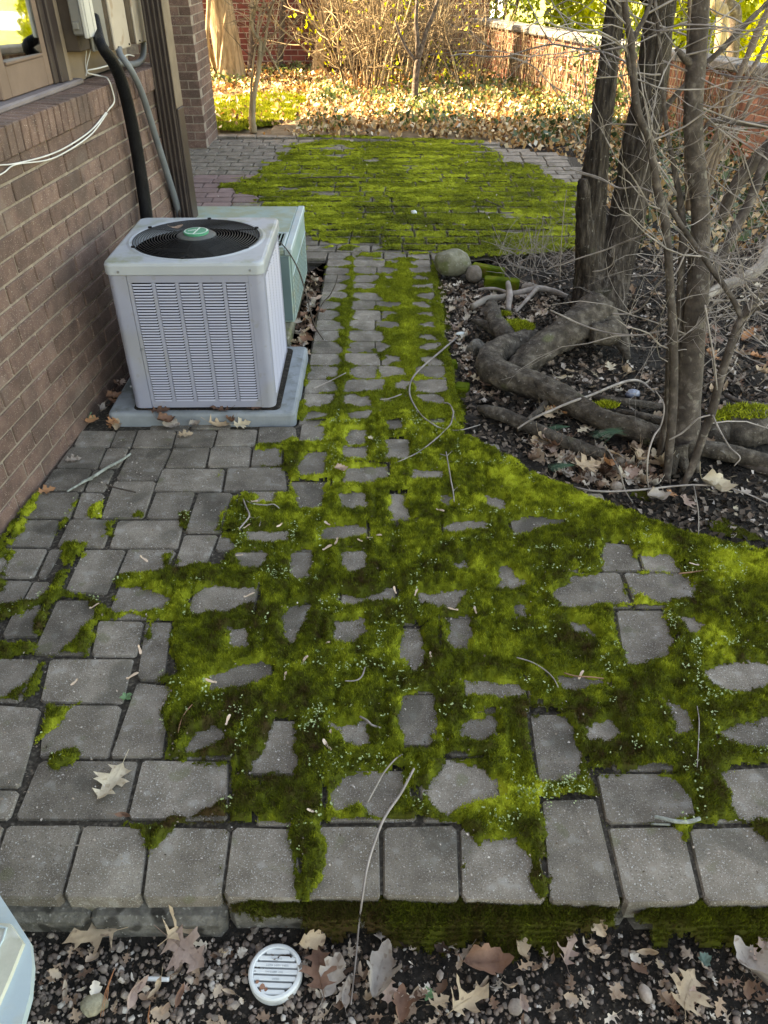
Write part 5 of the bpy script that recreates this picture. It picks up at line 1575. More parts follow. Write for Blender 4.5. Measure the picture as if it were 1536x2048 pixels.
# far trunks in the sun, lit from the left
def far_trunk(label, pts, base, mat='sun_bark', n=14):
    o = thing('bare_tree', label, 'tree', base)
    tree_part('trunk', pts, mat, o, base, n, (.12, 2.5, .1), 6)
    return o
b = (-2.2, 12.35, 0)
o = far_trunk('thick pale trunk with twining stems in front of the red house', [(-2.13, 12.35, -.05, .22), (-2.15, 12.35, .25, .195), (-2.2, 12.35, .9, .185), (-2.24, 12.35, 1.8, .17), (-2.27, 12.35, 3.6, .14)], b)
mb = MB()
for k in range(3):
    P = []
    for t in np.linspace(0, 1, 26):
        a = 2.2 + k * 1.1 + t * 3
        z = 2.6 * t
        P.append((-.02 - .10 * t / 2 + (.235 - .04 * t) * math.cos(a), (.235 - .04 * t) * math.sin(a), z))
    mb.tube(P, .035 - .006 * k, 7)
mb.build('twining_stem', 'sun_bark', o, smooth=True)
far_trunk('slim straight grey trunk at the left edge of the red brick view', [(-2.85, 12.4, -.05, .07), (-2.83, 12.4, .8, .06), (-2.86, 12.4, 1.7, .05), (-2.84, 12.4, 3.4, .04)], (-2.85, 12.4, 0))
far_trunk('slim leaning trunk left of the bare bush before the red house', [(-0.9907,12.9,0.0335,0.0954),(-0.9237,12.9,0.3496,0.0794),(-0.8703,12.9,0.7154,0.0708),(-0.8274,12.9,1.1813,0.069)] + [(-1.0, 12.9, 3.2, .05)], (-1.02, 12.9, 0))
far_trunk('thin grey trunk shading the middle of the red brick house', [(-1.565,13.1,0.0092,0.0522),(-1.5047,13.1,0.3932,0.0438),(-1.4491,13.1,0.8222,0.0428),(-1.4145,13.1,1.1748,0.042)] + [(-1.5, 13.1, 3.0, .03)], (-1.55, 13.1, 0), 'stem')
far_trunk('thin dark trunk close to the twining pale trunk', [(-1.982,13.0,0.0214,0.0444),(-1.9208,13.0,0.4024,0.0435),(-1.8631,13.0,0.8282,0.0425),(-1.8345,13.0,1.178,0.0417)] + [(-2.0, 13.0, 3.0, .03)], (-2.03, 13.0, 0), 'stem')
far_trunk('orange-tan trunk beyond the garden wall, right of the shrub stems', [(3.9902,10.5,0.325,0.0657),(3.9342,10.5,0.6327,0.0644),(3.8919,10.5,0.9284,0.0689),(3.8035,10.5,1.351,0.0669)] + [(4.85, 10.5, 3.5, .08)], (4.5, 10.5, 0))
far_trunk('grey trunk beyond the garden wall next to the orange-tan one', [(4.4219,11.2,0.24,0.0765),(4.3588,11.2,0.5682,0.0749),(4.2983,11.2,0.8837,0.0796),(4.1999,11.2,1.3344,0.0773)] + [(5.3, 11.2, 3.5, .08)], (5.1, 11.2, 0), 'stem')

# young tree standing in the mossy turf
o = thing('sapling', 'crooked young tree standing alone in the mossy turf', 'tree', (-1.376,8.916,0.0))
b = (-1.376,8.916,0.0)
def sap(pts, n=8):
    tree_part('stem', pts, 'sun_bark', o, b, n, (.2, 3, .3), 6)
sap([(-1.3822,8.95,-0.0157,0.0424),(-1.3807,8.95,0.0515,0.0343),(-1.3763,8.95,0.1464,0.0288),(-1.3518,8.95,0.2863,0.0259),(-1.3123,8.95,0.4234,0.0231),(-1.2737,8.95,0.5576,0.0228),(-1.2417,8.95,0.7325,0.0225),(-1.2305,8.95,0.7969,0.0199),(-1.2782,8.95,0.8691,0.0173),(-1.3051,8.95,0.9446,0.0148),(-1.2917,8.95,1.0276,0.0147),(-1.2445,8.95,1.1094,0.0146),(-1.2056,8.95,1.2103,0.0121)])
sap([(-1.4004,8.95,0.0132,0.0211),(-1.4054,8.95,0.1181,0.0157),(-1.3777,8.95,0.2863,0.0129),(-1.3561,8.95,0.4459,0.0102),(-1.325,8.95,0.6018,0.0101),(-1.2775,8.95,0.7755,0.008),(-1.2353,8.95,0.9028,0.0079),(-1.1607,8.95,1.0686,0.0063)])
sap([(-1.2737,8.95,0.5576,0.0152),(-1.2066,8.95,0.7325,0.013),(-1.1562,8.95,0.9028,0.0114),(-1.1156,8.95,1.0276,0.0098),(-1.066,8.95,1.15,0.0087),(-1.0383,8.95,1.2501,0.0072)])
sap([(-1.2305,8.95,0.7969,0.0125),(-1.255,8.95,0.9028,0.0099),(-1.2134,8.95,1.0276,0.0088),(-1.1514,8.95,1.1701,0.0073)])
sap([(-1.2327,8.95,0.8267,0.0099),(-1.1446,8.95,0.6979,0.009),(-1.0931,8.95,0.593,0.0076),(-1.0445,8.95,0.5042,0.0066)])
sap([(-1.2176,8.95,0.7755,0.008),(-1.1631,8.95,0.7152,0.007),(-1.1107,8.95,0.6238,0.0066),(-1.0182,8.95,0.6457,0.006)])
mb = MB()
st = []
for _ in range(46):
    t = random.random()
    lo_, hi_ = (-1.3402,8.95,0.6018), (-1.0612,8.95,1.15)
    c = (random.uniform(lo_[0], hi_[0]), 8.95, random.uniform(lo_[2], hi_[2]))
    st.append((c, (random.uniform(-1, 1), random.uniform(-.4, .4), random.uniform(-.1, 1)), random.uniform(.003, .006)))
twig_set(mb, st, 0, .45, .004, .5)
stuff(mb.build('twigs', 'sun_twig', o, b, tint=True))

# bare thicket in the middle: several shrubs of upright canes
def thicket(label, base, n, spread, hgt, rr, tw, dark=.5):
    o = thing('bare_shrub', label, 'shrub', base, 0, 'bare shrubs along the back of the garden')
    mb = MB()
    st = []
    for _ in range(n):
        a = random.uniform(0, 2 * PI)
        q = random.random() ** .6
        bx, by = .25 * spread * q * math.cos(a), .2 * spread * q * math.sin(a)
        v = Vector((math.cos(a) * q * .45 + random.uniform(-.15, .15), math.sin(a) * q * .35, 1)).normalized()
        P = [Vector((bx, by, -.02))]
        hh = hgt * random.uniform(.6, 1.15)
        for k in range(7):
            v = (v + Vector((random.uniform(-.24, .24), random.uniform(-.2, .2), .03))).normalized()
            P.append(P[-1] + v * hh / 7)
        r = rr * random.uniform(.5, 1.5)
        mb.tube([tuple(p) for p in P], np.linspace(r, r * .4, 8), 5, cap=False, t=random.random())
        for k in range(tw):
            i = random.randint(2, 6)
            st.append((P[i], (random.uniform(-1, 1), random.uniform(-1, 1), random.uniform(-.2, 1)), r * .45))
    stuff(mb.build('canes', 'sun_twig', o, tint=True))
    mb = MB()
    twig_set(mb, st, 0, .5, .004, .4)
    stuff(mb.build('twigs', 'sun_twig', o, tint=True))
    return o
thicket('bare cane shrub nearest the slim leaning trunk', (-0.6221,13.176,0.0), 44, 1.3, 1.9, .009, 9)
thicket('darkest bare shrub in the middle of the leafy bed', (-0.2164,11.3783,0.0), 40, 1.4, 1.9, .010, 10)
thicket('bare shrub rising behind the dark single stem', (0.2215,12.0773,-0.0), 44, 1.7, 1.9, .009, 10)
thicket('bare shrub of fine twigs close to the garden wall end', (0.8395,13.176,0.0), 44, 1.8, 1.8, .008, 9)
thicket('low bare shrub in front of the sunny garden wall', (1.0729,11.5037,0.0), 22, 1.3, 1.2, .006, 8)
thicket('sparse bare shrub against the red brick house', (-1.1917,13.738,0.0), 14, 1.3, 1.7, .006, 7)
thicket('bare twiggy shrub at the foot of the pillar-side trunk', (-2.8055,15.005,0.0), 16, .8, 1.6, .009, 7)
# last yellow leaves still hanging in the thicket
pts = []
lo_, hi_ = (-1.1826,11.6,0.075), (1.183,11.6,1.3249)
while len(pts) < 420:
    x, z = random.uniform(lo_[0], hi_[0]), random.uniform(lo_[2], hi_[2])
    if mnoise.noise((x * 2.2, z * 2.2, 3)) > random.uniform(-.15, .5):
        pts.append((x, 11.6 + random.uniform(-.8, .8), z))
V, F, T = leaf_cloud(pts, .05, np.clip(rng.normal(.75, .2, len(pts)), 0, 1), .2)
tag(stuff(put('hanging_leaves', mk('hanging_leaves', V, F, T), 'hedge')), 'scattered yellow leaves still hanging in the bare thicket', 'leaves')

o = thing('bare_tree', 'single dark forked stem rising from the ivy before the thicket', 'tree', (0.3624,10.3872,0.0))
b = (0.3624,10.3872,0.0)
for pts in ([(0.3613,10.35,-0.0051,0.0482),(0.3688,10.35,0.1868,0.0416),(0.3814,10.35,0.3946,0.0381),(0.3961,10.35,0.5065,0.0349)], [(0.3961,10.35,0.5065,0.032),(0.4444,10.35,0.6465,0.0289),(0.486,10.35,0.784,0.0257),(0.5545,10.35,0.938,0.0226),(0.6052,10.35,1.0796,0.0196),(0.6438,10.35,1.2184,0.0166)], [(0.3961,10.35,0.5065,0.0291),(0.3854,10.35,0.6959,0.0259),(0.3633,10.35,0.8902,0.0227),(0.3786,10.35,1.1724,0.0195)], [(0.3855,10.35,0.466,0.0204),(0.2721,10.35,0.5968,0.0174),(0.1834,10.35,0.745,0.0149),(0.1249,10.35,0.8902,0.0114)]):
    tree_part('stem', pts, 'stem', o, b, 9, (.15, 3, .2), 6)

# leaf litter and ivy over the sunny bed
pts, tn = [], []
while len(pts) < 15000:
    x, y = random.uniform(-3.3, 3.2), random.uniform(8.55, 13.4)
    if x > wall_line(y) - .02:
        continue
    back_edge = 8.62 - .155 * (x + 1.7) + .12
    dens = .75 + .6 * mnoise.noise((x * .9, y * .9, 0))
    if x < -.95 and y < 11.4:
        dens = .10 if y < 11 else .3
    if y < back_edge:
        continue
    if y < back_edge + .45:
        dens *= .35 if x < .5 else 1.
    if random.random() > dens:
        continue
    pts.append((x, y, max(0.006, ground_z(x, y) + .012 + abs(random.gauss(0, .05)))))
    tn.append(min(1, max(0, .42 + .3 * mnoise.noise((x * 3, y * 3, 5)) + random.uniform(-.42, .45))))
V, F, T = leaf_cloud(pts, .062, np.array(tn), .55)
stuff(put('leaf_litter', mk('leaf_litter', V, F, T), 'litter'))
pts = []
while len(pts) < 4200:
    x, y = random.uniform(-3.2, 3.4), random.uniform(8.7, 13.4)
    if x > wall_line(y) - .05 or (x < -.9 and 8.6 < y < 11.6):
        continue
    if mnoise.noise((x * 1.1 + 9, y * 1.1, 2)) + .5 * smoothstep(-.5, 2, np.array(x)) < .12 + random.uniform(-.25, .25):
        continue
    pts.append((x, y, ground_z(x, y) + .03 + random.random() * .14))
V, F, T = leaf_cloud(pts, .055, rng.random(len(pts)), .5)
stuff(put('ivy_ground_cover', mk('ivy_ground_cover', V, F, T), 'ivy'))
# shaded ivy and litter behind the tree, right of the patio
pts, pi = [], []
while len(pts) < 2600:
    x, y = random.uniform(1.05, 3.9), random.uniform(5.0, 8.9)
    if x > wall_line(y) - .03 or sdf_poly(np.array([[x]]), np.array([[y]]), PATIO)[0, 0] > -.03 + random.uniform(-.06, .06):
        continue
    pts.append((x, y, ground_z(x, y) + .01 + abs(random.gauss(0, .035))))
V, F, T = leaf_cloud(pts, .06, np.clip(rng.normal(.45, .25, len(pts)), 0, 1), .5)
stuff(put('leaf_litter', mk('leaf_litter', V, F, T), 'litter'))
pts = []
while len(pts) < 1500:
    x, y = random.uniform(1.3, 3.9), random.uniform(5.0, 8.9)
    if x > wall_line(y) - .03 or sdf_poly(np.array([[x]]), np.array([[y]]), PATIO)[0, 0] > -.15:
        continue
    pts.append((x, y, ground_z(x, y) + .02 + random.random() * .12))
V, F, T = leaf_cloud(pts, .06, rng.random(len(pts)) * .5, .5)
stuff(put('ivy_ground_cover', mk('ivy_ground_cover', V, F, T), 'ivy'))

# ------------------------------------------------------------------ big twin-trunk tree and its surface roots
b = (1.10, 4.0, 0)
tree = thing('twin_trunk_tree', 'large grey-barked tree forking low into two leaning trunks', 'tree', b)
tree_part('trunk', [(1.1393,3.98,-0.1292,0.129),(1.1402,4.0,-0.0568,0.1315),(1.1361,4.05,0.0367,0.1098),(1.1071,4.1,0.184,0.0785),(1.0829,4.12,0.3628,0.0702),(1.0703,4.12,0.5389,0.0661),(1.0543,4.12,0.7752,0.0573),(1.049,4.12,0.9953,0.0491),(1.0418,4.12,1.2007,0.0436),(1.035,4.12,1.3928,0.0404),(1.0275,4.12,1.5555,0.0373)] + [(1.5, 4.15, 2.3, .05), (1.6, 4.2, 3.6, .04)], 'bark', tree, b, 52, (.17, 7.5, .07), 14)
tree_part('trunk', [(1.2035,4.02,-0.065,0.1124),(1.2081,4.08,0.0533,0.1091),(1.2433,4.14,0.1975,0.0973),(1.2757,4.18,0.3968,0.0926),(1.2825,4.2,0.5679,0.0881),(1.2812,4.2,0.7592,0.0831),(1.2857,4.2,0.9835,0.0753),(1.2758,4.2,1.1929,0.0705),(1.2597,4.2,1.3888,0.0659),(1.2464,4.2,1.5546,0.0619)] + [(2.0, 4.2, 2.3, .075), (2.25, 4.2, 3.6, .065)], 'bark', tree, b, 52, (.14, 7.5, .06), 14)
tree_part('broken_stub', [(1.1049,4.06,0.1437,0.0552),(1.0452,4.04,0.3614,0.0445),(1.0118,4.04,0.5111,0.0369),(0.9901,4.04,0.619,0.0299),(0.9865,4.04,0.6589,0.0191)], 'bark', tree, b, 28, (.25, 6, .15), 10)
tree_part('root', [(1.0573,3.6631,0.14,0.0916),(0.9251,3.5294,0.1,0.0814),(0.8182,3.4513,0.07,0.0744),(0.7238,3.3658,0.045,0.0674),(0.6573,3.3002,0.025,0.0606),(0.6035,3.2627,0.0,0.0506),(0.5668,3.2516,-0.02,0.039)], 'root', tree, b, 30, (.20, 3.8, .14), 10)
tree_part('root', [(1.0793,3.6215,0.1,0.084),(1.1309,3.5574,0.07,0.0587),(1.1563,3.519,0.04,0.039),(1.169,3.4698,0.01,0.0243),(1.1843,3.4431,-0.03,0.0146)], 'root', tree, b, 16, (.2, 3, .2), 8)
tree_part('root', [(1.0998,3.5163,0.08,0.063),(1.0477,3.4755,0.09,0.0527),(0.9852,3.4638,0.09,0.0526)], 'root', tree, b, 16, (.2, 3, .2), 8)
tree_part('root', [(0.743,3.6579,0.0,0.0445),(0.6693,3.518,0.03,0.0547),(0.5761,3.4102,0.045,0.0609),(0.5056,3.3169,0.05,0.0615),(0.48,3.2322,0.05,0.0622),(0.5025,3.1507,0.05,0.061),(0.5679,3.0867,0.05,0.0583),(0.6416,3.034,0.05,0.0576),(0.7117,2.9596,0.05,0.0549),(0.7834,2.8839,0.045,0.0505),(0.8492,2.7943,0.04,0.0462),(0.9253,2.7209,0.035,0.0437),(1.0071,2.6816,0.03,0.0433),(1.0788,2.6439,0.02,0.0414),(1.1454,2.6227,0.005,0.0413),(1.2141,2.6332,-0.02,0.032)], 'root', tree, b, 30, (.17, 3.2, .12), 9)
tree_part('root', [(0.5629,3.947,0.06,0.0239),(0.5664,3.9039,0.055,0.0342),(0.5626,3.7748,0.05,0.0437),(0.5774,3.6588,0.045,0.0477),(0.6032,3.5779,0.035,0.0494),(0.6246,3.5053,0.02,0.0488)], 'root', tree, b, 18, (.2, 3, .2), 8)
tree_part('root', [(0.4595,3.784,0.03,0.0103),(0.4908,3.7396,0.035,0.0179),(0.5267,3.7131,0.03,0.0254),(0.5717,3.6628,0.03,0.0302)], 'root', tree, b, 12, (.2, 3, .2), 6)
tree_part('root', [(0.414,2.9685,-0.03,0.0111),(0.4395,2.8832,0.0,0.0253),(0.5052,2.8226,0.01,0.0284),(0.5698,2.7643,0.01,0.028),(0.6395,2.688,0.01,0.0258),(0.7079,2.6221,0.01,0.027),(0.7895,2.5783,0.0,0.0251),(0.8767,2.5586,-0.02,0.0167)], 'root', tree, b, 14, (.2, 3, .15), 6)
tree_part('root', [(0.6976,2.9251,0.03,0.0128),(0.6555,2.8558,0.02,0.0147),(0.6038,2.7886,0.015,0.0124),(0.5465,2.7333,-0.005,0.0082)], 'root', tree, b, 8, (.15, 3, .15), 6)
tree_part('root', [(0.9112,3.0459,-0.01,0.0133),(0.9627,2.953,0.015,0.0172),(1.0505,2.9214,0.02,0.0171),(1.1558,2.9088,0.01,0.0149),(1.2753,2.9281,-0.02,0.0108)], 'root', tree, b, 8, (.15, 3, .15), 6)
tree_part('root', [(0.9883,2.8703,0.0,0.0169),(1.0621,2.8048,0.02,0.0187),(1.1536,2.7597,0.015,0.0185),(1.2296,2.7218,-0.01,0.0163)], 'root', tree, b, 8, (.15, 3, .15), 6)
mb = MB()
twig_set(mb, [((1.45 + .1 * k, 4.15, 1.6 + .28 * k), (random.uniform(-1, 1), random.uniform(-1, .3), .5), .012) for k in range(7)], 0, .9, .01, .4)
stuff(mb.build('twigs', 'twig', tree, b))
# moss cushions on the roots
def cushion(label, c, r, n):
    V, F, T = [], [], []
    for _ in range(n):
        a, q = random.uniform(0, 2 * PI), random.random() ** .5
        x, y = c[0] + r[0] * q * math.cos(a), c[1] + r[1] * q * math.sin(a)
        z = c[2] + r[2] * (1 - q * q) * random.uniform(.5, 1.0)
        w, h, e = random.uniform(.002, .005), random.uniform(.008, .018), random.uniform(0, 6.28)
        o = len(V)
        V += [(x - w * math.cos(e), y - w * math.sin(e), z), (x + w * math.cos(e), y + w * math.sin(e), z), (x + random.uniform(-1, 1) * h, y + random.uniform(-1, 1) * h, z + h)]
        F.append([o, o + 1, o + 2])
        T.append(min(1, max(0, random.gauss(.72, .15))))
    o = stuff(put('moss_cushion', mk('moss_cushion', V, F, T), 'moss_blade'))
    tag(o, label, 'moss')
cushion('bright moss cushion where the two big roots meet', (0.6638,3.6235,0.06), (.085, .06, .03), 1800)
cushion('pale green moss tuft behind the root elbow', (0.6225,3.7259,0.03), (.06, .03, .02), 900)
cushion('small bright moss cushion halfway along the long root', (0.9081,2.7899,0.075), (.05, .025, .012), 500)
cushion('moss tuft by the short root stub', (0.6287,3.857,0.03), (.035, .02, .015), 400)

# ------------------------------------------------------------------ multi-stem shrub in front of it
b = (1.13, 2.58, 0)
sh = thing('multi_stem_shrub', 'tall bare shrub of several straight stems at the right', 'shrub', b)
STEMS = [
 [(1.168,2.55,-0.0447,0.0669),(1.1643,2.56,0.0522,0.0542),(1.1529,2.6,0.2045,0.0474),(1.1324,2.63,0.3948,0.0441),(1.1157,2.66,0.5732,0.0393),(1.0994,2.7,0.7379,0.0348),(1.078,2.72,0.8669,0.0307),(1.0357,2.74,1.0055,0.0299),(1.0008,2.76,1.1372,0.0308),(0.9835,2.78,1.2762,0.0299),(0.9706,2.8,1.408,0.0276),(0.9488,2.8,1.5336,0.0253)],
 [(1.0715,2.42,-0.0397,0.0152),(1.0578,2.43,0.0877,0.0167),(1.0328,2.45,0.285,0.017),(0.9996,2.47,0.4682,0.0155),(0.963,2.5,0.635,0.0143),(0.9237,2.52,0.7953,0.0138),(0.8939,2.54,0.9,0.0144),(0.8748,2.55,0.9433,0.0143),(0.8331,2.56,1.0504,0.0124),(0.8052,2.57,1.1249,0.0122),(0.7656,2.58,1.185,0.0121),(0.7396,2.6,1.2765,0.0111),(0.7171,2.6,1.363,0.0109),(0.697,2.6,1.4084,0.01),(0.6721,2.6,1.481,0.0091),(0.6498,2.6,1.5496,0.0083)],
 [(0.7171,2.6,1.363,0.0087),(0.7338,2.62,1.3934,0.008),(0.7494,2.63,1.4233,0.0072),(0.7661,2.65,1.4667,0.0065),(0.771,2.66,1.5253,0.0057)],
 [(0.7307,2.6,1.2843,0.0089),(0.7122,2.6,1.3354,0.0073),(0.6987,2.6,1.3605,0.0051)],
 [(1.1652,2.62,-0.0072,0.0159),(1.1224,2.64,0.2259,0.0153),(1.0898,2.66,0.4208,0.0148),(1.0594,2.7,0.6315,0.0143),(1.0377,2.72,0.7832,0.0139),(1.0117,2.75,0.8917,0.012),(0.9682,2.78,1.0125,0.0084),(0.9201,2.8,1.1452,0.0074),(0.8798,2.82,1.2993,0.0064),(0.8334,2.84,1.4572,0.0054)],
 [(1.054,2.5,0.0171,0.0115),(1.0492,2.5,0.1103,0.0122),(1.0402,2.52,0.2474,0.011),(1.016,2.55,0.4315,0.0098),(1.0018,2.58,0.5681,0.007)],
 [(1.101,2.34,-0.0528,0.0093),(1.1124,2.35,0.0077,0.0129),(1.1272,2.36,0.067,0.0146),(1.1431,2.38,0.1777,0.0161),(1.1603,2.4,0.2642,0.0159),(1.1658,2.42,0.3656,0.0157),(1.1718,2.43,0.4159,0.0155),(1.1835,2.45,0.4957,0.0153),(1.2076,2.48,0.5728,0.0152),(1.2439,2.5,0.6385,0.0134),(1.2944,2.52,0.6927,0.0133),(1.3691,2.55,0.7858,0.0115)],
 [(1.2068,2.48,0.5817,0.0101),(1.1606,2.5,0.6488,0.0092),(1.0851,2.52,0.7297,0.0091),(1.0116,2.54,0.8084,0.009),(0.9657,2.55,0.8581,0.0089),(0.9281,2.56,0.9023,0.008),(0.8856,2.58,0.9478,0.0072)],
 [(1.2076,2.48,0.5728,0.0068),(1.2206,2.46,0.6074,0.0067),(1.2671,2.44,0.648,0.0057),(1.3405,2.42,0.6992,0.0048)],
 [(1.0995,2.7,0.383,0.0094),(1.1444,2.76,0.4726,0.0131),(1.2057,2.82,0.5637,0.0169),(1.264,2.88,0.6656,0.0186),(1.304,2.92,0.7505,0.0185),(1.345,2.96,0.8235,0.0184),(1.3766,3.0,0.915,0.0183),(1.4106,3.04,1.0082,0.0182),(1.4617,3.1,1.1289,0.018)],
 [(1.1645,3.0,0.7914,0.0169),(1.158,3.0,0.8803,0.0148),(1.174,3.02,0.9618,0.0146),(1.1974,3.04,1.0182,0.0136),(1.2181,3.06,1.1111,0.0134),(1.237,3.08,1.1873,0.0124),(1.2626,3.1,1.2619,0.0114),(1.2857,3.12,1.3423,0.0112),(1.3154,3.14,1.4207,0.0102),(1.3378,3.16,1.4974,0.0101)],
 [(1.1874,3.02,0.786,0.0151),(1.1919,3.03,0.8731,0.013),(1.2052,3.05,0.9725,0.0128),(1.222,3.07,1.0688,0.0117),(1.241,3.09,1.1464,0.0116),(1.2562,3.11,1.2223,0.0115),(1.2839,3.13,1.2891,0.0105),(1.313,3.15,1.384,0.0104),(1.3548,3.18,1.4686,0.0086)],
 [(1.2105,3.04,0.7806,0.0114),(1.2178,3.05,0.886,0.0112),(1.229,3.07,0.9854,0.0101),(1.2493,3.1,1.0883,0.0091),(1.2859,3.12,1.2055,0.0089),(1.321,3.14,1.2652,0.008),(1.3684,3.18,1.3671,0.007)],
 [(1.2237,3.05,0.7871,0.0095),(1.2383,3.1,0.9098,0.0085),(1.2987,3.12,1.0266,0.0083),(1.3388,3.15,1.1538,0.0073),(1.391,3.2,1.2352,0.0072),(1.4435,3.22,1.3492,0.0053)],
 [(1.1112,2.9,0.8184,0.0145),(1.0872,2.92,0.9164,0.0125),(1.0714,2.95,1.0094,0.0106),(1.0381,2.97,1.1641,0.0086),(1.0204,3.0,1.3092,0.0067),(0.9877,3.0,1.4761,0.0065)],
 [(1.3988,3.3,0.6704,0.025),(1.4255,3.3,0.7949,0.0285),(1.466,3.3,0.8747,0.028),(1.5285,3.3,0.9666,0.0275),(1.5998,3.3,1.0813,0.025)],
 [(1.0976,2.9,1.0858,0.0068),(1.1087,2.9,1.1029,0.0085),(1.1405,2.9,1.1121,0.0085),(1.2057,2.88,1.1079,0.0085),(1.3103,2.86,1.0991,0.0084),(1.3972,2.84,1.0904,0.0084)],
 [(0.917,2.9,0.9708,0.007),(0.966,2.95,1.1364,0.0086),(1.075,3.0,1.2506,0.0085),(1.1415,3.0,1.3208,0.01),(1.1998,3.02,1.3789,0.0091),(1.2748,3.05,1.4466,0.0083)],
 [(0.9818,2.78,1.2899,0.011),(0.9475,2.77,1.3019,0.0125),(0.9255,2.76,1.3165,0.0109),(0.9008,2.76,1.3365,0.0062)],
]
for k, pts in enumerate(STEMS):
    tree_part('stem', pts, 'cane' if 10 <= k <= 14 else 'stem', sh, b, 14 if k == 0 else 8, (.10, 3, .12), 7)
GZ_ROOTS = [
 [(1.1622,2.5286,0.06,0.0306),(1.1808,2.5046,0.03,0.023),(1.1842,2.4554,0.005,0.0171),(1.1934,2.4417,-0.02,0.0095)],
 [(1.1071,2.4923,0.06,0.0303),(1.0992,2.469,0.03,0.0246),(1.0951,2.4458,0.0,0.0171),(1.0913,2.4246,-0.02,0.0095)],
 [(1.1243,2.4941,0.07,0.0265),(1.1295,2.469,0.03,0.0227),(1.137,2.4381,0.005,0.017),(1.1483,2.4314,-0.02,0.0095)],
 [(1.1873,2.5471,0.06,0.0269),(1.229,2.5519,0.03,0.0213),(1.2739,2.5628,0.005,0.0156),(1.3257,2.5807,-0.02,0.0099)],
]
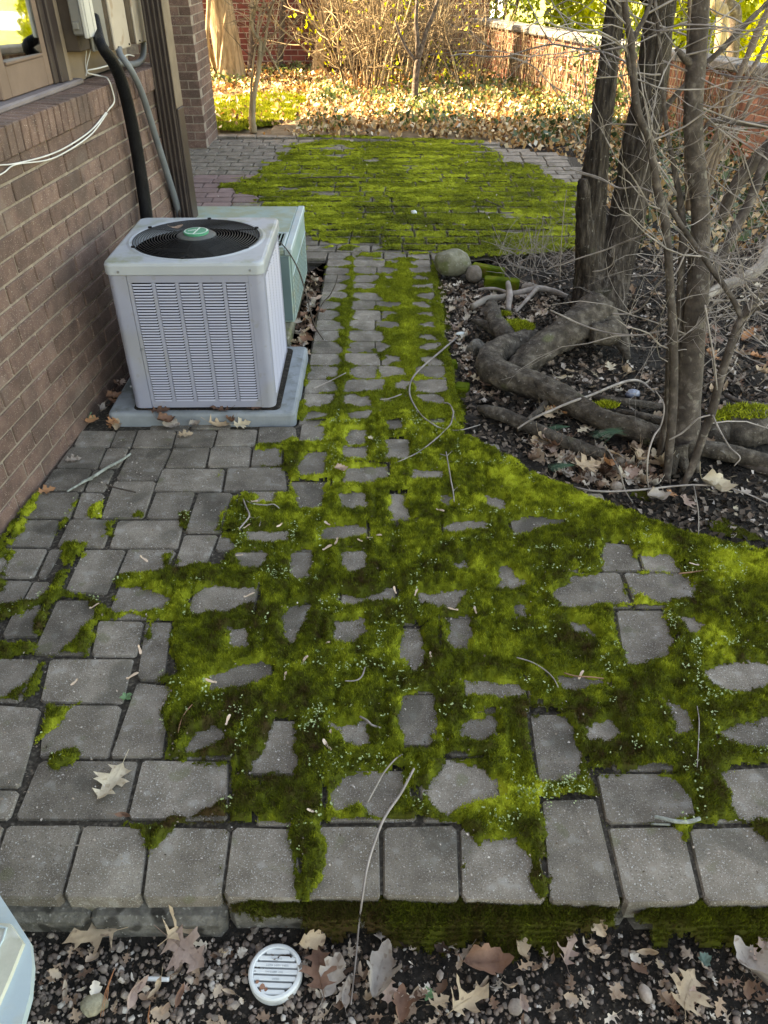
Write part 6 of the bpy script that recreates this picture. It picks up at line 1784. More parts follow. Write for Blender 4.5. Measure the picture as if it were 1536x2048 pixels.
LONG_TWIGS = [
 [(0.6513,2.9,0.4401,0.0049),(0.7142,2.9,0.4113,0.0059),(0.7715,2.9,0.3843,0.0059),(0.8353,2.88,0.3676,0.0059),(0.8922,2.85,0.3638,0.0059),(0.9414,2.8,0.3794,0.0058),(0.9758,2.75,0.4012,0.0057),(0.9948,2.7,0.4348,0.0056),(0.998,2.65,0.4833,0.0054),(1.0094,2.6,0.5287,0.0062)],
 [(0.2743,3.7,1.2199,0.0033),(0.3279,3.7,1.2271,0.0042),(0.4199,3.7,1.2181,0.0046),(0.5064,3.65,1.225,0.0049),(0.5877,3.6,1.2545,0.0052),(0.6594,3.5,1.2792,0.0059),(0.7354,3.4,1.2754,0.0057),(0.789,3.2,1.2821,0.0054),(0.7879,3.0,1.286,0.0051),(0.7537,2.7,1.2989,0.0053)],
 [(0.5064,3.65,1.225,0.0041),(0.5698,3.65,1.2072,0.0037),(0.6285,3.65,1.1803,0.0037),(0.6957,3.65,1.1238,0.0038),(0.772,3.65,1.0867,0.0034),(0.8352,3.65,1.0586,0.003)],
 [(0.6957,3.65,1.1238,0.0033),(0.7553,3.65,1.0548,0.0034),(0.8088,3.65,0.9782,0.0032),(0.8588,3.65,0.8894,0.0031)],
 [(0.6594,3.5,1.2792,0.0043),(0.6213,3.55,1.3234,0.0039),(0.5895,3.6,1.378,0.0039),(0.5555,3.65,1.4329,0.0035)],
 [(0.6782,3.3,1.3398,0.0036),(0.6549,3.35,1.378,0.0033),(0.6213,3.4,1.4213,0.0033),(0.5962,3.4,1.4746,0.0029)],
 [(0.6594,3.5,1.2792,0.0039),(0.6731,3.45,1.3117,0.0034),(0.7175,3.4,1.3319,0.003),(0.7165,3.3,1.3274,0.0029),(0.7733,3.2,1.2898,0.0036),(0.7966,3.1,1.2466,0.0035)],
 [(0.7088,3.4,1.3271,0.0034),(0.7551,3.4,1.2704,0.0034),(0.7917,3.45,1.1638,0.0035),(0.8432,3.5,1.0316,0.0033),(0.8643,3.5,0.9378,0.0029)],
 [(0.7006,3.1,0.9134,0.0038),(0.7448,3.08,0.9055,0.0045),(0.8057,3.05,0.893,0.0048),(0.8686,3.0,0.8698,0.0052),(0.905,2.9,0.8975,0.005),(0.9222,2.75,0.9113,0.0051),(0.9074,2.6,0.9335,0.0048)],
 [(0.6515,3.0,0.5738,0.0031),(0.7082,3.0,0.5896,0.0039),(0.7585,2.98,0.6177,0.0043),(0.8414,2.95,0.658,0.0046),(0.9137,2.9,0.7109,0.0048),(0.9496,2.8,0.7627,0.005),(0.9394,2.6,0.8241,0.005)],
 [(0.7445,3.2,0.8784,0.0039),(0.8,3.18,0.8702,0.0039),(0.8502,3.1,0.8653,0.0042),(0.8729,3.0,0.8663,0.0041)],
 [(0.7935,2.9,0.5927,0.0034),(0.8248,2.88,0.6054,0.0038),(0.8496,2.85,0.6382,0.0037),(0.8417,2.83,0.6873,0.0037),(0.8385,2.83,0.7054,0.0033)],
 [(0.9446,2.5,0.7033,0.005),(0.9695,2.52,0.7297,0.005),(0.9958,2.55,0.7776,0.0049),(1.0114,2.55,0.8021,0.0043)],
 [(0.8529,2.75,0.4845,0.0049),(0.899,2.72,0.4967,0.0052),(0.9344,2.7,0.5239,0.0047),(0.9478,2.66,0.5825,0.0043),(0.9464,2.6,0.6586,0.0038),(0.9559,2.55,0.7193,0.0033)],
 [(0.6975,3.0,0.5239,0.0028),(0.6853,3.0,0.6421,0.0029),(0.6775,3.0,0.7549,0.0026),(0.6755,3.0,0.8628,0.0022)],
 [(1.0163,2.36,0.1731,0.0043),(1.0573,2.36,0.204,0.0053),(1.0972,2.36,0.2586,0.0052),(1.1466,2.38,0.2633,0.0046)],
 [(0.9634,2.3,-0.0068,0.0044),(0.9415,2.3,0.074,0.0054),(0.9378,2.32,0.1457,0.0057),(0.9594,2.36,0.1896,0.0053),(0.9912,2.4,0.2114,0.0047),(1.005,2.45,0.2648,0.0039),(0.9797,2.5,0.2988,0.0036)],
 [(1.0381,2.4,0.6569,0.0049),(1.0636,2.38,0.5799,0.0049),(1.0979,2.36,0.4828,0.005),(1.1364,2.36,0.3716,0.0044)],
 [(1.1554,2.38,0.2633,0.0053),(1.1735,2.33,0.2278,0.0052),(1.2001,2.28,0.1912,0.0049),(1.2297,2.25,0.1693,0.0041),(1.213,2.24,0.1408,0.0031)],
 [(1.1415,2.7,0.5578,0.0054),(1.2181,2.7,0.5559,0.0054),(1.3263,2.7,0.5578,0.0047),(1.4339,2.7,0.5615,0.0043)],
 [(0.9685,2.78,1.1919,0.0039),(1.0645,2.8,1.157,0.0049),(1.1533,2.8,1.1304,0.0049),(1.275,2.8,1.1081,0.005)],
 [(0.8139,2.6,0.8992,0.0036),(0.8449,2.65,1.0695,0.0035),(0.8023,2.7,1.2313,0.0031),(0.75,2.75,1.3858,0.0027)],
 [(0.8807,2.7,1.1184,0.0029),(0.816,2.72,1.2286,0.0028),(0.7947,2.75,1.3598,0.0024),(0.7354,2.78,1.4476,0.0024)],
 [(0.7476,2.6,1.2582,0.003),(0.7914,2.62,1.2154,0.003),(0.8363,2.65,1.1344,0.0031),(0.8734,2.68,1.1104,0.0029),(0.9189,2.7,1.1256,0.0025)],
 [(1.163,2.6,1.2384,0.003),(1.1006,2.6,1.221,0.0033),(1.0163,2.6,1.1982,0.0033),(0.9718,2.65,1.2001,0.0031)],
 [(1.081,2.4,1.2415,0.0031),(1.035,2.45,1.1995,0.0034),(0.9772,2.5,1.1567,0.0035),(0.932,2.55,1.1036,0.003),(0.8757,2.6,1.0795,0.0028)],
 [(0.9862,2.78,1.1848,0.0035),(1.0914,2.8,1.1155,0.0036),(1.2033,2.82,1.0355,0.0034),(1.3046,2.85,0.8996,0.0032),(1.4021,2.85,0.7796,0.0029)],
]
for pts in GZ_ROOTS:
    tree_part('root', pts, 'root', sh, b, 9, (.15, 3, .2), 6)
mb = MB()
st = []
for k, pts in enumerate(STEMS):
    P = smooth_path(pts, sub=4)
    for _ in range(9 if k in (0, 1, 4, 6, 9) else 5):
        i = random.randint(2, len(P) - 2)
        if P[i][2] < .12:
            continue
        st.append((P[i][:3], (random.uniform(-1, 1), random.uniform(-.9, .6), random.uniform(-.25, .9)), random.uniform(.0016, .0034)))
twig_set(mb, st, 0, .55, .003, .25, 3)
stuff(mb.build('twigs', 'bare_twig', sh, b))
def twig(label, pts, mat='bare_twig', group=None, n=6, name='twig', sub=5, extra=()):
    P = smooth_path(pts, sub=sub)
    P[:, 3] *= .58
    if group == 'twigs lying on the mossy paving':
        P[:, 2] += .006
    c = P[0][:3]
    mb = MB()
    mb.tube(P[:, :3] - c, P[:, 3], n)
    for e in extra:
        Q = smooth_path(e, sub=sub)
        Q[:, 3] *= .58
        mb.tube(Q[:, :3] - c, Q[:, 3], n)
    o = mb.build(name, mat, loc=tuple(c), smooth=True)
    tag(o, label, 'twig', group)
    return o
for pts in LONG_TWIGS:
    P = smooth_path(pts, sub=6)
    P[:, 3] *= .62
    mb = MB()
    mb.tube(P[:, :3] - np.array(b), P[:, 3], 6)
    mb.build('branch', 'bare_twig', sh, smooth=True)
# dense brush of fine grey twigs low on the right
mb = MB()
st = []
for _ in range(60):
    c = (random.uniform(1.5, 2.5), random.uniform(2.9, 5.2), random.uniform(.0, .25))
    st.append((c, (random.uniform(-1, .7), random.uniform(-.6, .6), random.uniform(-.1, .9)), random.uniform(.0014, .0032)))
twig_set(mb, st, 0, .6, .003, .1, 3)
tag(stuff(mb.build('brushwood', 'bare_twig')), 'low tangle of fine grey brushwood behind the shrub stems', 'brushwood')
mb = MB()
st = []
for _ in range(60):
    c = (random.uniform(.7, 1.3), random.uniform(4.3, 4.85), random.uniform(.0, .06))
    st.append((c, (random.uniform(-1, 1), random.uniform(-.3, .3), random.uniform(.1, .9)), random.uniform(.0015, .0035)))
twig_set(mb, st, 0, .28, .003, .1, 2)
tag(stuff(mb.build('brushwood', 'bare_twig')), 'short dead stalks in front of the patio edge by the tree', 'brushwood')

# ------------------------------------------------------------------ rocks, edging stones, logs in the bed
def rock_mesh(name, rx, ry, rz, sub=3, amp=.14, flat=.0, seed=0):
    bm = bmesh.new()
    bmesh.ops.create_icosphere(bm, subdivisions=sub, radius=1)
    for v in bm.verts:
        p = v.co.copy()
        f = 1 + amp * mnoise.noise(p * 1.3 + Vector((seed, 0, 0))) + amp * .4 * mnoise.noise(p * 3.1 + Vector((0, seed, 0)))
        v.co = Vector((p.x * rx * f, p.y * ry * f, p.z * rz * f))
    me = bpy.data.meshes.new(name)
    bm.to_mesh(me)
    bm.free()
    if sub > 1:
        me.polygons.foreach_set('use_smooth', np.ones(len(me.polygons), dtype=bool))
    return me
def rock(name, label, cat, px, size, mat, z=0., rz=0., seed=1, amp=.14, sub=3, group=None):
    o = put(name, rock_mesh(name, *size, sub, amp, 0, seed), mat, None, (px[0], px[1], z), (0, 0, rz))
    return tag(o, label, cat, group)
rock('boulder', 'rounded mossy boulder at the corner of path and patio', 'boulder', (0.4111,4.6021), (.112, .09, .078), 'boulder', .055, .1, 3, .10, 4)
rock('stone', 'smooth dark blue-grey stone leaning against the mossy boulder', 'stone', (0.5348,4.5229), (.05, .05, .05), 'pebble', .015, .2, 5, .12)
def edging(label, a, b, w, h, z, mat='moss'):
    A, B = Vector(a), Vector(b)
    m = (A + B) / 2
    mb = MB()
    L = (B - A).length
    mb.box(-L / 2, L / 2, -w / 2, w / 2, -h, 0, .006)
    for k, v in enumerate(mb.V):
        mb.V[k] = tuple(q + random.uniform(-.003, .003) for q in v)
    o = mb.build('edging_brick', mat, loc=(m.x, m.y, z), rot=(0, 0, math.atan2((B - A).y, (B - A).x)))
    return tag(o, label, 'edging brick')
edging('moss-topped edging brick directly right of the boulder', (0.538,4.6615), (0.7172,4.5635), .06, .1, .03)
edging('moss-topped edging brick below the first, beside the dark stone', (0.5928,4.4602), (0.7911,4.41), .07, .1, .02)
edging('short mossy brick half sunk in soil by the path edge, upper one', (0.2852,3.3689), (0.3478,3.3798), .05, .06, -.004)
edging('short mossy brick half sunk in soil by the path edge, lower one', (0.3255,3.1465), (0.383,3.1318), .07, .06, -.006)
rock('stone', 'pale crumbly stone by the end of the root elbow', 'stone', (0.4525,3.517), (.04, .05, .04), 'found', .0, .4, 8, .25)
rock('stone', 'mossy grey rock at the right edge behind the fallen log', 'stone', (1.4884,2.7336), (.14, .10, .07), 'root', .01, .1, 9, .2)
rock('stone', 'dark rock beneath the shrub at the right edge of the bed', 'stone', (1.3593,2.7134), (.07, .06, .05), 'root', .0, .5, 12, .2)
cushion('bright moss on top of the rock at the right edge', (1.4813,2.7447,0.07), (.12, .06, .02), 900)
cushion('moss patch on the dark rock below the shrub', (1.3632,2.7393,0.05), (.05, .04, .02), 350)
rock('stone', 'shiny blue glassy stone between the two roots', 'stone', (1.1036,3.0592), (.035, .025, .02), 'foil', -.01, .3, 4, .2, 2)
rock('stone', 'small dark round stone at the moss edge below the shrub', 'stone', (0.8579,2.3352), (.022, .018, .02), 'pebble', -.012, .3, 6, .1)
rock('stone', 'dark round stone among leaves left of the shrub base', 'stone', (0.9078,2.5162), (.03, .025, .025), 'pebble', -.012, .3, 7, .1)
rock('stone', 'flat grey stone near the stick pile by the tree', 'stone', (0.8478,4.3783), (.05, .035, .02), 'pebble', -.01, .1, 10, .15)
rock('scrap', 'crumpled whitish scrap lying right of the tree base', 'scrap', (1.3682,4.346), (.035, .03, .015), 'paper', .0, .3, 14, .4, 2)
rock('scrap', 'small whitish clump lying on the patio moss', 'scrap', (0.2155,5.8208), (.022, .03, .014), 'paper', .016, .4, 17, .4, 2)
rock('scrap', 'flat white scrap on the soil left of the root stub', 'scrap', (0.3952,3.7328), (.03, .018, .005), 'paper', -.018, .3, 15, .3, 2)

def log(label, pts, mat, n=14, name='log', cat='log'):
    P = smooth_path(pts, sub=8)
    c = P[0][:3]
    V, F = trunk_mesh(P, n, (.10, 3, .2))
    return tag(put(name, mk(name, V - c, F, smooth=True), mat, None, tuple(c)), label, cat)
log('pale grey fallen log at the right edge below the shrub', [(1.2195,2.5571,0.02,0.0292),(1.2981,2.5314,0.02,0.0348),(1.3841,2.4997,0.015,0.0326),(1.4675,2.4651,0.01,0.0285),(1.5561,2.4066,0.01,0.0243)], 'root')
log('grey fallen branch slanting up to the right edge behind the shrub', [(1.7031,4.0156,0.05,0.0216),(1.8401,4.1211,0.08,0.0274),(1.9667,4.1819,0.1,0.0304),(2.0838,4.2564,0.13,0.0335),(2.1348,4.3163,0.18,0.0308),(2.212,4.4624,0.26,0.0285)], 'twig', name='fallen_branch', cat='branch')
log('dark fallen branch half buried under the grey log', [(1.2579,2.5844,-0.02,0.0138),(1.3335,2.5507,-0.015,0.0156),(1.4066,2.4862,-0.015,0.0173),(1.4905,2.4103,-0.015,0.0169)], 'stem', name='fallen_branch', cat='branch')
log('thin dark branch running right from behind the mossy rock', [(1.4709,2.9702,0.03,0.0086),(1.5302,2.8985,0.03,0.0106),(1.6466,2.8722,0.03,0.0105)], 'stem', 8, 'fallen_branch', 'branch')
log('thick pale stick standing across the stick pile by the tree', [(0.6981,4.2535,0.06,0.0141),(0.6948,4.1415,0.03,0.018),(0.6711,4.0002,-0.0,0.0162)], 'bare_twig', 8, 'stick', 'stick')
log('long pale stick lying left to right in the stick pile', [(0.5388,4.3062,0.0,0.0072),(0.6283,4.2951,0.01,0.0086),(0.7088,4.1983,0.02,0.0112),(0.7896,4.2023,0.03,0.0168),(0.8799,4.2411,0.03,0.0169),(0.9623,4.2214,0.02,0.0141),(1.031,4.1978,0.0,0.0112)], 'bare_twig', 8, 'stick', 'stick')
log('pale forked stick pointing down from the stick pile', [(0.8587,4.2218,0.04,0.014),(0.7906,4.108,0.02,0.011),(0.7078,3.9722,0.0,0.0081)], 'bare_twig', 8, 'stick', 'stick')
log('rotting grey stick lying below the stick pile', [(0.4802,4.0428,0.0,0.0164),(0.5738,4.134,0.01,0.0194),(0.6607,4.164,0.01,0.0167),(0.7351,4.206,0.02,0.014)], 'twig', 8, 'stick', 'stick')

# ------------------------------------------------------------------ twigs on the paving
T_ = 'twigs lying on the mossy paving'
twig('longest pale curved twig crossing the front paver edge down to the gravel', [(0.0713,1.1067,0.018,0.0048),(0.055,1.0729,0.018,0.0053),(0.0369,1.0387,0.016,0.0058),(0.0,0.9807,0.012,0.0056),(-0.025,0.9095,0.012,0.0049),(-0.0372,0.8601,0.01,0.0043),(-0.0437,0.8131,0.008,0.0042),(-0.0519,0.775,-0.04,0.0036),(-0.0572,0.7195,-0.07,0.0033),(-0.062,0.6721,-0.08,0.003),(-0.065,0.6407,-0.085,0.0025)], 'bare_twig', T_)
twig('shorter pale curved twig left of the longest one', [(0.0448,1.1474,0.016,0.003),(0.0264,1.1318,0.018,0.0036),(0.0,1.0958,0.018,0.0038),(-0.0209,1.0543,0.016,0.0035),(-0.0378,1.0207,0.012,0.0029)], 'twig', T_)
twig('long thin grey twig looping over the right edge of the path', [(0.3667,3.6274,0.0,0.0075),(0.2688,3.4251,0.015,0.0082),(0.1803,3.258,0.02,0.0079),(0.1307,3.1464,0.02,0.0072),(0.1122,3.045,0.02,0.0066),(0.1161,2.9474,0.018,0.0064),(0.1521,2.8179,0.015,0.0058),(0.1925,2.7492,0.014,0.0053),(0.2369,2.7044,0.012,0.0049),(0.3052,2.6959,0.01,0.004),(0.3974,2.7744,-0.01,0.0033)], 'bare_twig', T_)
twig('slender hooked twig beside the loop, ending on the moss', [(0.2533,2.9081,0.02,0.0053),(0.2775,2.8912,0.022,0.0053),(0.2881,2.8301,0.02,0.0054),(0.2795,2.7668,0.018,0.0053),(0.2639,2.7175,0.016,0.0053),(0.2061,2.6231,0.014,0.0052),(0.1292,2.5209,0.013,0.0042),(0.0416,2.4481,0.012,0.0034)], 'bare_twig', T_)
twig('knobby lichen-spotted stick near the brick wall', [(-0.9759,2.5184,0.01,0.0069),(-1.0037,2.4651,0.01,0.0086),(-1.0382,2.4202,0.01,0.0094),(-1.0662,2.3697,0.01,0.0093),(-1.1014,2.3221,0.009,0.0073),(-1.1395,2.2692,0.006,0.0063)], 'lichen_twig', T_, 8, extra=[[(-1.0752,2.3565,0.01,0.0074),(-1.1,2.3372,0.012,0.0092),(-1.1068,2.3268,0.008,0.0073)]])
twig('short dark twig across a paver joint near the wall', [(-1.0089,2.3107,0.008,0.0064),(-0.965,2.2898,0.007,0.0054),(-0.8921,2.266,0.006,0.0054)], 'stem', T_)
twig('pale Y-shaped twig at the left edge of the moss', [(-0.4998,2.2206,0.012,0.0046),(-0.4794,2.1586,0.02,0.0052),(-0.4599,2.1065,0.02,0.0058),(-0.4737,2.0681,0.015,0.0051),(-0.4922,2.0306,0.01,0.0044)], 'bare_twig', T_, extra=[[(-0.4998,2.2206,0.012,0.0035),(-0.4617,2.1908,0.016,0.0046),(-0.4161,2.1791,0.018,0.0045),(-0.385,2.1821,0.018,0.0042),(-0.3629,2.1664,0.01,0.0035)], [(-0.4599,2.1065,0.02,0.0044),(-0.44,2.098,0.02,0.0041),(-0.4199,2.1008,0.02,0.0038),(-0.4208,2.0638,0.014,0.003)]])
twig('thin dark forked twig upright in the middle moss', [(0.2392,2.5233,0.016,0.0039),(0.2414,2.4152,0.02,0.0045),(0.2437,2.3157,0.02,0.0047),(0.2468,2.2552,0.018,0.0043),(0.2463,2.1966,0.014,0.0035)], 'twig', T_, extra=[[(0.2474,2.2646,0.018,0.0036),(0.2756,2.3025,0.018,0.0029)], [(0.241,2.4954,0.02,0.0034),(0.2153,2.5129,0.018,0.0029)], [(0.241,2.4954,0.02,0.0034),(0.263,2.5346,0.018,0.0029)]])
twig('thin grey twig on dark moss left of the red twig', [(0.3647,1.4631,0.014,0.003),(0.3991,1.4466,0.016,0.0033),(0.4292,1.4214,0.016,0.0035),(0.4512,1.3915,0.014,0.0035),(0.4603,1.3589,0.012,0.0026)], 'bare_twig', T_)
twig('short reddish twig lying on a bare paver at the right', [(0.4856,1.4091,0.012,0.0032),(0.5128,1.3976,0.013,0.0035),(0.5524,1.3941,0.013,0.0035),(0.5864,1.3898,0.012,0.0029)], 'red_twig', T_)
twig('reddish twig pointing right over moss at the right', [(0.9194,1.8154,0.012,0.0037),(0.9642,1.8202,0.014,0.0041),(1.0143,1.8297,0.014,0.0034)], 'red_twig', T_)
twig('thick lichen-crusted twig on the joint of the front pavers', [(0.6098,0.9869,0.01,0.0062),(0.6316,0.9789,0.013,0.0073),(0.6545,0.9728,0.013,0.0078),(0.6837,0.9728,0.013,0.0084),(0.7089,0.9807,0.012,0.0084)], 'lichen_twig', T_, 8, extra=[[(0.5997,0.9734,0.008,0.0039),(0.642,0.9722,0.008,0.0045)]])
twig('thin dark bowed twig with white tips on a front paver', [(-0.6794,0.9198,0.006,0.0022),(-0.6532,0.9175,0.012,0.0028),(-0.6277,0.9141,0.014,0.0033),(-0.6014,0.9083,0.012,0.0028),(-0.5679,0.8969,0.006,0.0024)], 'twig', T_)
twig('white hooked twig end in the lower middle moss', [(-0.1039,1.3794,0.014,0.0029),(-0.0746,1.3794,0.016,0.0037),(-0.0589,1.3941,0.017,0.004),(-0.0515,1.425,0.016,0.0038)], 'bare_twig', T_)
twig('stubby pale knuckled twig beside a bare paver', [(-0.061,1.2626,0.014,0.0051),(-0.043,1.2485,0.016,0.0057),(-0.0302,1.2362,0.014,0.005),(-0.0075,1.2285,0.012,0.0038)], 'bare_twig', T_)
twig('dark twig lying across the patio moss', [(-0.7065,6.7912,0.018,0.0066),(-0.5335,6.8164,0.02,0.0083),(-0.3258,6.8333,0.02,0.0092),(-0.2003,6.825,0.018,0.0083)], 'stem', T_)
twig('pale straight twig pointing at the path joint', [(-0.3162,3.0586,0.008,0.0044),(-0.2529,3.1132,0.012,0.0045),(-0.1736,3.2035,0.014,0.0041)], 'bare_twig', T_)
twig('pale twig on the path near its right side', [(-0.0172,2.9496,0.012,0.0039),(0.0259,2.9594,0.014,0.0043),(0.0762,2.9959,0.014,0.0044)], 'bare_twig', T_)
twig('dark bent twig on the patio moss at the right', [(0.7625,6.1348,0.02,0.0061),(0.8303,5.9958,0.02,0.006),(0.891,5.8826,0.018,0.0052)], 'stem', T_)
twig('thin pale twig at the right of the lower moss', [(0.8057,1.296,0.014,0.0021),(0.7942,1.2469,0.016,0.0023),(0.7657,1.1661,0.014,0.002),(0.7467,1.1137,0.012,0.0017)], 'bare_twig', T_)
twig('thin curved brown stem at the lower left of the moss', [(-0.4947,1.3008,0.014,0.0023),(-0.5074,1.2704,0.016,0.0025),(-0.5126,1.24,0.015,0.0025),(-0.5127,1.2149,0.012,0.002)], 'red_twig', T_)
T2 = 'sticks lying in the leafy bed'
twig('long pale curved stick over the lower root', [(0.5362,2.6856,0.03,0.006),(0.6006,2.727,0.05,0.0081),(0.6859,2.7515,0.08,0.0091),(0.771,2.8005,0.09,0.0092),(0.8666,2.8756,0.08,0.0094),(0.9864,2.9957,0.06,0.0097),(1.0893,3.0871,0.04,0.01),(1.1531,3.1121,0.02,0.0089),(1.1935,3.0503,0.0,0.0066)], 'bare_twig', T2)
twig('long thin stick lying along the bottom of the leafy bed', [(0.6942,2.3158,0.0,0.0055),(0.7432,2.2792,0.01,0.0061),(0.8095,2.2657,0.015,0.0061),(0.8819,2.2648,0.02,0.0061),(0.9544,2.2742,0.02,0.0061),(1.0328,2.2901,0.02,0.0061),(1.1154,2.2996,0.02,0.0058),(1.1832,2.3037,0.015,0.0054),(1.246,2.2982,0.01,0.0054),(1.3138,2.2581,0.005,0.0047),(1.3716,2.1979,0.0,0.0042)], 'bare_twig', T2)
twig('dark twig bent down from the leaf pile', [(0.8476,2.5267,0.05,0.0046),(0.8496,2.4218,0.06,0.0048),(0.8582,2.3362,0.05,0.0051),(0.8648,2.268,0.02,0.0047),(0.8893,2.2298,-0.01,0.0039)], 'twig', T2)
twig('thin upright twig stuck in the soil at the moss edge', [(1.1205,2.2932,0.02,0.0033),(1.0873,2.1784,0.04,0.0035),(1.0724,2.1045,0.03,0.0034),(1.0516,2.0189,0.0,0.0027)], 'twig', T2)
w = twig('dark wiry weed stalk leaning on the teal heat pump', [(-.30, 3.62, -.01, .004)] + [(-0.3426,3.6,0.083,0.0064),(-0.375,3.62,0.2277,0.0063),(-0.402,3.64,0.3236,0.0062),(-0.4308,3.66,0.384,0.0057),(-0.4649,3.68,0.432,0.0047),(-0.5003,3.7,0.461,0.0038)], 'stem')
twig('dark wiry weed stalk bending right over the path', [(-0.3581,3.7519,0.0,0.0067)] + [(-0.3315,3.58,0.1274,0.0058),(-0.2955,3.57,0.2046,0.0053),(-0.257,3.56,0.2504,0.0048),(-0.2288,3.56,0.3039,0.0042),(-0.2153,3.56,0.3516,0.0033)], 'stem')

# ------------------------------------------------------------------ leaves
OUTLINES = [
 # deeply cut oak leaf: stalk at u = 0, tip at u = 1
 [(0, 0), (.07, .06), (.077, .34), (.115, .20), (.14, .10), (.27, .09), (.31, .26), (.335, .44), (.40, .40), (.385, .25), (.50, .10), (.66, .09), (.77, .19), (.775, .07), (.86, .05), (1.0, .06), (.90, -.05), (.82, -.18), (.70, -.11), (.56, -.10), (.515, -.26), (.42, -.23), (.335, -.09), (.25, -.07), (.155, -.21), (.10, -.09)],
 # broad pointed leaf
 [(0, 0), (.08, .10), (.13, .34), (.20, .20), (.30, .15), (.36, .30), (.42, .52), (.47, .36), (.56, .34), (.52, .20), (.66, .15), (.74, .30), (.80, .17), (.88, .13), (1.0, .02), (.88, -.08), (.78, -.24), (.72, -.11), (.60, -.13), (.58, -.34), (.50, -.30), (.44, -.48), (.38, -.30), (.32, -.14), (.20, -.16), (.14, -.32), (.09, -.10)],
 # slender leaf with few lobes
 [(0, 0), (.12, .07), (.22, .20), (.27, .09), (.40, .08), (.50, .27), (.55, .23), (.56, .09), (.70, .08), (.80, .17), (.82, .06), (1.0, .0), (.84, -.07), (.74, -.15), (.68, -.07), (.52, -.08), (.44, -.25), (.38, -.20), (.34, -.08), (.22, -.07), (.14, -.16), (.10, -.05)],
 # rounded, little-cut leaf
 [(0, 0), (.07, .09), (.16, .22), (.26, .24), (.34, .20), (.42, .31), (.54, .32), (.60, .22), (.70, .26), (.80, .21), (.84, .13), (.94, .10), (1.0, .0), (.93, -.09), (.84, -.17), (.74, -.24), (.66, -.18), (.56, -.31), (.44, -.30), (.36, -.18), (.24, -.23), (.13, -.17), (.06, -.08)],
 # torn narrow leaf
 [(0, 0), (.10, .06), (.25, .12), (.42, .14), (.60, .15), (.78, .11), (.92, .05), (1.0, .0), (.90, -.06), (.74, -.12), (.58, -.13), (.50, -.09), (.40, -.15), (.22, -.12), (.08, -.05)],
]
def leaf_mesh(name, out, L, fold, curl, wave, seed):
    r = random.Random(seed)
    bm = bmesh.new()
    vs = [bm.verts.new((u + r.uniform(-.012, .012), v * r.uniform(.88, 1.12), 0)) for u, v in out]
    f = bm.faces.new(vs)
    bmesh.ops.triangulate(bm, faces=[f])
    bmesh.ops.subdivide_edges(bm, edges=bm.edges[:], cuts=1)
    bmesh.ops.triangulate(bm, faces=bm.faces[:])
    for v in bm.verts:
        u, w = v.co.x, v.co.y
        z = fold * abs(w) + curl * (u - .45) ** 2 + wave * (math.sin(u * 8 + seed) * .5 + math.sin(w * 13 + u * 5 + seed * 2)) + .5 * curl * w * w * 3
        v.co = Vector(((u - .5) * L, w * L, z * L))
    me = bpy.data.meshes.new('t')
    bm.to_mesh(me)
    bm.free()
    mb = MB()
    mb.add([v.co[:] for v in me.vertices], [list(p.vertices) for p in me.polygons])
    bpy.data.meshes.remove(me)
    zc = lambda u: curl * (u - .45) ** 2 + wave * (math.sin(u * 8 + seed) * .5 + math.sin(u * 5 + seed * 2))
    mb.tube([((u - .5) * L, .012 * L * math.sin(u * 5), zc(u) * L + .0004) for u in (-.3, -.12, 0, .25, .55, .85)], [.0011, .0009, .0009, .0008, .0006, .0003], 4, cap=False)
    me = mb.mesh(name)
    k = len(me.polygons) - 20
    me.polygons.foreach_set('use_smooth', np.ones(len(me.polygons), dtype=bool))
    return me
LEAVES = [leaf_mesh('oak_leaf', OUTLINES[o_], .115, fo, cu__, wa, sd__) for o_, fo, cu__, wa, sd__ in ((2, .15, .25, .02, 1), (0, .25, .5, .04, 2), (3, .5, .9, .06, 3), (1, .12, .3, .03, 4), (3, .7, 1.3, .09, 5), (0, .08, .15, .025, 6), (4, .8, 1.0, .04, 7))]
BROAD = leaf_mesh('oak_leaf', OUTLINES[1], .115, .10, .2, .025, 11)
LEAF_MESH = {}
KIND_WORD = {'tan': 'tan', 'cream': 'cream', 'pale': 'pale grey', 'pink': 'pinkish', 'brown': 'dark brown', 'orange': 'rusty orange'}
def leaf(px, size, kind, var, rot, label, z=0.01, tilt=(0, 0), group=None):
    if group:
        label = label.replace('dry', 'dry ' + KIND_WORD[kind], 1)
    key = (var, kind)
    if key not in LEAF_MESH:
        me = LEAVES[var].copy()
        me.materials.append(MT['leaf_' + kind])
        LEAF_MESH[key] = me
    if -1.14 < px[0] < -.355 and 2.755 < px[1] < 3.43 and z < .055:
        px = (px[0], 2.742)
    o = bpy.data.objects.new('oak_leaf', LEAF_MESH[key])
    LINK(o)
    o.location = (px[0], px[1], z)
    o.rotation_euler = (tilt[0], tilt[1], rot)
    o.scale = (size / .115,) * 3
    return tag(o, label, 'leaf', group)
GRP = 'fallen oak leaves'
FZ = -.085
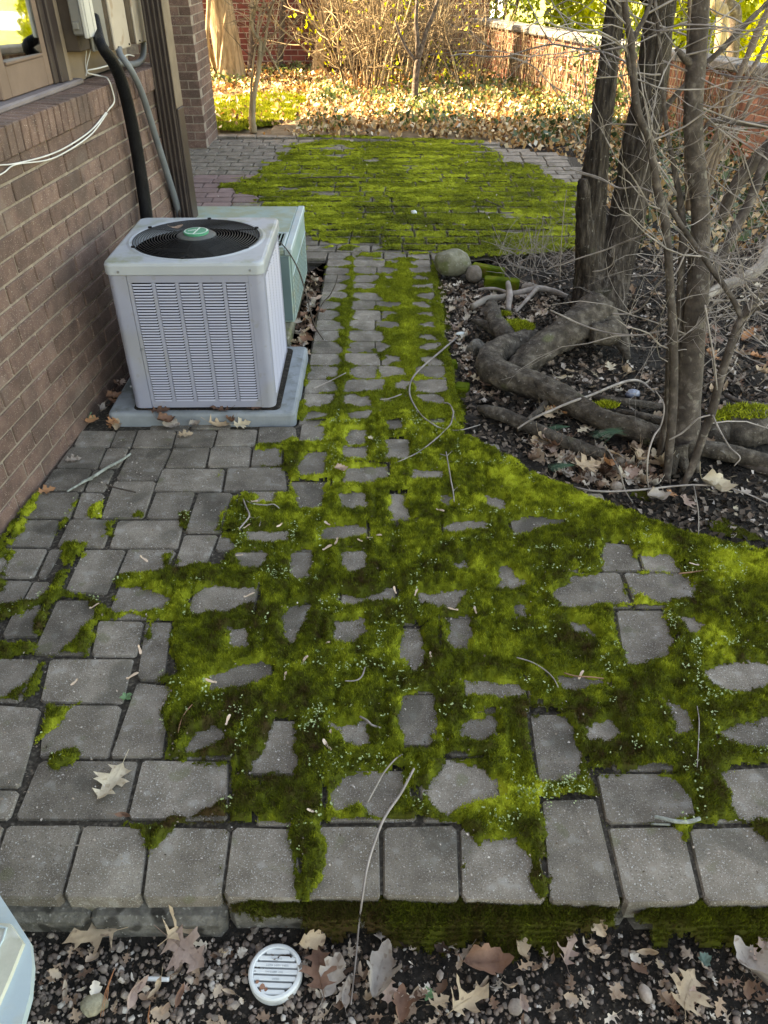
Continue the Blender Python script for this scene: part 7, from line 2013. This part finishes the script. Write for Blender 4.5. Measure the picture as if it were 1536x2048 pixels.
NAMED = [
 ((-0.6455,1.081), .105, 'cream', 3, -1.9, 'large cream oak leaf lying on the front-left pavers', .004, (0, 0)),
 ((-0.6125,0.7667), .115, 'tan', 5, 3.3, 'large flat tan oak leaf with pointed lobes below the footing', -.070, (.05, .1)),
 ((-0.4186,0.7891), .100, 'tan', 1, .9, 'curled tan oak leaf with a raised tip above its twin', -.062, (.4, .2)),
 ((-0.4072,0.734), .105, 'pink', 3, -.6, 'pinkish oak leaf with rounded gaps left of the grate', -.070, (.2, .1)),
 ((-0.0116,0.7769), .072, 'pale', 0, 1.7, 'pale slim oak leaf standing by the long twig', -.062, (.3, .4)),
 ((-0.0131,0.6859), .110, 'pale', 4, 1.4, 'big pale curled oak leaf right of the long twig', -.078, (.2, .3)),
 ((-0.1518,0.7567), .060, 'tan', 2, .4, 'small tan curled leaf at the upper right of the grate', -.066, (.5, .3)),
 ((-0.1301,0.7047), .095, 'brown', 3, 1.75, 'reddish brown narrow oak leaf beside the grate', -.078, (.1, .2)),
 ((-0.1052,0.6952), .085, 'pale', 2, 1.2, 'grey weathered leaf partly under the brown one', -.084, (.1, -.2)),
 ((0.4455,0.7844), .055, 'tan', 2, -1.0, 'small tan leaf hanging at the mossy front edge', -.055, (.3, .4)),
 ((0.2045,0.7161), .098, 'brown', 4, .1, 'dark reddish curled leaf in the front soil', -.076, (.2, .2)),
 ((0.1679,0.6494), .100, 'tan', 1, .6, 'tan crumpled oak leaf near the bottom edge', -.076, (.3, .3)),
 ((0.2813,0.7384), .058, 'tan', 2, 1.8, 'small tan leaf with two upright lobes in front soil', -.074, (.5, .2)),
 ((0.3802,0.7414), .075, 'pink', 1, 1.2, 'pinkish leaf with forked tip below the mossy edge', -.074, (.4, .1)),
 ((0.6039,0.6629), .105, 'tan', 3, 1.0, 'tan sharply lobed oak leaf in the lower right soil', -.076, (.2, .3)),
 ((0.7487,0.6952), .110, 'pale', 4, 2.2, 'pale pinkish leaf at the lower right edge', -.076, (.2, .2)),
 ((0.7928,0.7552), .055, 'pink', 2, .3, 'pinkish curled leaf at the right edge just under the moss', -.074, (.2, .2)),
 ((0.0313,0.6335), .065, 'brown', 4, 1.6, 'small brown leaf at the bottom edge right of the twig', -.080, (.2, .2)),
 ((-0.5897,0.9968), .040, 'brown', 6, -.1, 'small rolled brown leaf on a paver joint at front left', .008, (.6, 0)),
 ((-0.4975,0.6629), .070, 'pink', 6, 1.2, 'long pinkish rolled leaf in the gravel', -.078, (.8, 0)),
 ((-0.406,0.6539), .045, 'brown', 6, 1.4, 'small brown oval leaf in the gravel left of the grate', -.080, (.3, 0)),
 ((-0.0774,0.6584), .06, 'pale', 6, 1.5, 'pale narrow leaf near the end of the long twig', -.080, (.3, 0)),
 ((-1.1894,2.4912), .060, 'pale', 3, .3, 'bleached oak leaf on pavers by the wall', .006, (.1, .1)),
 ((-1.2172,2.2809), .062, 'orange', 3, .5, 'orange oak leaf on pavers close to the brick wall', .008, (.1, .1)),
 ((-0.8897,2.7983), .075, 'brown', 4, .2, 'brown curled leaf against the front of the condenser pad, left one', .03, (.3, .2)),
 ((-0.8702,2.7571), .072, 'pale', 2, .2, 'pale curled leaf below the condenser pad, left of centre', .012, (.5, .2)),
 ((-0.7792,2.7653), .050, 'pale', 4, .8, 'small pale curled leaf below the middle of the condenser pad', .014, (.5, .2)),
 ((-0.6727,2.745), .095, 'tan', 1, .1, 'tan oak leaf with long lobes below the condenser pad', .014, (.2, .2)),
 ((-0.7973,2.6734), .062, 'tan', 3, .3, 'tan spiky oak leaf on pavers in front of the pad', .008, (.1, .1)),
 ((-0.5793,2.7653), .075, 'cream', 3, .5, 'cream oak leaf at the right end below the condenser pad', .016, (.3, .1)),
 ((-0.6274,2.7715), .050, 'brown', 4, 2.5, 'brown curled leaf behind the cream one at the pad', .03, (.4, .2)),
 ((-0.9134,2.7764), .080, 'brown', 3, .1, 'flat brown oak leaf on the pad under the condenser, left', .060, (0, 0)),
 ((-0.6731,2.7848), .085, 'brown', 1, 3.0, 'flat brown oak leaf on the pad under the condenser, right', .060, (0, 0)),
 ((-0.5214,2.8016), .055, 'brown', 3, .4, 'small brown leaf on the pad near the condenser corner', .060, (0, 0)),
 ((-1.2043,2.7735), .060, 'orange', 2, .7, 'russet leaf in the corner between wall and pad', .012, (.3, .2)),
 ((-1.1789,2.8276), .070, 'pale', 4, 1.9, 'pale crumpled leaf in the corner between wall and pad', .03, (.5, .3)),
 ((-1.1584,2.9251), .070, 'brown', 4, .9, 'brown leaf wedged between wall and condenser', .04, (.5, .3)),
 ((-0.1644,2.4032), .050, 'pink', 4, .3, 'crumpled pinkish leaf on the moss below the path', .02, (.5, .3)),
 ((-0.0555,2.6221), .036, 'cream', 2, 2.0, 'small cream leaf on the moss at the foot of the path', .018, (.3, .2)),
 ((-0.8241,3.1361), .050, 'pink', 6, .5, 'pinkish curled leaf lying on the fan guard', .684, (.5, 0)),
 ((0.8839,2.514), .130, 'tan', 5, 1.8, 'big tan star-shaped oak leaf standing in the leaf pile', .02, (.5, .3)),
 ((0.7723,2.4437), .120, 'tan', 3, .4, 'broad tan oak leaf at the left of the leaf pile', .01, (.2, .2)),
 ((0.8387,2.4437), .095, 'orange', 2, 1.4, 'rusty curled leaf between the tan leaves of the pile', .015, (.5, .4)),
 ((0.9701,2.4961), .130, 'tan', 1, 1.3, 'tan leaf with deep lobes right of the leaf pile', .02, (.4, .3)),
 ((1.2044,2.3046), .120, 'cream', 4, -.4, 'large cream and brown leaf on bare soil right of the shrub', .005, (.3, .2)),
 ((1.3139,2.2951), .055, 'pale', 3, .3, 'small pale lobed leaf at the end of the bed', -.01, (.1, .1)),
 ((1.0834,2.2376), .085, 'pink', 3, 1.4, 'pinkish oak leaf hanging at the lowest point of the bed', -.01, (.4, .1)),
 ((0.9774,2.256), .085, 'pale', 4, .2, 'pale curled leaf under the shrub near the moss', -.008, (.3, .2)),
 ((1.038,2.2778), .055, 'orange', 3, 1.3, 'small rusty leaf in front of the shrub', -.004, (.3, .2)),
 ((1.9395,4.0717), .065, 'tan', 3, .9, 'tan leaf on dark soil behind the shrub, near the fallen branch', .0, (.2, .2)),
 ((0.4624,3.1514), .085, 'pink', 3, 1.5, 'pinkish spiky leaf beside the long root', -.01, (.1, .2)),
 ((0.8034,3.1811), .060, 'cream', 6, .1, 'narrow cream leaf behind the long root', .0, (.1, .1)),
 ((-0.3408,3.917), .060, 'brown', 4, .5, 'dark red-brown leaf beside the wiry weed', .02, (.4, .3)),
 ((1.2629,3.7841), .060, 'pink', 3, .4, 'pinkish leaf beneath the arching twig', -.01, (.1, .1)),
 ((1.379,3.0979), .065, 'orange', 2, .6, 'orange-brown leaf right of the main shrub stem', .01, (.5, .1)),
]
for px, size, kind, var, rot, label, z, tilt in NAMED:
    leaf(px, size, kind, var, rot, label, z, tilt)
def scatter_leaves(n, area, label, group, zf, kinds, smin, smax):
    P = np.asarray(area)
    c = 0
    while c < n:
        x, y = random.uniform(P[:, 0].min(), P[:, 0].max()), random.uniform(P[:, 1].min(), P[:, 1].max())
        if sdf_poly(np.array([[x]]), np.array([[y]]), P)[0, 0] < 0:
            continue
        if sdf_poly(np.array([[x]]), np.array([[y]]), TERRACE)[0, 0] > -.02:
            continue
        k = random.choice(kinds)
        leaf((x, y), random.uniform(smin, smax), k, random.randrange(7), random.uniform(0, 6.28), label, zf(x, y) + random.uniform(.006, .025), (random.uniform(-.5, .5), random.uniform(-.5, .5)), group)
        c += 1
scatter_leaves(40, [(0.6032,2.7589),(0.8374,2.603),(1.1098,2.5844),(1.053,2.3909),(0.846,2.3094),(0.6847,2.4246),(0.5766,2.5844)], 'dry oak leaf heaped between the roots and the moss edge', 'oak leaves heaped below the roots', ground_z, ['tan', 'cream', 'pale', 'pink', 'pale', 'brown'], .05, .10)
scatter_leaves(20, [(0.6868,3.0182),(0.8478,2.8417),(0.915,2.6794),(0.7811,2.7187),(0.6615,2.863)], 'dry oak leaf caught between the two long roots', 'oak leaves between the long roots', ground_z, ['tan', 'orange', 'pale', 'cream'], .05, .09)
scatter_leaves(42, [(0.3043,4.5164),(0.5644,4.433),(1.0196,4.1969),(0.7687,3.8445),(0.6112,4.1969),(0.4454,3.9113),(0.4189,3.2109),(0.5163,3.0648),(0.4226,3.0182),(0.3262,3.5353)], 'dry leaf on dark soil between path and tree', 'leaves between path and tree', ground_z, ['pale', 'cream', 'pink', 'brown', 'pale'], .035, .075)
scatter_leaves(22, [(0.8008,3.422),(1.1488,3.3673),(1.2285,3.0648),(0.9614,3.0648),(0.7872,3.2109)], 'dry leaf scattered in the hollow behind the long root', 'leaves behind the long root', ground_z, ['pale', 'cream', 'tan', 'pink'], .035, .07)
scatter_leaves(26, [(1.6432,3.797),(2.0232,3.863),(1.7408,3.027),(1.4491,3.074)], 'dry leaf drifted at the right edge behind the shrub', 'leaves drifted behind the shrub', ground_z, ['pink', 'brown', 'pale', 'orange', 'tan'], .05, .10)
scatter_leaves(16, [(1.2085,2.4939),(1.4594,2.4417),(1.3578,2.0855),(1.1571,2.2012)], 'small dry leaf scrap on the bare dark soil', 'leaf scraps on the bare soil', ground_z, ['pale', 'cream'], .015, .045)
for k in range(42):
    t = random.random()
    x, y = -.452 + random.uniform(.0, .085), 3.46 + t * 1.0
    leaf((x, y), random.uniform(.04, .075), random.choice(['brown', 'brown', 'pink', 'pale', 'orange', 'tan']), random.randrange(7), random.uniform(0, 6.28), 'dry leaf drifted in the gap between heat pump and path', random.uniform(.0, .035), (random.uniform(-.6, .6), random.uniform(-.6, .6)), 'leaves drifted beside the heat pump')
for k in range(16):
    t = random.random()
    w_ = W(random.uniform(.01, .10), 2.72 + t * .75)
    leaf(w_, random.uniform(.04, .075), random.choice(['brown', 'brown', 'pink', 'tan', 'orange']), random.randrange(7), random.uniform(0, 6.28), 'dry leaf caught between condenser pad and brick wall', random.uniform(.0, .03), (random.uniform(-.6, .6), random.uniform(-.6, .6)), 'leaves between pad and wall')
scatter_leaves(20, [(-0.6635,0.7455),(-0.0084,0.7555),(0.8027,0.7555),(0.7468,0.6161),(-0.6496,0.6161)], 'torn dry leaf piece lying on the front gravel', 'leaf pieces on the front gravel', lambda x, y: -.092, ['pale', 'pink', 'brown', 'tan'], .018, .05)

# a mass of smaller, weathered leaves half buried under the single ones
def leaf_mass(name, n, area, zf, lo, hi, mean=.6, sdv=.3, bury=.0):
    P = np.asarray(area)
    Vs, Fs, Ts = [], [], []
    o = 0
    lib = []
    for me in LEAVES:
        co = np.array([v.co[:] for v in me.vertices])
        tri = np.array([[p.vertices[0], p.vertices[k], p.vertices[k + 1]] for p in me.polygons for k in range(1, len(p.vertices) - 1)])
        lib.append((co, tri))
    c = 0
    while c < n:
        x, y = random.uniform(P[:, 0].min(), P[:, 0].max()), random.uniform(P[:, 1].min(), P[:, 1].max())
        if sdf_poly(np.array([[x]]), np.array([[y]]), P)[0, 0] < 0 or terrace_sdf(x, y) > -.012:
            continue
        co, tri = random.choice(lib)
        k = random.uniform(lo, hi) / .115
        m = Matrix.Rotation(random.uniform(0, 6.28), 3, 'Z') @ Matrix.Rotation(random.uniform(-.7, .7), 3, 'X') @ Matrix.Rotation(random.uniform(-.6, .6), 3, 'Y')
        V = (co * k) @ np.array(m).T
        V = V + [x, y, zf(x, y) + random.uniform(.0, .016) - bury]
        Vs.append(V)
        Fs.append(tri + o)
        Ts.append(np.full(len(tri), np.clip(random.gauss(mean, sdv), 0, 1)))
        o += len(V)
        c += 1
    return stuff(put(name, mk(name, np.concatenate(Vs), np.concatenate(Fs), np.concatenate(Ts), smooth=True), 'bed_litter'))
BEDP = [(0.3043,4.5164),(0.5728,4.5164),(1.1396,4.5164),(1.5284,4.8761),(2.5989,5.2841),(3.2278,4.5164),(2.1903,2.6794),(1.2542,2.603),(1.0629,2.4246),(0.846,2.3094),(0.6783,2.3909),(0.5199,2.603),(0.4049,2.8417),(0.3227,3.314),(0.3254,3.9113)]
leaf_mass('leaf_litter', 520, BEDP, ground_z, .025, .065, .46, .34, .004)
leaf_mass('leaf_litter', 130, [(0.6032,2.7589),(0.8374,2.603),(1.1098,2.5844),(1.053,2.3909),(0.846,2.3094),(0.6847,2.4246),(0.5766,2.5844)], ground_z, .04, .09, .6, .3)
leaf_mass('leaf_litter', 150, [(0.3292,4.433),(0.5644,4.433),(1.0196,4.1969),(0.7687,3.8445),(0.6112,4.1969),(0.4454,3.9113),(0.4189,3.2109),(0.5163,3.0648),(0.4226,3.0182),(0.3385,3.5353)], ground_z, .03, .06, .75, .25)
leaf_mass('leaf_litter', 240, [(-0.7191,0.7555),(-0.0084,0.7655),(1.1891,0.7655),(1.0907,0.599),(-0.6629,0.599)], lambda x, y: -.098, .012, .04, .5, .3)
leaf_mass('leaf_litter', 90, [(-.46, 3.44), (-.365, 3.44), (-.365, 4.7), (-.46, 4.6)], lambda x, y: -.012, .03, .065, .25, .25)

# maple seed wings on the paving
mb = MB()
o_w = [(-.5, .0), (-.42, .09), (-.3, .06), (-.1, .12), (.15, .17), (.38, .14), (.5, .03), (.42, -.07), (.15, -.08), (-.15, -.05), (-.35, -.09), (-.46, -.07)]
V = [(x * .03, y * .03, .0005 + (.0022 if x < -.3 else .0) + .002 * math.sin(x * 4)) for x, y in o_w] + [(x * .03, y * .03, -.0004 + .002 * math.sin(x * 4)) for x, y in o_w]
n = len(o_w)
mb.add(V, [list(range(n)), list(range(n, 2 * n))[::-1]] + [[n + i, n + (i + 1) % n, (i + 1) % n, i] for i in range(n)])
wing = mb.mesh('seed_wing')
wing.materials.append(MT['samara'])
SEEDS = [(-0.7651,1.8824),(-0.8572,1.6669),(-0.4055,1.7146),(-0.1843,1.9402),(-0.1566,1.9738),(-0.0216,2.0055),(0.0972,1.7257),(-0.3941,1.2517),(-0.1392,1.1764),(-0.1324,1.2089),(-0.264,1.3968),(-0.4603,1.3795),(-0.1635,1.5156),(-0.1629,0.9981),(0.9797,1.858),(-0.8226,1.3743),(-0.6786,1.4909),(-0.6736,1.3968),(0.1946,2.1447),(-0.192,2.0709),(-0.4615,2.0543),(0.0335,1.7368),(0.203,1.6542),(-0.0464,1.9923),(-0.464,1.9023),(0.5288,1.4003),(-0.4554,2.1979),(0.7958,2.4286),(-0.0793,1.9791),(-0.3522,2.0598),(0.2692,1.65),(0.1274,1.4686),(-0.2176,1.4539)]
for k, s in enumerate(SEEDS):
    o = bpy.data.objects.new('seed_wing', wing)
    LINK(o)
    o.location = (s[0], s[1], .021)
    o.rotation_euler = (random.uniform(-.3, .3), random.uniform(-.3, .3), random.uniform(0, 6.28))
    o.scale = (random.uniform(.75, 1.25),) * 3
    row_ = 'beside the front course' if s[1] < 1.12 else 'in the lower moss' if s[1] < 1.5 else 'halfway up the moss' if s[1] < 2.0 else 'near the foot of the path'
    col_ = 'at the far left' if s[0] < -.62 else 'left of the middle' if s[0] < -.2 else 'in the middle' if s[0] < .1 else 'on the right'
    tag(o, 'small tan maple seed wing %s, %s' % (row_, col_), 'seed', 'maple seed wings on the paving')

# fine debris: crumbs of leaf, bark and stem everywhere but on the moss top
def crumbs(name, pts, size, mat='debris'):
    V, F, T = leaf_cloud(pts, size, np.clip(rng.normal(.36, .3, len(pts)), 0, 1), .7)
    return stuff(put(name, mk(name, V, F, T), mat))
pts = []
while len(pts) < 15500:
    x, y = random.uniform(.2, 2.8), random.uniform(1.2, 5.4)
    if terrace_sdf(x, y) > -.015 or x > 1.1 + .3 * y:
        continue
    if mnoise.noise((x * 3, y * 3, 1)) + .2 < random.uniform(-.5, .5):
        continue
    pts.append((x, y, ground_z(x, y) + random.uniform(.001, .01)))
crumbs('soil_crumbs', pts, .026)
pts = []
for _ in range(2600):
    x, y = random.uniform(-.8, 1.0), random.uniform(.52, .80)
    pts.append((x, y, ground_z(x, y) + random.uniform(.0, .006)))
crumbs('soil_crumbs', pts, .008)
pts = []
for _ in range(2600):
    x, y = random.uniform(-1.1, 1.2), random.uniform(.85, 2.7)
    if terrace_sdf(x, y) > .02:
        pts.append((x, y, .002 + random.random() * .012))
V, F, T = leaf_cloud(pts, .006, np.clip(rng.normal(.8, .2, len(pts)), 0, 1), .7)
stuff(put('paving_crumbs', mk('paving_crumbs', V, F, T), 'debris'))
pts = []
for _ in range(260):
    x, y = random.uniform(-1.4, 1.5), random.uniform(5.0, 8.3)
    pts.append((x, y, .016 + random.random() * .01))
V, F, T = leaf_cloud(pts, .014, np.clip(rng.normal(.7, .25, len(pts)), 0, 1), .7)
stuff(put('paving_crumbs', mk('paving_crumbs', V, F, T), 'debris'))

# ------------------------------------------------------------------ gravel along the front, larger pebbles one by one
def ico(sub):
    bm = bmesh.new()
    bmesh.ops.create_icosphere(bm, subdivisions=sub, radius=1)
    V = np.array([v.co[:] for v in bm.verts])
    F = np.array([[v.index for v in f.verts] for f in bm.faces])
    bm.free()
    return V, F
IV, IF = ico(1)
IV2, IF2 = ico(2)
Vs, Fs, Ts = [], [], []
o = 0
c = 0
while c < 4200:
    x, y = random.uniform(-.95, 1.5), random.uniform(.47, .79)
    dl = 1.0 if x < -.05 else .35
    if (x - GC[0]) ** 2 + (y - GC[1]) ** 2 < .058 ** 2:
        continue
    if y > .765 and random.random() < .6:
        continue
    if random.random() > dl * (.75 + .6 * mnoise.noise((x * 9, y * 9, 0))):
        continue
    r = random.choice((.0028, .0035, .0045, .0045, .006, .0075))
    sxyz = np.array([r * random.uniform(.8, 1.5), r * random.uniform(.7, 1.1), r * random.uniform(.5, .9)])
    j = 1 + .5 * (rng.random(len(IV)) - .5)
    a = random.uniform(0, 6.28)
    V = IV * j[:, None] * sxyz
    V = np.stack([V[:, 0] * math.cos(a) - V[:, 1] * math.sin(a), V[:, 0] * math.sin(a) + V[:, 1] * math.cos(a), V[:, 2]], -1)
    Vs.append(V + [x, y, ground_z(x, y) + r * .35])
    Fs.append(IF + o)
    Ts.append(np.full(len(IF), np.clip(random.gauss(.56, .28), 0, 1)))
    o += len(IV)
    c += 1
stuff(put('gravel', mk('gravel', np.concatenate(Vs), np.concatenate(Fs), np.concatenate(Ts)), 'gravel'))
peb = [rock_mesh('pebble', .0095, .0075, .006, 1, .5, 0, s) for s in range(6)]
PB = [(-0.669,0.7428),(-0.5521,0.7527),(-0.526,0.6947),(-0.465,0.6947),(-0.2971,0.6919),(-0.2816,0.69),(-0.1877,0.6623),(-0.3309,0.7428),(-0.3551,0.7041),(-0.2746,0.7882),(-0.0689,0.6919),(-0.5172,0.6623),(-0.6212,0.6443),(-0.3657,0.6533),(-0.2048,0.6355),(-0.2948,0.6443),(-0.4509,0.6355),(0.3037,0.6761),(0.2755,0.69),(0.4143,0.6761),(0.4758,0.6807),(0.6636,0.6994),(0.6926,0.6669),(0.3309,0.7184),(0.5625,0.6669),(0.3688,0.6488),(0.5015,0.7428),(0.2757,0.6223),(0.114,0.6994),(0.1293,0.6267),(0.2394,0.6443),(-0.0812,0.7428),(-0.4204,0.6533),(-0.5703,0.69),(-0.6234,0.7136),(-0.4974,0.7428),(-0.393,0.69),(-0.3304,0.6223)]
for k, p in enumerate(PB):
    put_o = put('pebble', peb[k % 6].copy() if k < 6 else peb[k % 6], 'pebble', None, (p[0], p[1], -.090), (random.uniform(-.3, .3), random.uniform(-.3, .3), random.uniform(0, 6.28)), random.uniform(.7, 1.2))
    d_ = p[0] - GC[0]
    where = 'beside the pale blue cabinet' if d_ < -.33 else 'around the yellowish stone' if d_ < -.17 else 'just left of the drain grate' if d_ < 0 else 'between grate and long twig' if d_ < .16 else 'under the dark red leaf' if d_ < .38 else 'at the lower right'
    tag(put_o, 'small angular pebble lying loose %s' % where, 'pebble', 'pebbles on the front gravel')
rock('stone', 'rough yellowish stone lying in the gravel left of the grate', 'stone', (-0.5718,0.6423), (.026, .021, .016), 'yellow_rock', -.086, .5, 21, .35, 2)
rock('stone', 'smooth oval grey stone in the soil at the lower right', 'stone', (0.5214,0.6629), (.013, .018, .012), 'pebble', -.086, .2, 22, .06)
rock('stone', 'bluish flat stone in the soil near the bottom edge', 'stone', (0.2596,0.6405), (.016, .014, .008), 'pebble', -.088, .7, 23, .15)
log('short white plastic stub lying in the gravel', [(-0.4852,0.6903,-0.084,0.004),(-0.4624,0.689,-0.083,0.0045),(-0.4337,0.6877,-0.082,0.0045)], 'white_trim', 10, 'plastic_stub', 'scrap')
# dry pine needles in the gravel, green pine sprigs in the bed
def sprig(label, px, ang, n, ln, z, mat, spread, w=.0007):
    mb = MB()
    for k in range(n):
        a = ang + random.gauss(0, spread)
        l = ln * random.uniform(.7, 1.1)
        P = [(0, 0, 0), (l * .5 * math.cos(a), l * .5 * math.sin(a), .006 * random.random()), (l * math.cos(a + .1), l * math.sin(a + .1), .003 * random.random() - .002)]
        mb.tube(P, [w, w, w * .5], 4, cap=False, t=random.random())
    o = mb.build('pine_needles', mat, loc=(px[0], px[1], z), tint=(mat == 'needle'))
    return tag(o, label, 'pine needles')
sprig('dry orange pine needles lying over the gravel left of the yellow stone', (-0.5478,0.7075), -1.75, 5, .085, -.078, 'needle_dry', .08)
sprig('pair of dry orange pine needles at the bottom edge', (-0.4602,0.6405), -1.45, 3, .05, -.080, 'needle_dry', .05)
sprig('dark green pine sprig on the leaf pile, upper one', (0.9418,2.6386), 3.45, 46, .13, .05, 'needle', .22)
sprig('dark green pine sprig at the left end of the leaf pile', (0.7503,2.7009), 3.3, 26, .10, .03, 'needle', .14)
sprig('dark green pine sprig pointing right from the leaf pile', (0.8737,2.6463), -.4, 26, .08, .05, 'needle', .2)
sprig('dark green pine sprig lying on the moss edge', (0.7238,2.4458), 3.2, 40, .10, .01, 'needle', .16)

# small green weeds
def weed(label, px, n, r, z, mat, name='weed'):
    V, F = [], []
    for k in range(n):
        a = k * 2.4 + random.uniform(-.2, .2)
        l = r * random.uniform(.6, 1.1)
        w = l * .36
        h = random.uniform(.2, .7) * l
        dx, dy = math.cos(a), math.sin(a)
        o = len(V)
        V += [(0, 0, 0), (dx * l * .55 - dy * w, dy * l * .55 + dx * w, h * .8), (dx * l, dy * l, h), (dx * l * .55 + dy * w, dy * l * .55 - dx * w, h * .8), (dx * l * .55, dy * l * .55, h * .6)]
        F += [[o, o + 1, o + 4], [o + 1, o + 2, o + 4], [o + 2, o + 3, o + 4], [o + 3, o, o + 4]]
    o = put(name, mk(name, V, F), mat, None, (px[0], px[1], z))
    return tag(o, label, 'weed')
weed('small green weed in a paver joint at the lower left', (-0.6799,1.3404), 6, .020, .0, 'weed')
weed('green weed with round leaves in the corner by the wall', (-1.2389,2.7983), 6, .050, .01, 'weed')
weed('blue-green rosette weed in the lower right soil', (0.6638,0.7279), 13, .016, -.095, 'blue_weed')
weed('tiny green weed in the front soil right of the long twig', (0.0868,0.6649), 9, .014, -.098, 'weed')
weed('dark green leafy weed behind the tree near the wall', (2.2804,6.5894), 9, .09, .0, 'weed')
